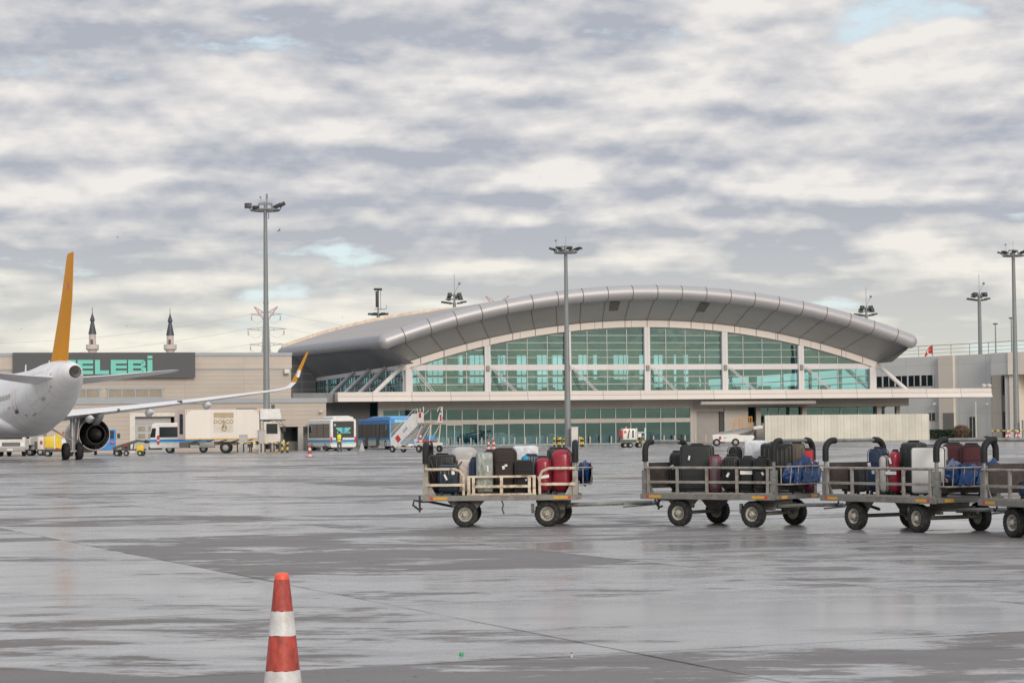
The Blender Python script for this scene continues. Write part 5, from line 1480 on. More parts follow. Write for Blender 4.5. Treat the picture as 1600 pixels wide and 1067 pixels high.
# wings
def wing(s_):
    mb = MB()
    st = [((1.0, 5.6, 2.75), 7.6, 0.125), ((2.6, 4.5, 2.95), 6.5, 0.12), ((6.4, 2.1, 3.35), 4.35, 0.11), ((12.0, -0.75, 3.97), 2.9, 0.105), ((17.0, -3.25, 4.60), 1.65, 0.10)]
    rr = [section((s_ * le[0], le[1], le[2]), c_, t) for le, c_, t in st]
    rr.append(section_d((s_ * 17.9, -3.75, 4.80), 1.40, 0.10, (-s_ * 0.3, 0, 0.95)))
    rr.append(section_d((s_ * 18.25, -4.05, 5.15), 1.2, 0.10, (-s_ * 0.8, 0, 0.6)))
    mb.rings(rr)
    w = mb.build('wing', ACW, ac, 40)
    mb = MB()
    mb.rings([section_d((s_ * 18.25, -4.06, 5.15), 1.18, 0.10, (-s_ * 0.93, 0, 0.36)), section_d((s_ * 18.62, -4.7, 6.2), 0.85, 0.09, (-s_ * 0.95, 0, 0.3)), section_d((s_ * 19.0, -5.3, 7.25), 0.45, 0.08, (-s_ * 0.95, 0, 0.3))])
    wl = mb.build('winglet', FINO, w, 40)
    mb = MB(); mb.box((s_ * 18.4 + 0.02, -5.25, 5.75), (0.16, 0.3, 0.5), (0, s_ * 0.3, 0)); mb.build('white_mark', TAGW, wl, 0)
    for xx, z, L_ in ((4.6, 3.0, 2.6), (8.6, 3.38, 2.4), (12.4, 3.85, 2.0)):       # flap track fairings
        ty = -2.35 - (xx - 6.4) * 0.24 if xx > 6.4 else -2.3
        mb = MB(); rr = []
        for f in range(9):
            g_ = f / 8; r_ = 0.27 * math.sin(PI * min(1, g_ * 1.15 + 0.06)) ** 0.7 + 0.02 if g_ < 0.82 else 0.27 * (1 - g_) * 2.2 + 0.02
            rr.append([(s_ * xx + math.cos(2 * PI * j / 12) * r_ * 0.75, ty + L_ * 0.62 - L_ * g_, z - 0.25 + 0.05 * g_ + math.sin(2 * PI * j / 12) * r_) for j in range(12)])
        mb.rings(rr); mb.build('flap_fairing', ACW, w, 50)
    mb = MB()                                                                     # flap / aileron split line and flap cove
    mb.box((s_ * 10.6, -2.95, 3.88), (0.12, 1.0, 0.2)); mb.box((s_ * 6.5, -2.2, 3.34), (0.1, 0.5, 0.22))
    mb.build('flap_gap', STEEL_D, w, 0)
    # engine
    e = (s_ * 5.35, 1.2, 1.72)
    mb = MB()
    mb.lathe([(1.02, 4.3), (1.16, 4.1), (1.27, 3.2), (1.29, 2.0), (1.22, 0.6), (1.09, -0.5), (1.06, -0.5), (1.15, 0.6), (1.18, 2.0), (0.98, 3.0), (0.95, 4.2)], (e[0], e[1] - 0.5, e[2]), 'y', 36, False)
    en = mb.build('engine', ACW, ac, 40)
    mb = MB()
    mb.lathe([(1.16, 0.0), (1.17, 1.9), (0.6, 1.95)], (e[0], e[1] - 0.5, e[2]), 'y', 36, False)
    mb.lathe([(0.95, 2.0), (0.92, 1.0), (0.80, -0.2), (0.66, -1.05), (0.62, -1.05), (0.6, 0.3)], (e[0], e[1] - 0.5, e[2]), 'y', 32, False)
    mb.build('exhaust_duct', FANB, en, 40)
    mb = MB(); mb.lathe([(0.60, 0.3), (0.50, -0.3), (0.44, -0.9), (0.28, -1.35), (0.1, -1.62), (0.005, -1.66)], (e[0], e[1] - 0.5, e[2]), 'y', 28)
    mb.build('exhaust_cone', NOZ, en, 40)
    mb = MB()
    for k in range(24):
        a = 2 * PI * k / 24; mb.box((e[0] + math.cos(a) * 1.04, e[1] + 0.1, e[2] + math.sin(a) * 1.04), (0.20, 0.5, 0.03), (0, -a, 0.0))
    mb.build('outlet_vanes', STEEL_D, en, 0)
    mb = MB(); mb.prism([(3.6, 2.85), (1.0, 3.1), (-2.3, 3.1), (-1.8, 2.75), (-0.3, 2.35), (1.2, 2.2), (3.3, 2.5)], 'x', e[0] - 0.17, e[0] + 0.17)
    mb.build('pylon', ACG, en, 30)
    # main gear
    gx = s_ * 3.79
    mb = MB()
    mb.cyl((gx, 0.1, 3.0), (gx, 0, 1.5), 0.15); mb.cyl((gx, 0, 1.5), (gx, 0, 0.55), 0.10); mb.cyl((gx - 0.45, 0, 0.58), (gx + 0.45, 0, 0.58), 0.09)
    mb.tube([(gx - s_ * 1.9, 0.0, 2.4), (gx - s_ * 0.1, 0, 1.35)], 0.07, 6); mb.tube([(gx, 0.3, 1.7), (gx, 0.45, 1.1), (gx, 0.12, 0.7)], 0.05, 6)
    mb.tube([(gx + 0.13, -0.12, 2.9), (gx + 0.13, -0.12, 0.7)], 0.025, 5)
    mb.box((gx + s_ * 0.32, 0, 2.1), (0.05, 0.8, 1.5), (0, s_ * 0.1, 0))
    lg = mb.build('landing_gear', M("gear_grey", (0.45, 0.45, 0.45), 0.4, 0.2, 0.15, 3), ac, 40)
    for dx in (-0.46, 0.46):
        mb = MB(); mb.lathe([(0.28, -0.2), (0.48, -0.22), (0.565, -0.15), (0.583, 0), (0.565, 0.15), (0.48, 0.22), (0.28, 0.2)], (gx + dx, 0, 0.583), 'x', 28, False)
        mb.m(1).lathe([(0.05, -0.16), (0.3, -0.12), (0.3, 0.12), (0.05, 0.16)], (gx + dx, 0, 0.583), 'x', 20)
        mb.build('wheel', [RUBBER, NOZ], lg, 40)
        mb = MB(); mb.prism([(0.58, 0.0), (0.95, 0.0), (0.70, 0.16)], 'x', gx + dx - 0.12, gx + dx + 0.12); mb.build('chock', YB, lg, 0)
for s_ in (1, -1): wing(s_)
mb = MB(); mb.cyl((0, 12.8, 0.4), (0, 12.6, 2.6), 0.12); mb.cyl((-0.3, 12.8, 0.4), (0.3, 12.8, 0.4), 0.38, None, 20); mb.build('nose_gear', RUBBER, ac, 40)
# skin details on the left (camera) side
def skin(y, ang, off=0.012):
    for (a, b_) in zip(prof, prof[1:]):
        if a[0] <= y <= b_[0]:
            f = (y - a[0]) / (b_[0] - a[0]); zc, rx, rz = [a[i] + (b_[i] - a[i]) * f for i in (1, 2, 3)]
            return Vector((math.cos(ang) * (rx + off), y, zc + math.sin(ang) * (rz + off)))
def patch(mb, y0, y1, a0, a1, n=5, off=0.015):
    mb.grid([[skin(y0 + (y1 - y0) * j / 3, a0 + (a1 - a0) * i / n, off) for j in range(4)] for i in range(n + 1)])
mb = MB()
da, db = R(162), R(203)
patch(mb, -9.95, -9.89, da, db); patch(mb, -9.11, -9.05, da, db); patch(mb, -9.95, -9.05, db, db + R(1.6), 1)
dd = mb.build('door_outline', DOORL, ac, 0)
mb = MB(); patch(mb, -9.95, -9.0, R(205.5), R(210.5), 1, 0.02); mb.build('door_sill', STEEL_D, ac, 0)
mb = MB()
for k in range(30): patch(mb, -8.4 + k * 0.53, -8.4 + k * 0.53 + 0.22, R(168.5), R(178.5), 2)
mb.build('cabin_windows', DGLASS, ac, 0)
mb = MB()
for y0, y1, a0, a1 in ((-17.3, -17.05, 165, 172), (-17.0, -16.8, 205, 212), (-15.3, -14.7, 218, 226), (-8.0, -7.4, 192, 195), (-12.4, -11.6, 232, 236), (-10.9, -10.6, 222, 226)):
    patch(mb, y0, y1, R(a0), R(a1), 2)
mb.build('access_marks', ACG, ac, 0)
mb = MB()
for y in (-18.2, -16.4, -14.6, -12.6, -10.6, -8.2, -6.2): patch(mb, y, y + 0.025, R(60), R(300), 24, 0.006)
for a0 in (150, 215, 240): patch(mb, -16.4, -12.6, R(a0), R(a0 + 0.7), 1, 0.008)
mb.build('panel_seam', M("seam_grey", (0.48, 0.48, 0.48), 0.5), ac, 0)
mb = MB()
for y in (-3.0, -11.2): mb.prism([(y, 5.8), (y - 0.35, 5.8), (y - 0.45, 6.42), (y - 0.25, 6.42)], 'x', -0.02, 0.02)
mb.build('antenna', ACW, ac, 0)

# ================================================================== vehicles
def veh_wheel(parent, x, y, r, w, name='wheel', rimm=None, n=22):
    mb = MB(); mb.lathe([(r * 0.55, -w / 2), (r * 0.9, -w / 2), (r, -w * 0.3), (r, w * 0.3), (r * 0.9, w / 2), (r * 0.55, w / 2)], (x, y, r), 'y', n, False)
    mb.m(1).lathe([(0.01, -w * 0.42), (r * 0.3, -w * 0.42), (r * 0.56, -w * 0.3), (r * 0.56, w * 0.3), (r * 0.3, w * 0.42), (0.01, w * 0.42)], (x, y, r), 'y', n)
    return mb.build(name, [RUBBER, rimm or SILV], parent, 40)
# --- catering truck, nose to the right
Y = 192.0
p = W(289, 700, Y)
TRK = panel_mat("catering_box_cream", (0.72, 0.675, 0.62), 0.45, 0, ax=2.2, lw=0.03, dark=0.85, noise=0.08, ns=0.5, streak=1.5)
tr = thing('catering_truck', 'cream box catering truck parked behind the tall grey lamp mast', 'truck', (p.x, Y, 0), R(4))
zb_, zt_ = ZAT(340, 686, Y), ZAT(340, 640, Y)
BL = 6.35
mb = MB(); mb.bx(0.03, BL, 0, 2.45, zb_, zt_); bo = mb.build('cargo_box', TRK, tr, 0, 0.03)
mb = MB(); mb.bx(0.01, BL + 0.02, -0.02, 2.47, zb_ - 0.03, zb_ + 0.08); mb.build('gold_trim', M("gold_trim", (0.55, 0.36, 0.10), 0.4, 0.2), bo, 0)
mb = MB()
for xx in (0.12, BL - 0.42):
    mb.bx(xx, xx + 0.35, -0.013, -0.003, zt_ - 0.12, zt_ - 0.06)
    x2 = xx if xx < 1 else xx + 0.29
    mb.bx(x2, x2 + 0.06, -0.013, -0.003, zt_ - 0.4, zt_ - 0.125)
mb.build('corner_mark', M("corner_gold", (0.55, 0.33, 0.07), 0.4), bo, 0)
# emblem panel
a0, a1 = (333 - 289) / 114 * BL, (363.5 - 289) / 114 * BL
zt2 = ZAT(345, 644.5, Y)
mb = MB(); mb.bx(a0, a1, -0.012, -0.004, zt2 - 0.42, zt2); mb.bx(a0, a1, -0.012, -0.004, zt2 - 1.68, zt2 - 0.424)
mb = MB(); mb.bx(a0, a1, -0.012, -0.004, zt2 - 0.44, zt2); mb.build('name_band', M("beige_band", (0.42, 0.33, 0.22), 0.5), bo, 0)
mb = MB(); mb.bx(a0, a1, -0.012, -0.004, zt2 - 1.7, zt2 - 0.445); mb.build('logo_panel', M("pale_logo_panel", (0.60, 0.55, 0.49), 0.5), bo, 0)
GOLD = M("dull_gold", (0.26, 0.19, 0.08), 0.5)
text_mesh("DO&CO", 0.46, 'logo_text', GOLD, bo, ((a0 + a1) / 2, -0.02, zt2 - 0.80), (R(90), 0, 0), 0.004, 1.0, 0.004)
mb = MB(); cx_ = (a0 + a1) / 2
for pts in ([(-.05, .32), (.1, .28), (-.08, -.12), (-.2, -.1)], [(.1, .28), (.2, .22), (.3, -.12), (.2, -.14)], [(-.25, -.16), (.32, -.22), (.1, -.3), (-.1, -.27)], [(-.02, .1), (.22, -.02), (.2, -.08), (-.05, .03)]):
    mb.prism([(cx_ + x, zt2 - 1.3 + z) for x, z in pts], 'y', -0.022, -0.013)
mb.build('logo_emblem', GOLD, bo, 0)
mb = MB(); mb.bx(-0.04, 0.03, 0.05, 2.4, zb_, zt_); mb.build('tail_lift', M("tail_grey", (0.38, 0.37, 0.37), 0.5, 0.1, 0.1, 0.8), tr, 0)
mb = MB(); mb.bx(-0.62, 0.0, 0.0, 0.06, zb_ + 0.12, zt_ - 0.02); mb.bx(-0.62, 0, 2.38, 2.44, zb_ + 0.12, zt_ - 0.02); mb.bx(-0.62, 0, 0.0, 2.44, zt_ - 0.02, zt_ + 0.04); mb.bx(-0.62, 0, 0, 2.44, zb_ + 0.05, zb_ + 0.12)
mb.build('tail_frame', M("tail_frame_mauve", (0.36, 0.30, 0.31), 0.5, 0, 0.1, 1), tr, 0)
mb = MB(); mb.bx(-0.45, -0.15, -0.012, -0.002, zb_ + 0.45, zt_ - 0.35); mb.build('tail_door_panel', DGLASS, tr, 0)
mb = MB()
mb.bx(-0.4, BL + 2.1, 0.5, 0.7, 0.72, 1.0); mb.bx(-0.4, BL + 2.1, 1.75, 1.95, 0.72, 1.0)
mb.bx(-0.5, 0.3, 0.2, 2.2, 0.5, 1.0)
for k in range(5): mb.tube([(0.6 + k * 1.1, 0.3, 0.95), (1.4 + k * 1.1, 0.3, zb_ - 0.03)], 0.05, 5)
mb.build('chassis', STEEL_D, tr, 0)
mb = MB(); mb.rbox((1.85, 0.45, 0.75), (1.3, 0.6, 0.5), 0.05); mb.build('fuel_tank', STEEL, tr, 40)
mb = MB(); mb.bx(4.55, 6.0, 0.08, 0.12, 0.42, 1.05); mb.build('side_guard', OFFW, tr, 0)
mb = MB(); mb.bx(4.75, 5.8, 0.05, 0.078, 0.5, 0.96); mb.build('guard_opening', BLACK, tr, 0)
for x in (3.45,): veh_wheel(tr, x, 0.35, 0.5, 0.55); veh_wheel(tr, x, 2.1, 0.5, 0.55)
veh_wheel(tr, 7.5, 0.3, 0.48, 0.3); veh_wheel(tr, 7.5, 2.15, 0.48, 0.3)
mb = MB(); mb.prism([(BL + 0.35, 0.75), (BL + 1.75, 0.75), (BL + 1.78, 1.6), (BL + 1.6, 2.65), (BL + 0.35, 2.7)], 'y', 0.05, 2.4)
cb_ = mb.build('cab', OFFW, tr, 0, 0.06)
mb = MB(); mb.bx(BL + 0.6, BL + 1.55, 0.0, 0.045, 1.65, 2.5); mb.build('cab_window', DGLASS, cb_, 0)
mb = MB(); mb.bx(BL + 1.98, BL + 2.1, 0.15, 2.3, 0.55, 1.1); mb.build('bumper', OFFW, tr, 0, 0.03)
mb = MB(); mb.bx(BL + 2.0, BL + 2.25, -0.2, 0.0, 1.8, 2.3); mb.tube([(BL + 1.8, 0.05, 2.4), (BL + 2.1, -0.1, 2.4)], 0.03, 5); mb.build('mirror', BLACK, cb_, 0)
mb = MB(); mb.prism([(BL + 0.05, 2.85), (BL + 1.9, 2.85), (BL + 1.75, zt_ + 0.02), (BL + 0.05, zt_ + 0.02)], 'y', 0.1, 2.35); mb.build('loading_platform', WHITE, tr, 0, 0.04)
mb = MB()
for k in range(4): mb.tube([(BL + 0.4 + k * 0.4, 0.08, 2.85), (BL + 0.8 + k * 0.4, 0.08, 2.6)], 0.03, 5)
mb.bx(BL - 0.1, BL + 2.2, 0.1, 2.3, 2.77, 2.85)
mb.bx(BL + 1.0, BL + 1.3, 0.6, 0.9, zt_ + 0.03, zt_ + 0.4); mb.tube([(BL - 2.0, 0.4, zt_ + 0.08), (BL - 0.2, 0.4, zt_ + 0.06)], 0.04, 5)
mb.build('platform_gear', STEEL_D, tr, 30)

# --- minibus (rear towards us, left)
Y = 201.0
p = W(234, 700, Y)
mv = thing('minibus', 'white minibus with blue stripe parked beside the catering truck', 'minibus', (p.x, Y, 0), R(6))
zt_ = ZAT(255, 660.5, Y)
mb = MB(); mb.prism([(0.0, 0.45), (5.6, 0.45), (5.75, 1.1), (4.9, 1.45), (4.3, zt_ - 0.1), (3.9, zt_), (0.45, zt_), (0.18, zt_ - 0.15), (0.02, 1.3)], 'y', 0, 1.95)
bdv = mb.build('body', WHITE, mv, 0, 0.06)
mb = MB(); mb.bx(0.85, 4.1, -0.015, -0.004, 1.42, 2.35); mb.prism([(0.09, 1.45), (0.2, 1.45), (0.30, 2.3), (0.24, 2.3)], 'y', 0.25, 1.7); mb.build('window', DGLASS, bdv, 0)
mb = MB(); mb.prism([(0.02, 1.42), (0.5, 1.42), (0.56, 2.25), (0.22, 2.25)], 'y', -0.014, -0.004); mb.build('rear_quarter_window', DGLASS, bdv, 0)
mb = MB(); mb.bx(0.0, 5.5, -0.012, -0.003, 1.02, 1.24); mb.build('blue_stripe', LBLUE, bdv, 0)
mb = MB(); mb.bx(0.0, 5.5, -0.012, -0.003, 0.92, 1.01); mb.build('mint_stripe', M("pale_aqua", (0.30, 0.55, 0.55), 0.4), bdv, 0)
mb = MB(); mb.rbox((0.75, -0.012, 1.2), (0.22, 0.06, 0.8), 0.02); mb.m(1).bx(0.66, 0.84, -0.05, -0.043, 1.1, 1.22); mb.build('tail_light', [RED, TAGW], bdv, 0)
mb = MB(); mb.bx(-0.12, 0.35, 0.02, 1.93, 0.32, 0.58); mb.bx(0.3, 1.1, 0.0, 0.03, 0.32, 0.46); mb.build('bumper', BLACK, mv, 0, 0.03)
for x in (1.75, 4.75): veh_wheel(mv, x, 0.18, 0.36, 0.25); veh_wheel(mv, x, 1.77, 0.36, 0.25)

# --- white apron bus (seen from behind and its left)
Y = 205.0
p = W(516.5, 690, Y)
wb = thing('apron_bus', 'white apron bus with blue stripe showing its rear window', 'bus', (p.x, Y, 0), R(21))
zt_ = ZAT(535, 654.5, Y); Wd, Ln = 2.45, 7.7
AQ = M("aqua_stripe", (0.33, 0.62, 0.56), 0.4)
mb = MB(); mb.prism([(0.08, 0.32), (Wd - 0.08, 0.32), (Wd, 0.5), (Wd, zt_ - 0.12), (Wd - 0.1, zt_), (0.1, zt_), (0, zt_ - 0.12), (0, 0.5)], 'y', 0, Ln)
body = mb.build('body', WHITE, wb, 0, 0.05)
mb = MB(); mb.bx(0.24, Wd - 0.22, -0.02, -0.004, 1.22, zt_ - 0.2); rwn = mb.build('rear_window', M("tinted_rear_glass", (0.05, 0.052, 0.055), 0.1), body, 0)
zc_ = 2.13
mb = MB()
for s_ in (1, -1):
    cx0 = Wd / 2
    mb.prism([(cx0 + s_ * 0.12, zc_), (cx0 + s_ * 0.75, zc_), (cx0 + s_ * 0.42, zc_ - 0.36), (cx0 + s_ * 0.12, zc_ - 0.36)], 'y', -0.028, -0.021)
mb.build('wing_emblem', MINT, rwn, 0)
mb = MB(); mb.bx(Wd / 2 - 0.115, Wd / 2 + 0.115, -0.028, -0.021, zc_ - 0.36, zc_); mb.build('emblem_center', LBLUE, rwn, 0)
mb = MB()
for k in range(8): mb.bx(0.62 + k * 0.165, 0.62 + k * 0.165 + 0.11, -0.028, -0.021, 1.60, 1.76)
mb.build('route_letters', MINT, rwn, 0)
mb = MB(); mb.lathe([(0.001, -0.026), (0.11, -0.026), (0.11, -0.021), (0.001, -0.021)], (0.42, 0, 2.38), 'y', 16); mb.build('round_sticker', M("sticker_blue", (0.30, 0.42, 0.62), 0.4), rwn, 0)
mb = MB(); mb.bx(-0.012, -0.002, 0.35, Ln - 0.5, 1.2, zt_ - 0.42); sdw = mb.build('side_window', DGLASS, body, 0)
mb = MB()
for k in (2.2, 4.4): mb.bx(-0.02, -0.013, k, k + 0.12, 1.2, zt_ - 0.42)
mb.build('window_post', BLACK, sdw, 0)
mb = MB(); mb.bx(-0.02, -0.013, Ln - 1.6, Ln - 1.45, 1.95, 2.35); mb.build('blue_sticker', M("sticker_blue2", (0.25, 0.40, 0.62), 0.4), sdw, 0)
mb = MB(); mb.bx(0.1, Wd - 0.1, -0.012, -0.003, 0.80, 1.02); mb.bx(-0.01, -0.002, 0.05, Ln - 0.1, 0.80, 1.02); mb.build('blue_stripe', LBLUE, body, 0)
mb = MB(); mb.bx(0.1, Wd - 0.1, -0.012, -0.003, 0.64, 0.795); mb.bx(-0.01, -0.002, 0.05, Ln - 0.1, 0.66, 0.795); mb.build('aqua_stripe', AQ, body, 0)
for x in (0.09, Wd - 0.09):
    mb = MB(); mb.rbox((x, 0.0, 1.03), (0.16, 0.08, 0.55), 0.03); mb.build('tail_light', RED, body, 40)
mb = MB(); mb.bx(0.3, Wd - 0.3, 0.1, 2.5, 0.16, 0.315); mb.bx(-0.01, 0.02, 1.0, 2.6, 0.1, 0.42); mb.build('underbody', BLACK, wb, 0)
mb = MB(); mb.rings([[(0.25, y, zt_ + 0.001), (0.25, y, zt_ + h * 0.6), (0.7, y, zt_ + h), (Wd - 0.7, y, zt_ + h), (Wd - 0.25, y, zt_ + h * 0.6), (Wd - 0.25, y, zt_ + 0.001)] for y, h in ((0.05, 0.22), (0.2, 0.3), (3.6, 0.3), (4.6, 0.12))])
mb.build('roof_unit', WHITE, body, 40)
mb = MB(); mb.bx(-0.35, -0.1, Ln - 0.1, Ln + 0.1, 1.7, 2.25); mb.tube([(0.1, Ln, 2.4), (-0.2, Ln, 2.35)], 0.04, 5); mb.build('mirror', BLACK, body, 30)
def xwheel(par, x, y, r, w):
    mb = MB(); mb.lathe([(r * 0.55, -w / 2), (r * 0.9, -w / 2), (r, -w * 0.3), (r, w * 0.3), (r * 0.9, w / 2), (r * 0.55, w / 2)], (x, y, r), 'x', 20, False)
    mb.m(1).lathe([(0.01, -w * 0.42), (r * 0.56, -w * 0.3), (r * 0.56, w * 0.3), (0.01, w * 0.42)], (x, y, r), 'x', 18)
    mb.build('wheel', [RUBBER, SILV], par, 40)
for y in (1.8, Ln - 1.5):
    for x in (0.14, Wd - 0.14): xwheel(wb, x, y, 0.42, 0.28)

# --- blue apron bus (front towards us, to the right)
Y = 217.0
p = W(609, 690, Y)
bb = thing('apron_bus', 'azure blue apron bus standing behind the boarding stairs', 'bus', (p.x, Y, 0), R(17))
zt_ = ZAT(609, 654, Y); Wd, Ln = 2.95, 13.6
SKYB = M("sky_blue_paint", (0.07, 0.33, 0.66), 0.35, 0, 0.05, 1)
mb = MB(); mb.bx(0, Wd, 0.0, Ln, 0.3, zt_); body = mb.build('body', LBLUE, bb, 0, 0.08)
mb = MB(); mb.bx(-0.012, -0.003, 0.35, Ln - 0.3, 1.15, zt_ - 0.5); sdw = mb.build('side_window', DGLASS, body, 0)
mb = MB()
for k in range(1, 7): mb.bx(-0.02, -0.013, 0.35 + k * 1.85, 0.43 + k * 1.85, 1.15, zt_ - 0.5)
mb.build('window_post', BLACK, sdw, 0)
mb = MB(); mb.bx(-0.02, -0.013, 1.3, 1.5, 1.9, 2.35); mb.build('blue_sticker', M("sticker_pale", (0.40, 0.55, 0.72), 0.4), sdw, 0)
mb = MB(); mb.bx(-0.012, -0.003, 0.1, Ln - 0.1, 0.32, 0.78); mb.bx(0.1, Wd - 0.1, -0.012, -0.003, 0.32, 0.5); mb.build('white_skirt', WHITE, body, 0)
mb = MB(); mb.bx(-0.013, -0.003, 0.1, Ln - 0.1, 0.785, 0.93); mb.build('aqua_stripe', AQ, body, 0)
for a, b_ in ((4.2, 5.6), (9.0, 10.4)):
    mb = MB(); mb.bx(-0.02, -0.014, a, b_, 0.36, 2.4); mb.build('door', DGLASS, body, 0)
mb = MB(); mb.bx(0.12, Wd - 0.12, -0.02, -0.004, 1.15, zt_ - 0.42); mb.build('windscreen', M("windscreen_glass", (0.16, 0.17, 0.17), 0.08, 0, 0.3, 1), body, 0)
mb = MB(); mb.bx(0.5, Wd - 0.4, -0.02, -0.004, zt_ - 0.36, zt_ - 0.1); mb.build('route_display', M("display_cyan", (0.25, 0.55, 0.62), 0.3), body, 0)
mb = MB(); mb.bx(0.0, 0.11, -0.03, -0.003, 0.9, zt_ - 0.1); mb.build('corner_pillar', SKYB, body, 0)
mb = MB()
for x in (0.35, Wd - 0.35): mb.rbox((x, -0.02, 0.85), (0.35, 0.06, 0.2), 0.03)
mb.build('headlight', TAGW, body, 30)
mb = MB(); mb.rings([[(0.3, y, zt_ + 0.001), (0.3, y, zt_ + h * 0.7), (0.6, y, zt_ + h), (Wd - 0.6, y, zt_ + h), (Wd - 0.3, y, zt_ + h * 0.7), (Wd - 0.3, y, zt_ + 0.001)] for y, h in ((0.5, 0.05), (1.5, 0.28), (9.5, 0.28), (11, 0.05))])
mb.build('roof_unit', SKYB, body, 40)
for y in (1.7, Ln - 2.8):
    for x in (0.14, Wd - 0.14): xwheel(bb, x, y, 0.48, 0.32)
# --- blue vehicle behind the engine
Y = 190.0
p = W(164, 700, Y)
bv = thing('service_van', 'blue service van half hidden behind the jet engine', 'van', (p.x, Y, 0), R(100))
mb = MB(); mb.prism([(-1.0, 0.4), (3.6, 0.4), (3.6, 2.1), (0.2, 2.15), (-0.35, 1.35), (-1.0, 1.2)], 'y', -0.9, 0.9); bo2 = mb.build('body', LBLUE, bv, 0, 0.06)
mb = MB(); mb.bx(0.3, 2.6, -0.915, -0.903, 1.3, 1.95); mb.prism([(-0.33, 1.40), (0.1, 2.02), (0.08, 2.04), (-0.36, 1.42)], 'y', -0.75, 0.75); mb.build('window', DGLASS, bo2, 0)
for yy in (-0.6, 0.6):
    mb = MB(); mb.rbox((-1.02, yy, 1.0), (0.1, 0.3, 0.22), 0.03); mb.build('headlight', RED, bo2, 40)
mb = MB(); mb.rbox((-0.1, -1.15, 1.6), (0.1, 0.25, 0.4), 0.03); mb.build('mirror', BLACK, bo2, 40)
for x in (-0.2, 2.6): veh_wheel(bv, x, -0.8, 0.34, 0.22); veh_wheel(bv, x, 0.8, 0.34, 0.22)
# --- grey ladder dolly / belt loader near the hangar door
Y = 178.0
p = W(178, 700, Y)
dl = thing('belt_loader', 'dark folded conveyor loader standing left of the minibus', 'belt loader', (p.x, Y, 0), R(-3))
mb = MB(); mb.prism([(0.0, 0.72), (1.9, 1.28), (2.6, 1.2), (2.6, 1.05), (1.9, 1.1), (0.0, 0.55)], 'y', -0.4, 0.4); mb.build('conveyor', M("conveyor_dark", (0.10, 0.10, 0.095), 0.5, 0.1, 0.2, 3), dl, 0)
mb = MB(); mb.bx(0.1, 2.5, -0.5, 0.5, 0.42, 0.55); mb.bx(0.7, 1.0, -0.45, 0.45, 0.55, 0.8); mb.tube([(1.6, -0.3, 0.5), (1.7, -0.3, 1.1)], 0.05, 6); mb.bx(1.2, 1.4, -0.5, -0.3, 0.55, 0.9); mb.build('chassis', STEEL_D, dl, 0)
mb = MB(); mb.rbox((2.2, -0.3, 0.6), (0.6, 0.5, 0.5), 0.08); mb.build('motor_cover', YELLOW, dl, 40)
mb = MB(); mb.rbox((1.1, -0.45, 0.82), (0.4, 0.1, 0.12), 0.03); mb.build('red_lamp', RED, dl, 40)
for x in (0.35, 2.2): veh_wheel(dl, x, -0.5, 0.22, 0.18); veh_wheel(dl, x, 0.5, 0.22, 0.18)
veh_wheel(dl, 1.1, -0.5, 0.22, 0.18)
mb = MB(); mb.cyl((2.65, -0.45, 1.12), (2.65, 0.45, 1.12), 0.14); mb.build('roller', BLACK, dl, 40)
# --- yellow ground power unit under the tail
Y = 181.0
p = W(68, 700, Y)
gp = thing('ground_power_unit', 'yellow ground power unit standing beneath the airliner tail', 'power unit', (p.x, Y, 0), R(5))
mb = MB(); mb.rbox((0.45, 0.8, 1.15), (0.8, 1.5, 0.95), 0.08); mb.m(1).rbox((0.87, 0.8, 1.15), (0.12, 1.52, 1.1), 0.03); mb.m(0).prism([(0.93, 0.62), (2.1, 0.62), (2.25, 0.9), (2.15, 1.75), (0.93, 1.80)], 'y', 0.05, 1.55)
hb_ = mb.build('housing', [YELLOW, WHITE], gp, 30)
mb = MB(); mb.bx(1.45, 1.95, 0.03, 0.048, 0.9, 1.6); mb.build('label_sheet', TAGW, hb_, 0)
mb = MB(); mb.bx(1.4, 1.95, 0.022, 0.03, 1.42, 1.72); mb.build('control_panel', ACG, hb_, 0)
mb = MB(); mb.bx(0.2, 2.15, 0.1, 1.5, 0.35, 0.6); mb.bx(-0.1, 0.25, 0.4, 1.2, 0.38, 0.55); mb.build('chassis', STEEL_D, gp, 0)
for xx in (1.1, 2.0):
    mb = MB(); mb.rbox((xx, 0.06, 0.62), (0.27, 0.1, 0.16), 0.03); mb.build('tail_light', RED, hb_, 40)
mb = MB(); mb.cyl((1.5, 0.8, 1.78), (1.5, 0.8, 1.98), 0.09); mb.build('beacon', RED, hb_, 40)
for x in (0.3, 2.0): veh_wheel(gp, x, 0.15, 0.25, 0.2); veh_wheel(gp, x, 1.45, 0.25, 0.2)
# --- white truck facing us at the left edge
Y = 186.0
p = W(-6, 700, Y)
tk = thing('service_truck', 'white service truck with dark grille facing camera at left edge', 'truck', (p.x, Y, 0), R(3))
mb = MB(); mb.prism([(0.05, 0.5), (2.38, 0.5), (2.4, 1.3), (2.3, 2.3), (0.12, 2.3), (0.02, 1.3)], 'y', 0.0, 1.9); cb2 = mb.build('cab', WHITE, tk, 0, 0.07)
mb = MB(); mb.bx(0.25, 2.15, -0.02, -0.004, 1.42, 2.15); mb.build('windscreen', DGLASS, cb2, 0)
mb = MB(); mb.bx(0.5, 1.95, -0.05, -0.004, 0.85, 1.15); 
for k in range(3): mb.m(1).bx(0.55, 1.9, -0.065, -0.051, 0.9 + k * 0.08, 0.93 + k * 0.08)
mb.build('grille', [BLACK, SILV], cb2, 0)
for x in (0.25, 2.17):
    mb = MB(); mb.rbox((x, -0.03, 0.92), (0.32, 0.08, 0.28), 0.05); mb.build('headlight', TAGW, cb2, 40)
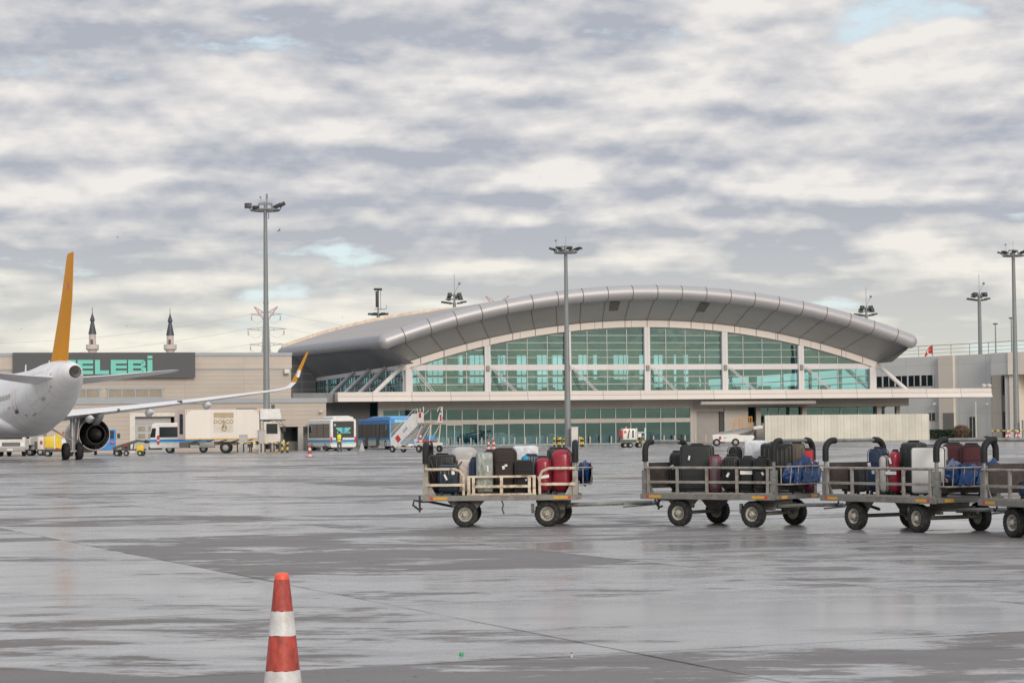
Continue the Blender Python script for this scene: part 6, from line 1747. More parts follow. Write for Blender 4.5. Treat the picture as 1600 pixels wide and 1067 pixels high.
mb = MB(); mb.rbox((1.2, -0.1, 0.58), (2.4, 0.3, 0.4), 0.06); mb.m(1).bx(0.95, 1.4, -0.262, -0.252, 0.5, 0.64); mb.build('bumper', [SILV, TAGW], tk, 40)
mb = MB(); mb.bx(-0.1, 2.5, 2.0, 6.0, 0.9, 2.9); mb.build('cargo_box', OFFW, tk, 0, 0.03)
for y in (0.9, 4.8):
    for x in (0.25, 2.15): xwheel(tk, x, y, 0.45, 0.3)
mb = MB()
for s_, x in ((-1, -0.2), (1, 2.6)): mb.rbox((x, 0.1, 1.7), (0.25, 0.12, 0.5), 0.04)
mb.build('mirror', BLACK, cb2, 40)
# --- grey step vehicle between truck and GPU
Y = 190.0
p = W(40, 700, Y)
sv = thing('highloader', 'pale grey high loader with red mark behind yellow power unit', 'loader', (p.x, Y, 0), R(3))
mb = MB(); mb.bx(0.1, 1.45, 0.1, 2.2, 0.5, 2.2); b3 = mb.build('body', SILV, sv, 0, 0.04)
mb = MB(); mb.bx(0.18, 0.42, 0.05, 0.095, 0.6, 2.0); mb.bx(0.75, 0.95, 0.05, 0.095, 0.5, 1.2); mb.build('recess', STEEL_D, b3, 0)
mb = MB(); mb.bx(0.46, 0.72, 0.04, 0.097, 1.3, 1.9); mb.build('window', DGLASS, b3, 0)
mb = MB(); mb.rbox((1.25, 0.5, 1.05), (0.5, 0.9, 1.1), 0.05); mb.m(1).bx(1.2, 1.42, 0.035, 0.046, 0.95, 1.25); mb.build('side_cover', [WHITE, RED], sv, 40)
for x in (0.3, 1.2): veh_wheel(sv, x, 0.2, 0.3, 0.2); veh_wheel(sv, x, 2.0, 0.3, 0.2)
# --- white ground power unit on apron right of mast two
Y = 207.0
p = W(968, 690, Y)
g2 = thing('ground_power_unit', 'white ground power unit with red end parked before teal windows', 'power unit', (p.x, Y, 0), R(6))
zt_ = ZAT(985, 669.5, Y)
mb = MB(); mb.rbox((0.95, 0.8, (0.72 + zt_) / 2), (1.2, 1.5, zt_ - 0.72), 0.06); b4 = mb.build('housing', WHITE, g2, 40)
mb = MB(); mb.rbox((0.26, 0.8, (0.8 + zt_) / 2), (0.2, 1.35, zt_ - 1.0), 0.06); mb.build('end_cover', RED, g2, 40)
mb = MB(); mb.bx(0.45, 0.66, 0.03, 0.045, zt_ - 0.42, zt_ - 0.2); mb.build('red_logo', RED, b4, 0)
mb = MB(); mb.tube([(0.95, 0.02, zt_ - 0.1), (0.85, -0.03, 1.2), (0.8, 0.0, 0.85)], 0.05, 6); mb.bx(1.2, 1.35, 0.03, 0.045, 0.9, 1.6); mb.build('cable', BLACK, b4, 40)
mb = MB(); mb.bx(0.05, 2.65, 0.1, 1.5, 0.42, 0.7); mb.bx(2.0, 2.6, 0.3, 1.3, 0.7, 0.95); mb.build('chassis', M("olive_chassis", (0.07, 0.085, 0.075), 0.5, 0, 0.2, 3), g2, 0)
mb = MB(); mb.bx(1.6, 2.4, 0.08, 0.098, 0.5, 0.6); mb.build('hazard_strip', YBX, g2, 0)
mb = MB()
for x in (1.65, 2.45): mb.bx(x - 0.05, x + 0.05, 0.2, 0.3, 0.7, zt_ + 0.05)
mb.bx(1.6, 2.5, 0.2, 0.3, 1.35, 1.42); mb.bx(1.8, 2.1, 0.3, 1.2, 0.95, 1.3); mb.build('post_frame', WHITE, g2, 0)
mb = MB(); mb.cyl((0.75, 0.8, zt_), (0.75, 0.8, zt_ + 0.18), 0.08); mb.build('beacon', ORANGE, b4, 40)
for x in (0.55, 1.05, 1.9): veh_wheel(g2, x, 0.15, 0.22, 0.2); veh_wheel(g2, x, 1.45, 0.22, 0.2)
# --- belt loader with orange rails
Y = 213.0
p = W(1113, 690, Y)
bl = thing('belt_loader', 'white belt loader with raised ramp and orange side rails', 'belt loader', (p.x, Y, 0), R(-4))
mb = MB(); mb.prism([(0.0, 1.05), (0.12, 0.42), (3.6, 0.40), (4.0, 0.75), (3.9, 1.0), (2.7, 1.0), (2.35, 1.12), (0.4, 1.12)], 'y', 0.0, 1.8); b5 = mb.build('body', WHITE, bl, 0, 0.03)
mb = MB(); mb.bx(0.62, 0.86, -0.014, -0.003, 0.62, 0.92); mb.build('red_logo', RED, b5, 0)
mb = MB(); mb.bx(1.05, 1.4, -0.012, -0.003, 0.74, 0.8); mb.build('blue_lettering', M("faded_blue", (0.18, 0.24, 0.36), 0.5), b5, 0)
mb = MB(); mb.prism([(0.05, 1.12), (0.05, 1.22), (4.65, 1.92), (4.8, 1.80), (2.7, 1.38), (1.0, 1.15)], 'y', 0.35, 1.25); mb.build('conveyor', M("belt_grey", (0.22, 0.225, 0.23), 0.5, 0.1, 0.2, 3), bl, 0)
mb = MB(); mb.rbox((4.35, 0.8, 1.72), (0.9, 1.1, 0.32), 0.06, 3, (0, R(-9), 0)); mb.build('ramp_head', OFFW, bl, 40)
mb = MB(); mb.rbox((4.7, 0.25, 2.05), (0.12, 0.1, 0.22), 0.03); mb.tube([(4.6, 0.3, 1.8), (4.68, 0.27, 2.05)], 0.025, 5); mb.build('work_lamp', BLACK, bl, 40)
mb = MB(); mb.prism([(2.4, 1.05), (3.5, 1.35), (4.2, 1.45), (3.4, 1.02)], 'y', 0.3, 1.3); mb.tube([(3.2, 0.3, 0.8), (3.9, 0.3, 1.5)], 0.06, 6); mb.bx(3.2, 3.6, 0.4, 1.2, 0.4, 1.2); mb.build('lift_gear', STEEL_D, bl, 30)
mb = MB()
def rl(x): return 1.22 + (x - 0.05) * 0.152
for x0, x1 in ((1.98, 2.14), (2.62, 2.62), (2.85, 2.92), (3.55, 3.58), (3.78, 3.78)):
    mb.tube([(x0, 0.33, rl(x0)), (x1, 0.33, rl(x0) + 0.98)], 0.045, 6)
mb.tube([(2.12, 0.33, rl(2.0) + 0.98), (3.8, 0.33, rl(3.78) + 0.98)], 0.04, 6); mb.tube([(2.05, 0.33, rl(2.0) + 0.55), (2.62, 0.33, rl(2.6) + 0.52)], 0.035, 6)
mb.tube([(2.9, 0.33, rl(2.9) + 0.05), (3.78, 0.33, rl(3.78) + 0.05)], 0.035, 6)
mb.build('guard_rail', ORANGE, bl, 40)
for x in (0.42, 2.2): veh_wheel(bl, x, 0.08, 0.36, 0.26); veh_wheel(bl, x, 1.7, 0.36, 0.26)
# --- boarding stairs
Y = 183.0
p = W(612, 700, Y)
bs_ = thing('boarding_stairs', 'white towable boarding stairs with red logo panels', 'stairs', (p.x, Y, 0), R(-38))
zp = ZAT(650, 660.5, 181)
RISE, RUN = zp, 2.75
mb = MB()
for yy in (0.0, 1.35):
    mb.prism([(-0.1, 0.38), (0.42, 0.38), (RUN + 0.1, zp - 0.18), (RUN + 0.1, zp + 0.75), (RUN - 0.5, zp + 0.75), (-0.1, 1.1)] if yy == 0.0 else [(-0.1, 0.38), (0.3, 0.38), (RUN + 0.1, zp - 0.25), (RUN + 0.1, zp + 0.1), (-0.1, 0.7)], 'y', yy - 0.02, yy + 0.02)
sp_ = mb.build('side_panel', WHITE, bs_, 0)
mb = MB(); mb.box((0.72, -0.035, 1.12), (0.42, 0.02, 0.5), (0, R(-40), 0)); mb.build('red_logo', RED, sp_, 0)
mb = MB(); mb.box((1.5, -0.035, 1.85), (0.6, 0.015, 0.22), (0, R(-40), 0)); mb.build('grey_lettering', M("faded_lettering", (0.42, 0.42, 0.46), 0.5), sp_, 0)
mb = MB()
ns = 12
for k in range(ns): mb.bx(RUN * k / ns, RUN * k / ns + 0.28, 0.03, 1.32, 0.4 + (zp - 0.4) * k / ns, 0.44 + (zp - 0.4) * k / ns)
mb.build('step', OFFW, bs_, 0)
mb = MB(); mb.bx(RUN + 0.1, RUN + 1.5, -0.1, 1.45, zp - 0.1, zp); mb.build('platform', M("platform_rusty", (0.40, 0.31, 0.23), 0.6, 0, 0.3, 6, dirt=(0.12, 0.07, 0.05)), bs_, 0)
mb = MB(); mb.bx(RUN + 0.1, RUN + 0.75, -0.1, -0.06, zp, zp + 0.85); mb.m(1).bx(RUN + 0.28, RUN + 0.52, -0.115, -0.103, zp + 0.4, zp + 0.8); mb.build('platform_panel', [WHITE, RED], bs_, 0)
mb = MB(); mb.prism([(RUN + 0.9, zp), (RUN + 1.45, zp), (RUN + 1.45, zp + 0.8), (RUN + 1.2, zp + 0.8)], 'y', 1.41, 1.45); mb.m(1).bx(RUN + 1.24, RUN + 1.4, 1.395, 1.408, zp + 0.15, zp + 0.65); mb.build('platform_panel', [WHITE, RED], bs_, 0)
mb = MB()
for x in (RUN + 0.1, RUN + 0.4, RUN + 0.75): mb.tube([(x, -0.08, zp + 0.9), (x, -0.08, zp + 1.15)], 0.03, 5)
mb.tube([(RUN + 0.75, -0.08, zp + 0.9), (RUN + 0.75, -0.08, zp + 1.3)], 0.035, 5)
mb.tube([(RUN + 0.95, 1.43, zp + 0.9), (RUN + 1.1, 1.43, zp + 1.2), (RUN + 1.45, 1.43, zp + 1.28), (RUN + 1.47, 1.43, zp + 0.5)], 0.035, 6)
mb.tube([(RUN + 1.35, 1.43, zp + 0.9), (RUN + 1.35, 1.43, zp + 1.2)], 0.03, 5)
mb.tube([(-0.08, 0, 1.1), (-0.08, 0, 1.5), (RUN - 0.4, 0, zp + 1.05), (RUN + 0.1, -0.05, zp + 1.1)], 0.025, 5)
mb.tube([(-0.08, 1.35, 0.7), (-0.08, 1.35, 1.4), (RUN + 0.1, 1.35, zp + 1.0)], 0.025, 5)
mb.build('handrail', WHITE, bs_, 40)
mb = MB()
mb.tube([(-0.1, 0.1, 0.34), (2.6, 0.1, 0.34)], 0.06, 6); mb.tube([(-0.1, 1.25, 0.34), (2.6, 1.25, 0.34)], 0.06, 6)
for yy in (0.08, 1.27):
    mb.tube([(2.2, yy, 0.36), (RUN + 0.5, yy, zp - 0.1)], 0.05, 6); mb.tube([(RUN + 1.2, yy, 0.75), (RUN + 1.4, yy, zp - 0.1)], 0.05, 6); mb.tube([(RUN + 0.2, yy, 0.7), (RUN + 1.4, yy, zp - 0.1)], 0.045, 6)
mb.bx(RUN - 0.3, RUN + 1.5, -0.05, 1.4, 0.55, 0.78)
mb.build('frame', OFFW, bs_, 40)
mb = MB(); mb.rbox((RUN + 0.5, 0.5, 0.9), (1.1, 0.9, 0.16), 0.04); mb.build('engine_cover', RED, bs_, 40)
mb = MB(); mb.rbox((RUN + 0.6, 0.9, 1.1), (0.6, 0.5, 0.5), 0.06); mb.build('motor_housing', SKYB, bs_, 40)
for x, r_ in ((0.1, 0.28), (2.95, 0.3), (3.95, 0.28)):
    for yy in (0.0, 1.36): veh_wheel(bs_, x, yy, r_, 0.2)
# ================================================================== masts and far verticals
LAMPB = M("lamp_housing", (0.045, 0.048, 0.05), 0.5, 0.1, 0.15, 3)
def mast(label, px, vb, Y, vplat, r0, r1, style, group='tall apron light masts', twist=0.0):
    p = W(px, vb, Y)
    t = thing('light_mast', label, 'light mast', (p.x, Y, 0), twist, group)
    zp = ZAT(px, vplat, Y)
    mb = MB(); mb.lathe([(r0, 0.0), (r0 * 0.9, zp * 0.25), ((r0 + r1) / 2 * 0.95, zp * 0.55), (r1, zp)], n=12)
    for k in (0.3, 0.62): mb.lathe([(r0 + (r1 - r0) * k + 0.015, zp * k - 0.1), (r0 + (r1 - r0) * k + 0.015, zp * k + 0.1)], n=12)
    mb.build('pole', MASTG, t, 25)
    if style == 'flood':
        mb = MB()
        mb.lathe([(1.25, zp), (1.32, zp + 0.07), (1.25, zp + 0.14)], n=18, cap=False)
        for k in range(6):
            a = k * PI / 3; mb.tube([(0, 0, zp + 0.07), (1.28 * math.cos(a), 1.28 * math.sin(a), zp + 0.07)], 0.045, 5)
        for s_ in (-1, 1): mb.tube([(s_ * 0.62, 0, zp + 0.1), (s_ * 0.55, 0, zp + 0.6), (0, 0, zp + 0.72)], 0.09, 6)
        mb.bx(-0.55, 0.6, -0.12, 0.12, zp + 0.55, zp + 0.72)
        mb.cyl((0, 0, zp), (0, 0, zp + 0.75), r1 * 0.8)
        mb.tube([(0.14, 0, zp), (0.14, 0, zp + 1.2)], 0.04, 6); mb.cyl((0.14, 0, zp + 1.05), (0.14, 0, zp + 1.5), 0.085, None, 8)
        mb.tube([(-0.35, 0, zp + 0.6), (-0.38, 0, zp + 1.15)], 0.02, 5); mb.box((-0.42, 0, zp + 1.2), (0.16, 0.12, 0.16))
        mb.tube([(0.3, 0, zp), (0.27, 0, zp - 0.7)], 0.04, 5)
        mb.build('headframe', MASTG, t, 30)
        for (lx, ly, lz, w_, rot) in ((-1.5, 0.1, zp + 0.5, 0.62, (R(-8), 0, 0.05)), (1.05, -0.1, zp + 0.42, 0.7, (R(20), R(-26), 0.2)), (1.42, 0.2, zp + 0.58, 0.6, (R(15), R(-26), 0.25)), (-0.7, -1.1, zp + 0.2, 0.6, (R(30), 0, 0.2))):
            mb = MB(); mb.rbox((lx, ly, lz), (w_, 0.22, 0.44 if lx < -1 else 0.32), 0.03, 2, rot)
            q = Vector((lx, ly, 0)); q = q.normalized() * min(1.25, q.length)
            mb.tube([(q.x, q.y, zp + 0.1), (lx, ly, lz - 0.12)], 0.035, 5)
            mb.build('floodlight', LAMPB, t, 30)
    else:
        mb = MB()
        mb.lathe([(1.12, zp), (1.18, zp + 0.08), (1.12, zp + 0.16)], n=18, cap=False)
        for k in range(6):
            a = k * PI / 3; mb.tube([(0, 0, zp + 0.08), (1.14 * math.cos(a), 1.14 * math.sin(a), zp + 0.08)], 0.05, 5)
        mb.tube([(-0.75, 0, zp + 0.15), (-0.55, 0, zp + 0.66), (0.55, 0, zp + 0.66), (0.75, 0, zp + 0.15)], 0.09, 6)
        mb.cyl((0, 0, zp), (0, 0, zp + 0.75), r1)
        mb.tube([(0, 0, zp + 0.7), (0, 0, zp + 1.7)], 0.018, 5)
        mb.tube([(-0.85, 0, zp + 0.2), (-0.95, 0, zp + 1.2)], 0.02, 5); mb.sphere((-0.98, 0, zp + 1.3), 0.11, 8)
        mb.build('headframe', MASTG, t, 30)
        for k in range(8):
            a = 2 * PI * k / 8 + 0.25
            lx, ly = 1.4 * math.cos(a), 1.4 * math.sin(a)
            mb = MB(); mb.rbox((lx, ly, zp + 0.44), (0.62, 0.5, 0.15), 0.04, 2, (0, R(-14), a)); mb.tube([(lx * 0.75, ly * 0.75, zp + 0.1), (lx, ly, zp + 0.4)], 0.035, 5)
            mb.build('floodlight', LAMPB, t, 30)
    mb = MB(); mb.lathe([(r0 * 1.7, 0.0), (r0 * 1.7, 0.06), (r0 * 1.05, 0.08), (r0 * 1.02, 1.9), (r0 * 0.98, 1.92)], n=12); mb.build('base_plate', MASTG, t, 30)
    return t
mast('tallest light mast beside the catering truck, square floodlights on top', 417, 705, 194.0, 330, 0.31, 0.155, 'flood')
mast('light mast standing in front of the arched terminal glass', 887.5, 697, 224.0, 396, 0.33, 0.17, 'ring')
mast('light mast near right picture edge before the office building', 1589, 690, 243.0, 401, 0.33, 0.18, 'ring', twist=0.4)
def far_mast(label, px, vtop, vlow, Y, vbase=690):
    p = W(px, (vtop + vlow) / 2, Y)
    t = thing('light_mast', label, 'light mast', (p.x, Y, 0), 0.3, 'distant light masts behind the buildings')
    zt, zl = ZAT(px, vtop, Y), ZAT(px, vlow, Y)
    mb = MB(); mb.lathe([(0.45, 0), (0.3, zl)], n=10); mb.build('pole', MASTG, t, 30)
    mb = MB(); mb.cyl((0, 0, zl), (0, 0, zt), 0.2, 0.12, 8); mb.tube([(0, 0, zt), (0, 0, zt + 3.4)], 0.04, 5)
    mb.tube([(-1.1, 0, zt - 0.4), (1.1, 0, zt - 0.4)], 0.16, 6); mb.tube([(-1.6, 0, zl + 0.6), (1.6, 0, zl + 0.6)], 0.14, 6)
    mb.tube([(0, 0, zt), (0.9, 0, zt + 1.6)], 0.04, 5); mb.sphere((0.95, 0, zt + 1.7), 0.25, 8)
    mb.build('headframe', MASTG, t, 30)
    for k, (lx, lz) in enumerate(((-0.95, zt - 0.35), (0.9, zt - 0.3), (-0.95, zl + 0.75), (1.0, zl + 0.85), (-1.9, zl + 0.05), (1.75, zl + 0.15), (-1.0, zl - 0.1), (1.0, zl - 0.05), (0.3, zt - 0.6))):
        mb = MB(); mb.rbox((lx, 0.3 * (k % 3 - 1), lz), (1.0 if lz < zl + 0.6 else 0.65, 0.8, 0.32 if lz < zl + 0.6 else 0.75), 0.1, 2, (0, R(8 if lx < 0 else -8), 0))
        mb.build('floodlight', LAMPB, t, 30)
    return t
far_mast('distant light mast rising behind left side of the arched roof', 710, 458, 473, 395)
far_mast('distant light mast rising behind the office building rail', 1530, 457.5, 468, 400)
far_mast('distant light mast peeping over the right slope of arched roof', 1353.5, 478, 492, 405)
# radar / camera tower
p = W(591, 500, 380)
t = thing('radio_mast', 'distant mast with tall panel antenna rising behind the roof', 'mast', (p.x, 380, 0))
za, zb2 = ZAT(591, 453, 380), ZAT(591, 492, 380)
mb = MB(); mb.lathe([(0.5, 0), (0.28, zb2)], n=10); mb.cyl((0, 0, zb2), (0, 0, za), 0.14, None, 8); mb.build('pole', MASTG, t, 30)
mb = MB(); mb.rbox((-0.15, 0, za - 1.6), (0.55, 0.3, 2.7), 0.05); mb.tube([(0.45, 0, za - 3.5), (0.45, 0, za)], 0.04, 5); mb.tube([(-0.6, 0, za - 3.3), (1.4, 0, za - 3.3), (1.4, 0, za - 2.6)], 0.05, 5); mb.build('antenna', LAMPB, t, 30)
mb = MB(); mb.rbox((0, 0, za + 0.1), (1.4, 1.0, 0.35), 0.12); mb.build('top_cap', LAMPB, t, 30)
for k in range(6):
    a = k * PI / 3 + 0.2; mb = MB(); mb.rbox((1.35 * math.cos(a), 1.35 * math.sin(a), zb2 + 0.15), (0.8, 0.7, 0.35), 0.1, 2, (0, 0, a)); mb.tube([(0, 0, zb2 - 0.1), (1.3 * math.cos(a), 1.3 * math.sin(a), zb2)], 0.06, 5); mb.build('floodlight', LAMPB, t, 30)
# thin poles
for px, vt, lab in ((1557, 506, 'thin bare pole left of the right edge mast'), (1582, 497, 'thin bare pole just behind the right edge mast')):
    p = W(px, 600, 420); t = thing('thin_pole', lab, 'pole', (p.x, 420, 0))
    z = ZAT(px, vt, 420)
    mb = MB(); mb.lathe([(0.22, 0), (0.1, z)], n=8); mb.build('pole', MASTG, t, 30)
    mb = MB(); mb.rbox((0, 0, z), (0.9, 0.3, 0.25), 0.08); mb.build('lamp_head', LAMPB, t, 30)
# ================================================================== minarets
STONE = M("minaret_stone", (0.52, 0.47, 0.45), 0.7, 0, 0.1, 0.3); LEAD = M("lead_spire", (0.06, 0.068, 0.085), 0.5, 0.1, 0.1, 0.5)
def minaret(px, vtop, vspire, vbal, Y, label):
    p = W(px, 550, Y); t = thing('minaret', label, 'minaret', (p.x, Y, 0), 0, 'pair of minarets behind the cargo hall')
    zt, zs, zb2 = ZAT(px, vtop, Y), ZAT(px, vspire, Y), ZAT(px, vbal, Y)
    mb = MB(); mb.lathe([(0.95, 0), (0.85, zb2), (1.35, zb2 + 0.4), (1.35, zb2 + 0.5)], n=16); mb.lathe([(0.72, zb2 + 0.5), (0.70, zs)], n=16); w = mb.build('shaft', STONE, t, 30)
    mb = MB(); mb.lathe([(1.30, zb2 + 0.5), (1.30, zb2 + 1.3), (1.22, zb2 + 1.3), (1.22, zb2 + 0.5)], n=16, cap=False); mb.build('balcony', STONE, t, 30)
    mb = MB(); mb.bx(-0.25, 0.25, -0.78, -0.6, zb2 + 0.9, zb2 + 2.3); mb.build('door', M("minaret_door_brown", (0.16, 0.07, 0.05), 0.6), w, 0)
    hgt = zt - zs
    mb = MB(); mb.lathe([(0.82, zs), (0.80, zs + 0.15), (0.38, zs + hgt * 0.50), (0.30, zs + hgt * 0.56), (0.5, zs + hgt * 0.62), (0.46, zs + hgt * 0.68), (0.12, zs + hgt * 0.92), (0.05, zs + hgt)], n=16)
    mb.tube([(0, 0, zs + hgt - 0.1), (0, 0, zs + hgt + 1.0)], 0.06, 5); mb.build('spire', LEAD, t, 30)
minaret(144.5, 488, 522, 548.5, 450, 'left of two white minarets with dark lead spires')
minaret(266, 489, 524, 548.5, 452, 'right of two white minarets, standing nearer the tall mast')
# ================================================================== pylons and lines
PYL = M("pylon_grey", (0.40, 0.41, 0.41), 0.6); PYR = M("pylon_red", (0.55, 0.34, 0.33), 0.6)
def pylon(px, vtop, Y, label, wide=4.2, arms=True):
    p = W(px, 560, Y); t = thing('power_pylon', label, 'power pylon', (p.x, Y, 0), 0.0, 'lattice pylons far behind the roofs')
    zt = ZAT(px, vtop, Y); s_ = Y / FPX
    body_top = zt - 17 * s_
    mb = MB()
    def hw(z): return 15 * s_ * (1 - z / body_top) ** 1.2 * 1.2 + 10 * s_ * (1 - 0.35 * z / body_top)
    lv = [body_top * k / 14 for k in range(15)]
    for z0, z1 in zip(lv, lv[1:]):
        a, b2 = hw(z0) / 2, hw(z1) / 2
        for sx in (-1, 1):
            for sy in (-1, 1): mb.tube([(sx * a, sy * a, z0), (sx * b2, sy * b2, z1)], 0.14, 4)
        for sy in (-1, 1):
            mb.tube([(-a, sy * a, z0), (b2, sy * b2, z1)], 0.07, 4); mb.tube([(a, sy * a, z0), (-b2, sy * b2, z1)], 0.07, 4)
            mb.tube([(sy * a, -a, z0), (sy * b2, b2, z1)], 0.07, 4); mb.tube([(-b2, sy * b2, z1), (b2, sy * b2, z1)], 0.06, 4)
    mb.build('lattice_body', PYL, t, 0)
    a = hw(body_top) / 2
    mb = MB()
    for sx in (-1, 1):
        mb.tube([(sx * a, 0, body_top - 4 * s_), (sx * 18.5 * s_, 0, zt)], 0.13, 4); mb.tube([(sx * a * 0.3, 0, body_top + 1), (sx * 18.5 * s_, 0, zt)], 0.12, 4)
        for k in range(4):
            f = k / 4; mb.tube([(sx * (a + (18.5 * s_ - a) * f), 0, body_top - 4 * s_ + (zt - body_top + 4 * s_) * f), (sx * (a * 0.3 + (18.5 * s_ - a * 0.3) * (f + 0.15)), 0, body_top + 1 + (zt - body_top - 1) * (f + 0.15))], 0.06, 4)
    mb.build('top_horn', PYR, t, 0)
    ends = []
    if arms:
        for k, (dz, L_) in enumerate(((27, 25), (50, 31), (74, 27))):
            z = zt - dz * s_ + 2.0
            mb = MB()
            for sx in (-1, 1):
                e = (sx * L_ * s_, 0, z + 0.4); ends.append(e)
                mb.tube([(sx * 3 * s_, 0, z + 5 * s_), e], 0.08, 4); mb.tube([(sx * 3 * s_, 0, z), e], 0.08, 4)
                mb.tube([(sx * 12 * s_, 0, z + 3 * s_), (sx * 12 * s_, 0, z)], 0.1, 4)
                mb.tube([(sx * L_ * 0.9 * s_, 0, z), (sx * L_ * 0.9 * s_, 0, z - 1.2)], 0.12, 4)
                mb.tube([(sx * L_ * 0.95 * s_, 0, z - 0.3), (sx * L_ * 0.8 * s_, 0, z - 8 * s_), (sx * L_ * 0.55 * s_, 0, z - 12 * s_), (sx * L_ * 0.3 * s_, 0, z - 9 * s_), (sx * 3 * s_, 0, z)], 0.035, 4)
            mb.build('cross_arm', PYL, t, 0)
    return t, ends
t1, ends = pylon(416, 479, 560, 'lattice power pylon with pink tips behind the tall mast')
t2, _ = pylon(778, 462, 640, 'power pylon whose pink tips show above the silver roof tube', arms=False)
for i, e in enumerate(ends):
    st_ = Vector(t1.location) + Vector(e)
    side = -1 if e[0] < 0 else 1
    far = st_ + Vector((side * (110 + 10 * (i // 2)), -40 if side < 0 else 60, -4.5 if side < 0 else -3.0))
    mb = MB(); pts = []
    for k in range(25):
        f = k / 24; q = st_.lerp(far, f); q.z -= 5.0 * 4 * f * (1 - f); pts.append(q - st_)
    mb.tube(pts, 0.028, 4)
    lab = ['upper', 'middle', 'lowest'][i // 2] + (' power line running left from the pylon behind mast' if side < 0 else ' power line running right from the pylon behind mast')
    o = mb.build('power_line', PYL, None, 0); o.location = st_; tag(o, lab, 'power line', 'power lines strung from the lattice pylon')
# birds
def bird(px, v, Y, label, s, rz, roll):
    t = thing('bird', label, 'bird', W(px, v, Y), rz, 'birds in the cloudy sky'); t.rotation_euler = (0, roll, rz)
    mb = MB()
    body_ = [(0.02, -0.28), (0.05, -0.2), (0.07, -0.05), (0.05, 0.12), (0.035, 0.18), (0.03, 0.24), (0.003, 0.3)]
    mb.lathe([(r_ * s, y * s) for r_, y in body_], axis='y', n=8)
    for sx in (-1, 1):
        mb.grid([[(sx * 0.02 * s, 0.1 * s, 0.02 * s), (sx * 0.3 * s, 0.16 * s, 0.12 * s), (sx * 0.62 * s, 0.0, 0.08 * s)], [(sx * 0.02 * s, -0.1 * s, 0.02 * s), (sx * 0.3 * s, -0.06 * s, 0.12 * s), (sx * 0.62 * s, -0.05 * s, 0.08 * s)]])
    mb.grid([[(-0.03 * s, -0.25 * s, 0), (0.03 * s, -0.25 * s, 0)], [(-0.08 * s, -0.42 * s, 0), (0.08 * s, -0.42 * s, 0)]])
    mb.build('body', M("bird_dark", (0.03, 0.03, 0.035), 0.7) if 'bird_dark' not in bpy.data.materials else bpy.data.materials['bird_dark'], t, 40)
bird(436, 360.5, 150, 'largest bird, gliding just right of the tall mast top', 0.38, 1.0, -0.7)
bird(183.5, 371, 170, 'small bird in the sky right of the orange fin', 0.25, 1.5, 0.1)
bird(198, 509.5, 180, 'tiny bird between the two minarets', 0.2, 1.2, 0.2)
bird(33, 514, 180, 'tiny bird at far left above the cargo hall', 0.18, 1.6, 0.1)
bird(535, 496, 180, 'tiny bird left of the distant panel antenna mast', 0.18, 1.4, 0.2)

# ================================================================== apron clutter
# cabinets and barriers round the masts
def cabinet(label, px0, px1, vt, Y, mat):
    a, b2 = W(px0, 690, Y), W(px1, 690, Y); w = b2.x - a.x; h = ZAT(px0, vt, Y)
    t = thing('utility_cabinet', label, 'utility cabinet', (a.x + w / 2, Y, 0), R(4))
    mb = MB(); mb.bx(-w / 2, w / 2, -0.3, 0.3, 0.1, h); bo = mb.build('body', mat, t, 0, 0.02)
    mb = MB(); mb.bx(-w / 2 - 0.04, w / 2 + 0.04, -0.34, 0.34, h, h + 0.05); mb.build('lid', mat, t, 0)
    mb = MB(); mb.bx(-w / 2 + 0.05, w / 2 - 0.05, -0.325, -0.302, 0.2, h - 0.08); mb.bx(w / 2 - 0.14, w / 2 - 0.10, -0.35, -0.326, h * 0.5, h * 0.6); mb.build('door', mat, bo, 0)
    mb = MB(); mb.bx(-w / 2 - 0.05, w / 2 + 0.05, -0.35, 0.35, 0, 0.1); mb.build('plinth', SILV, t, 0)
CABG = M("cabinet_grey", (0.42, 0.41, 0.41), 0.5, 0, 0.06, 1.5); CABW = M("cabinet_cream", (0.58, 0.56, 0.52), 0.5, 0, 0.06, 1.5)
cabinet('tall grey cabinet tight against the base of the tallest mast', 404, 413.5, 672.5, 192.5, CABG)
cabinet('lower grey cabinet left of the tallest mast, before truck wheels', 374, 386.5, 680, 188.5, CABG)
cabinet('cream cabinet right of the mast in front of the terminal', 892.5, 903, 667.5, 223, CABW)
cabinet('small pale cabinet beside the right edge mast', 1598, 1606, 657, 242, CABG)
def barrier(label, px0, px1, Y, h, rz=0.0, group=None, mat=None, rail=None, legs=2, pr=0.09):
    a, b2 = W(px0, 690, Y), W(px1, 690, Y); w = b2.x - a.x
    t = thing('crash_barrier', label, 'barrier', ((a.x + b2.x) / 2, Y, 0), rz, group)
    for k in range(legs):
        x = -w / 2 + w * k / (legs - 1)
        mb = MB(); mb.lathe([(pr, 0), (pr, h * 0.92)], (x, 0, 0), n=12); mb.build('post', mat or YB, t, 30)
    mb = MB(); mb.cyl((-w / 2 - 0.12, 0, h * 0.95), (w / 2 + 0.12, 0, h * 0.95), pr * 0.72, None, 10); mb.build('rail', rail or YBX, t, 30)
    return t
DKP = striped_mat('dark_post_yellow_top', (0.55, 0.42, 0.12), (0.04, 0.04, 0.045), 1.7, 2, shift=0.95)
GB = 'yellow and black barriers round the mast bases'
barrier('bright yellow black barrier right of the tallest mast', 441, 449, 190, 0.95, 0.1, GB)
barrier('yellow black barrier between tallest mast and truck cab', 428, 436, 189, 0.95, -0.2, GB, mat=DKP, pr=0.06)
barrier('yellow black barrier in front of the lower grey cabinet', 371, 390, 187, 0.9, 0, GB, legs=3, mat=DKP, pr=0.06)
barrier('yellow black barrier before the tallest mast foot', 393, 408, 187.5, 0.9, 0, GB, legs=2, mat=DKP, pr=0.06)
barrier('thin dark barrier around front of the tallest mast', 414, 423, 186.5, 0.9, 0.1, GB, mat=DKP, pr=0.06)
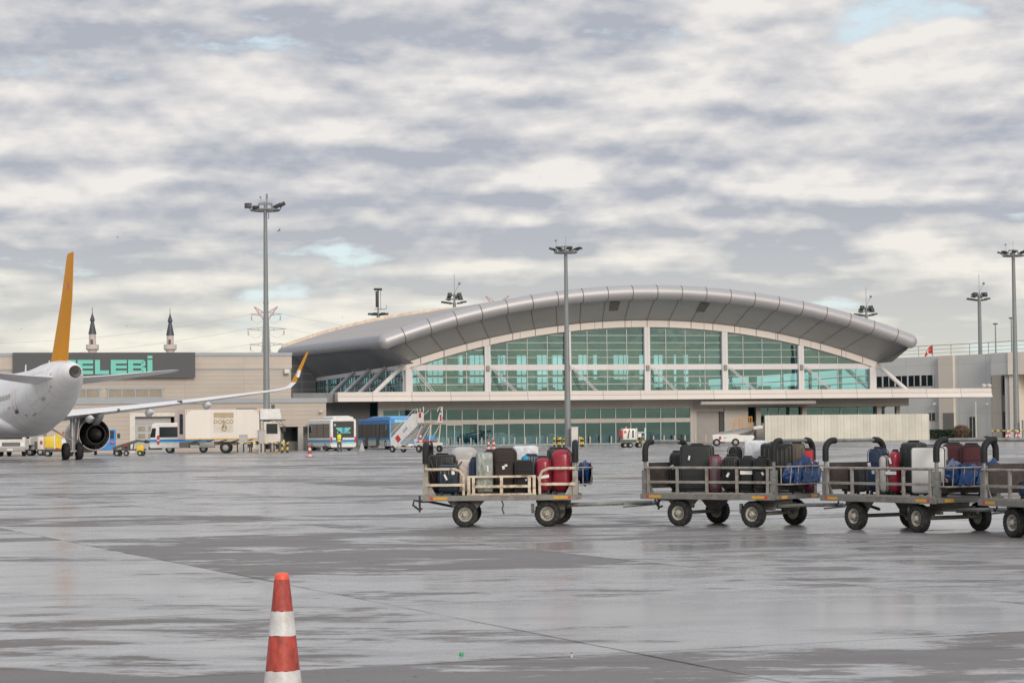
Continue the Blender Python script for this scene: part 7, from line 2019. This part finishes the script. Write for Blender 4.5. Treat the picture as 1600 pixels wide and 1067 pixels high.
barrier('yellow barrier left of the mast before terminal', 866, 872, 222, 0.95, 0, GB)
barrier('second yellow barrier touching mast before terminal', 875, 881, 221, 0.95, 0.1, GB)
barrier('small yellow barrier right of the cream cabinet', 908, 911, 222, 0.95, 0, GB)
# concrete footing of the mast
for px, Y, w_, lab in ((413, 190.5, 2.2, 'stained concrete footing under the tallest mast'),):
    p = W(px, 700, Y); t = thing('mast_footing', lab, 'footing', (p.x, Y, 0)); mb = MB(); mb.rbox((0, 2.6, 0.16), (w_, 1.3, 0.32), 0.04); mb.build('block', M("footing_tan", (0.33, 0.28, 0.23), 0.8, 0, 0.2, 2), t, 30)
# red and white island by the right mast
RW = striped_mat("red_white_stripes", (0.50, 0.05, 0.04), (0.62, 0.62, 0.62), 0.5, 2)
p = W(1590, 688, 232); t = thing('barrier_island', 'low dark island with red and white barrier legs at right', 'barrier', (p.x, 232, 0))
mb = MB(); mb.rbox((0.2, 0, 0.12), (3.4, 1.6, 0.24), 0.05); mb.build('island_base', M("island_dark", (0.08, 0.055, 0.05), 0.7, 0, 0.2, 2), t, 30)
for k, x in enumerate((-1.0, 0.0, 1.1)):
    mb = MB(); mb.prism([(x - 0.32, 0.24), (x - 0.18, 0.24), (x, 0.85), (x + 0.18, 0.24), (x + 0.32, 0.24), (x + 0.08, 1.15), (x - 0.08, 1.15)], 'y', -0.12, 0.12); mb.build('striped_leg', RW, t, 0)
mb = MB(); mb.cyl((-2.6, 0.3, 1.12), (1.6, 0.0, 1.12), 0.06, None, 8); mb.build('rail', YBX, t, 30)
# row of bollards along the terminal
BOL = M("pale_bollard", (0.50, 0.45, 0.38), 0.5, 0, 0.1, 4)
u0b, u1b = T.u(684, 690, -2.4), T.u(1103, 690, -2.4)
t0 = None
nb = 26
for k in range(nb):
    u = u0b + (u1b - u0b) * k / (nb - 1)
    if t0 is None:
        t0 = thing('bollard', 'slim pale bollard in the row before the terminal glass', 'bollard', T.P(u, -2.4), 0, 'bollards in front of the terminal')
        mb = MB(); mb.lathe([(0.075, 0), (0.075, 0.86), (0.06, 0.93), (0.001, 0.95)], n=10); mb.build('post', BOL, t0, 30)
        mb = MB(); mb.lathe([(0.13, 0), (0.13, 0.025), (0.08, 0.03)], n=10); mb.build('foot', STEEL, t0, 30)
    else: dup(t0, T.P(u, -2.4))
# small cones
def small_cone(px, vb, label, h):
    p = G(px, vb); return cone(label, (p.x, p.y, 0), h, h * 0.36, h * 0.11, (0, 0), 'small cones on the apron', 14)
small_cone(484, 714, 'small cone standing alone left of the white bus', 0.93)
p = W(763.5, 702, 205)
cone('small cone on a dark base left of its twin', (p.x, 205, 0), 0.95, 0.34, 0.10, (0, 0), 'small cones on the apron', 14)
p = W(771.5, 702, 207)
cone('small cone paler and right of its twin', (p.x, 207, 0), 0.92, 0.36, 0.15, (0, 0), 'small cones on the apron', 14)
p = W(657, 690, 179)
cone('small cone behind the foam grip of the gated cart', (p.x, 179, 0.80), 0.85, 0.3, 0.1, (0, 0), 'small cones on the apron', 14)
# pyramid sign behind the worker
p = W(565.5, 700, 203); t = thing('floor_sign', 'grey folding floor sign between the two buses', 'sign', (p.x, 203, 0))
mb = MB(); mb.prism([(-0.25, 0), (0.25, 0), (0.06, 0.72), (-0.06, 0.72)], 'y', -0.02, 0.02); mb.prism([(-0.25, 0), (0.25, 0), (0.06, 0.72), (-0.06, 0.72)], 'y', 0.18, 0.22); mb.bx(-0.05, 0.05, -0.015, 0.215, 0.721, 0.75); mb.build('board', CABG, t, 0)

# ================================================================== ramp worker
def skin_body(name, joints, edges, radii, mat, parent, root=0, lv=2):
    me = bpy.data.meshes.new(name); me.from_pydata(joints, edges, []); me.materials.append(mat)
    o = bpy.data.objects.new(name, me); COL.objects.link(o); o.parent = parent
    md = o.modifiers.new("skin", 'SKIN'); md.use_smooth_shade = True
    for i, d in enumerate(me.skin_vertices[0].data):
        d.radius = (radii[i], radii[i] * 0.85); d.use_root = (i == root)
    o.modifiers.new("sub", 'SUBSURF').render_levels = lv
    return o
p = G(546.5, 703.3)
wk = thing('person', 'worker in yellow hi-vis vest and grey trousers behind the bus', 'person', (p.x, 199.0, 0), R(-8))
SKIN = M("skin", (0.42, 0.25, 0.18), 0.6); TROU = M("grey_trousers", (0.11, 0.11, 0.125), 0.8); VEST = M("hi_vis_yellow", (0.62, 0.72, 0.06), 0.6); NAVYJ = M("dark_jacket", (0.025, 0.028, 0.035), 0.8)
J = [(0, 0, 0.97), (0, 0.01, 1.2), (0, 0.02, 1.42), (0, 0.02, 1.52), (0, 0, 1.62), (0, -0.02, 1.76),          # pelvis..crown 0-5
     (-0.19, 0.02, 1.43), (-0.24, 0.05, 1.17), (-0.20, -0.04, 0.95),                                       # left arm 6-8
     (0.19, 0.02, 1.43), (0.25, 0.0, 1.17), (0.24, -0.12, 0.98),                                           # right arm 9-11
     (-0.10, 0, 0.92), (-0.10, -0.06, 0.50), (-0.10, 0.03, 0.09), (-0.10, -0.14, 0.04),                      # left leg
     (0.10, 0, 0.92), (0.12, 0.04, 0.50), (0.14, 0.16, 0.11), (0.14, 0.02, 0.04)]
Ed = [(0, 1), (1, 2), (2, 3), (3, 4), (4, 5), (2, 6), (6, 7), (7, 8), (2, 9), (9, 10), (10, 11), (0, 12), (12, 13), (13, 14), (14, 15), (0, 16), (16, 17), (17, 18), (18, 19)]
Rd = [0.145, 0.14, 0.15, 0.058, 0.085, 0.075, 0.07, 0.05, 0.034, 0.07, 0.05, 0.034, 0.10, 0.07, 0.05, 0.04, 0.10, 0.07, 0.05, 0.04]
for hnd, base in ((8, -1), (11, 1)):
    hx_, hy_, hz_ = J[hnd]
    J.append((hx_, hy_ - 0.02, hz_ - 0.07)); Rd.append(0.032); palm = len(J) - 1; Ed.append((hnd, palm))
    for f in range(4):
        J.append((hx_ + 0.003 * f, hy_ - 0.055 + 0.022 * f, hz_ - 0.13)); Rd.append(0.0095); Ed.append((palm, len(J) - 1))
        J.append((hx_ - 0.012 * base, hy_ - 0.05 + 0.018 * f, hz_ - 0.175 + 0.006 * abs(f - 1))); Rd.append(0.008); Ed.append((len(J) - 2, len(J) - 1))
    J.append((hx_ - 0.02 * base, hy_ - 0.065, hz_ - 0.085)); Rd.append(0.01); Ed.append((palm, len(J) - 1))
bodyo = skin_body('body', J, Ed, Rd, SKIN, wk)
mb = MB()
def tor(z, rx, ry, y=0.0, n=18): return [(math.cos(2 * PI * j / n) * rx, y + math.sin(2 * PI * j / n) * ry, z) for j in range(n)]
mb.rings([tor(0.86, 0.205, 0.155), tor(1.05, 0.19, 0.15), tor(1.25, 0.205, 0.16, 0.01), tor(1.40, 0.215, 0.15, 0.015), tor(1.47, 0.17, 0.12, 0.02), tor(1.5, 0.085, 0.085, 0.02)])
vs = mb.build('vest', VEST, wk, 50)
mb = MB(); mb.rings([tor(1.02, 0.197, 0.157), tor(1.12, 0.203, 0.160)], False); mb.build('orange_band', L_ORNG, vs, 50)
mb = MB()
for a, b2, c_ in ((6, 7, 8), (9, 10, 11)):
    mb.tube([J[a], Vector(J[a]).lerp(Vector(J[b2]), 0.5), J[b2], Vector(J[b2]).lerp(Vector(J[c_]), 0.95)], 0.078, 12, False, 0.052)
mb.build('jacket_sleeve', NAVYJ, wk, 50)
mb = MB()
for a, b2, c_ in ((12, 13, 14), (16, 17, 18)):
    mb.tube([Vector(J[a]) + Vector((0, 0, 0.02)), Vector(J[a]).lerp(Vector(J[b2]), 0.5), J[b2], J[c_]], 0.118, 14, False, 0.075)
mb.rings([tor(0.84, 0.195, 0.145), tor(0.95, 0.19, 0.145)])
mb.build('trousers', TROU, wk, 50)
mb = MB(); mb.rbox((-0.1, -0.05, 0.05), (0.11, 0.28, 0.1), 0.04); mb.rbox((0.14, 0.09, 0.055), (0.11, 0.28, 0.1), 0.04); mb.build('shoe', BLACK, wk, 50)
mb = MB(); mb.sphere((0, 0.0, 1.70), 0.108, 14, (0.95, 1.12, 0.95)); mb.build('dark_cap', NAVYJ, wk, 50)
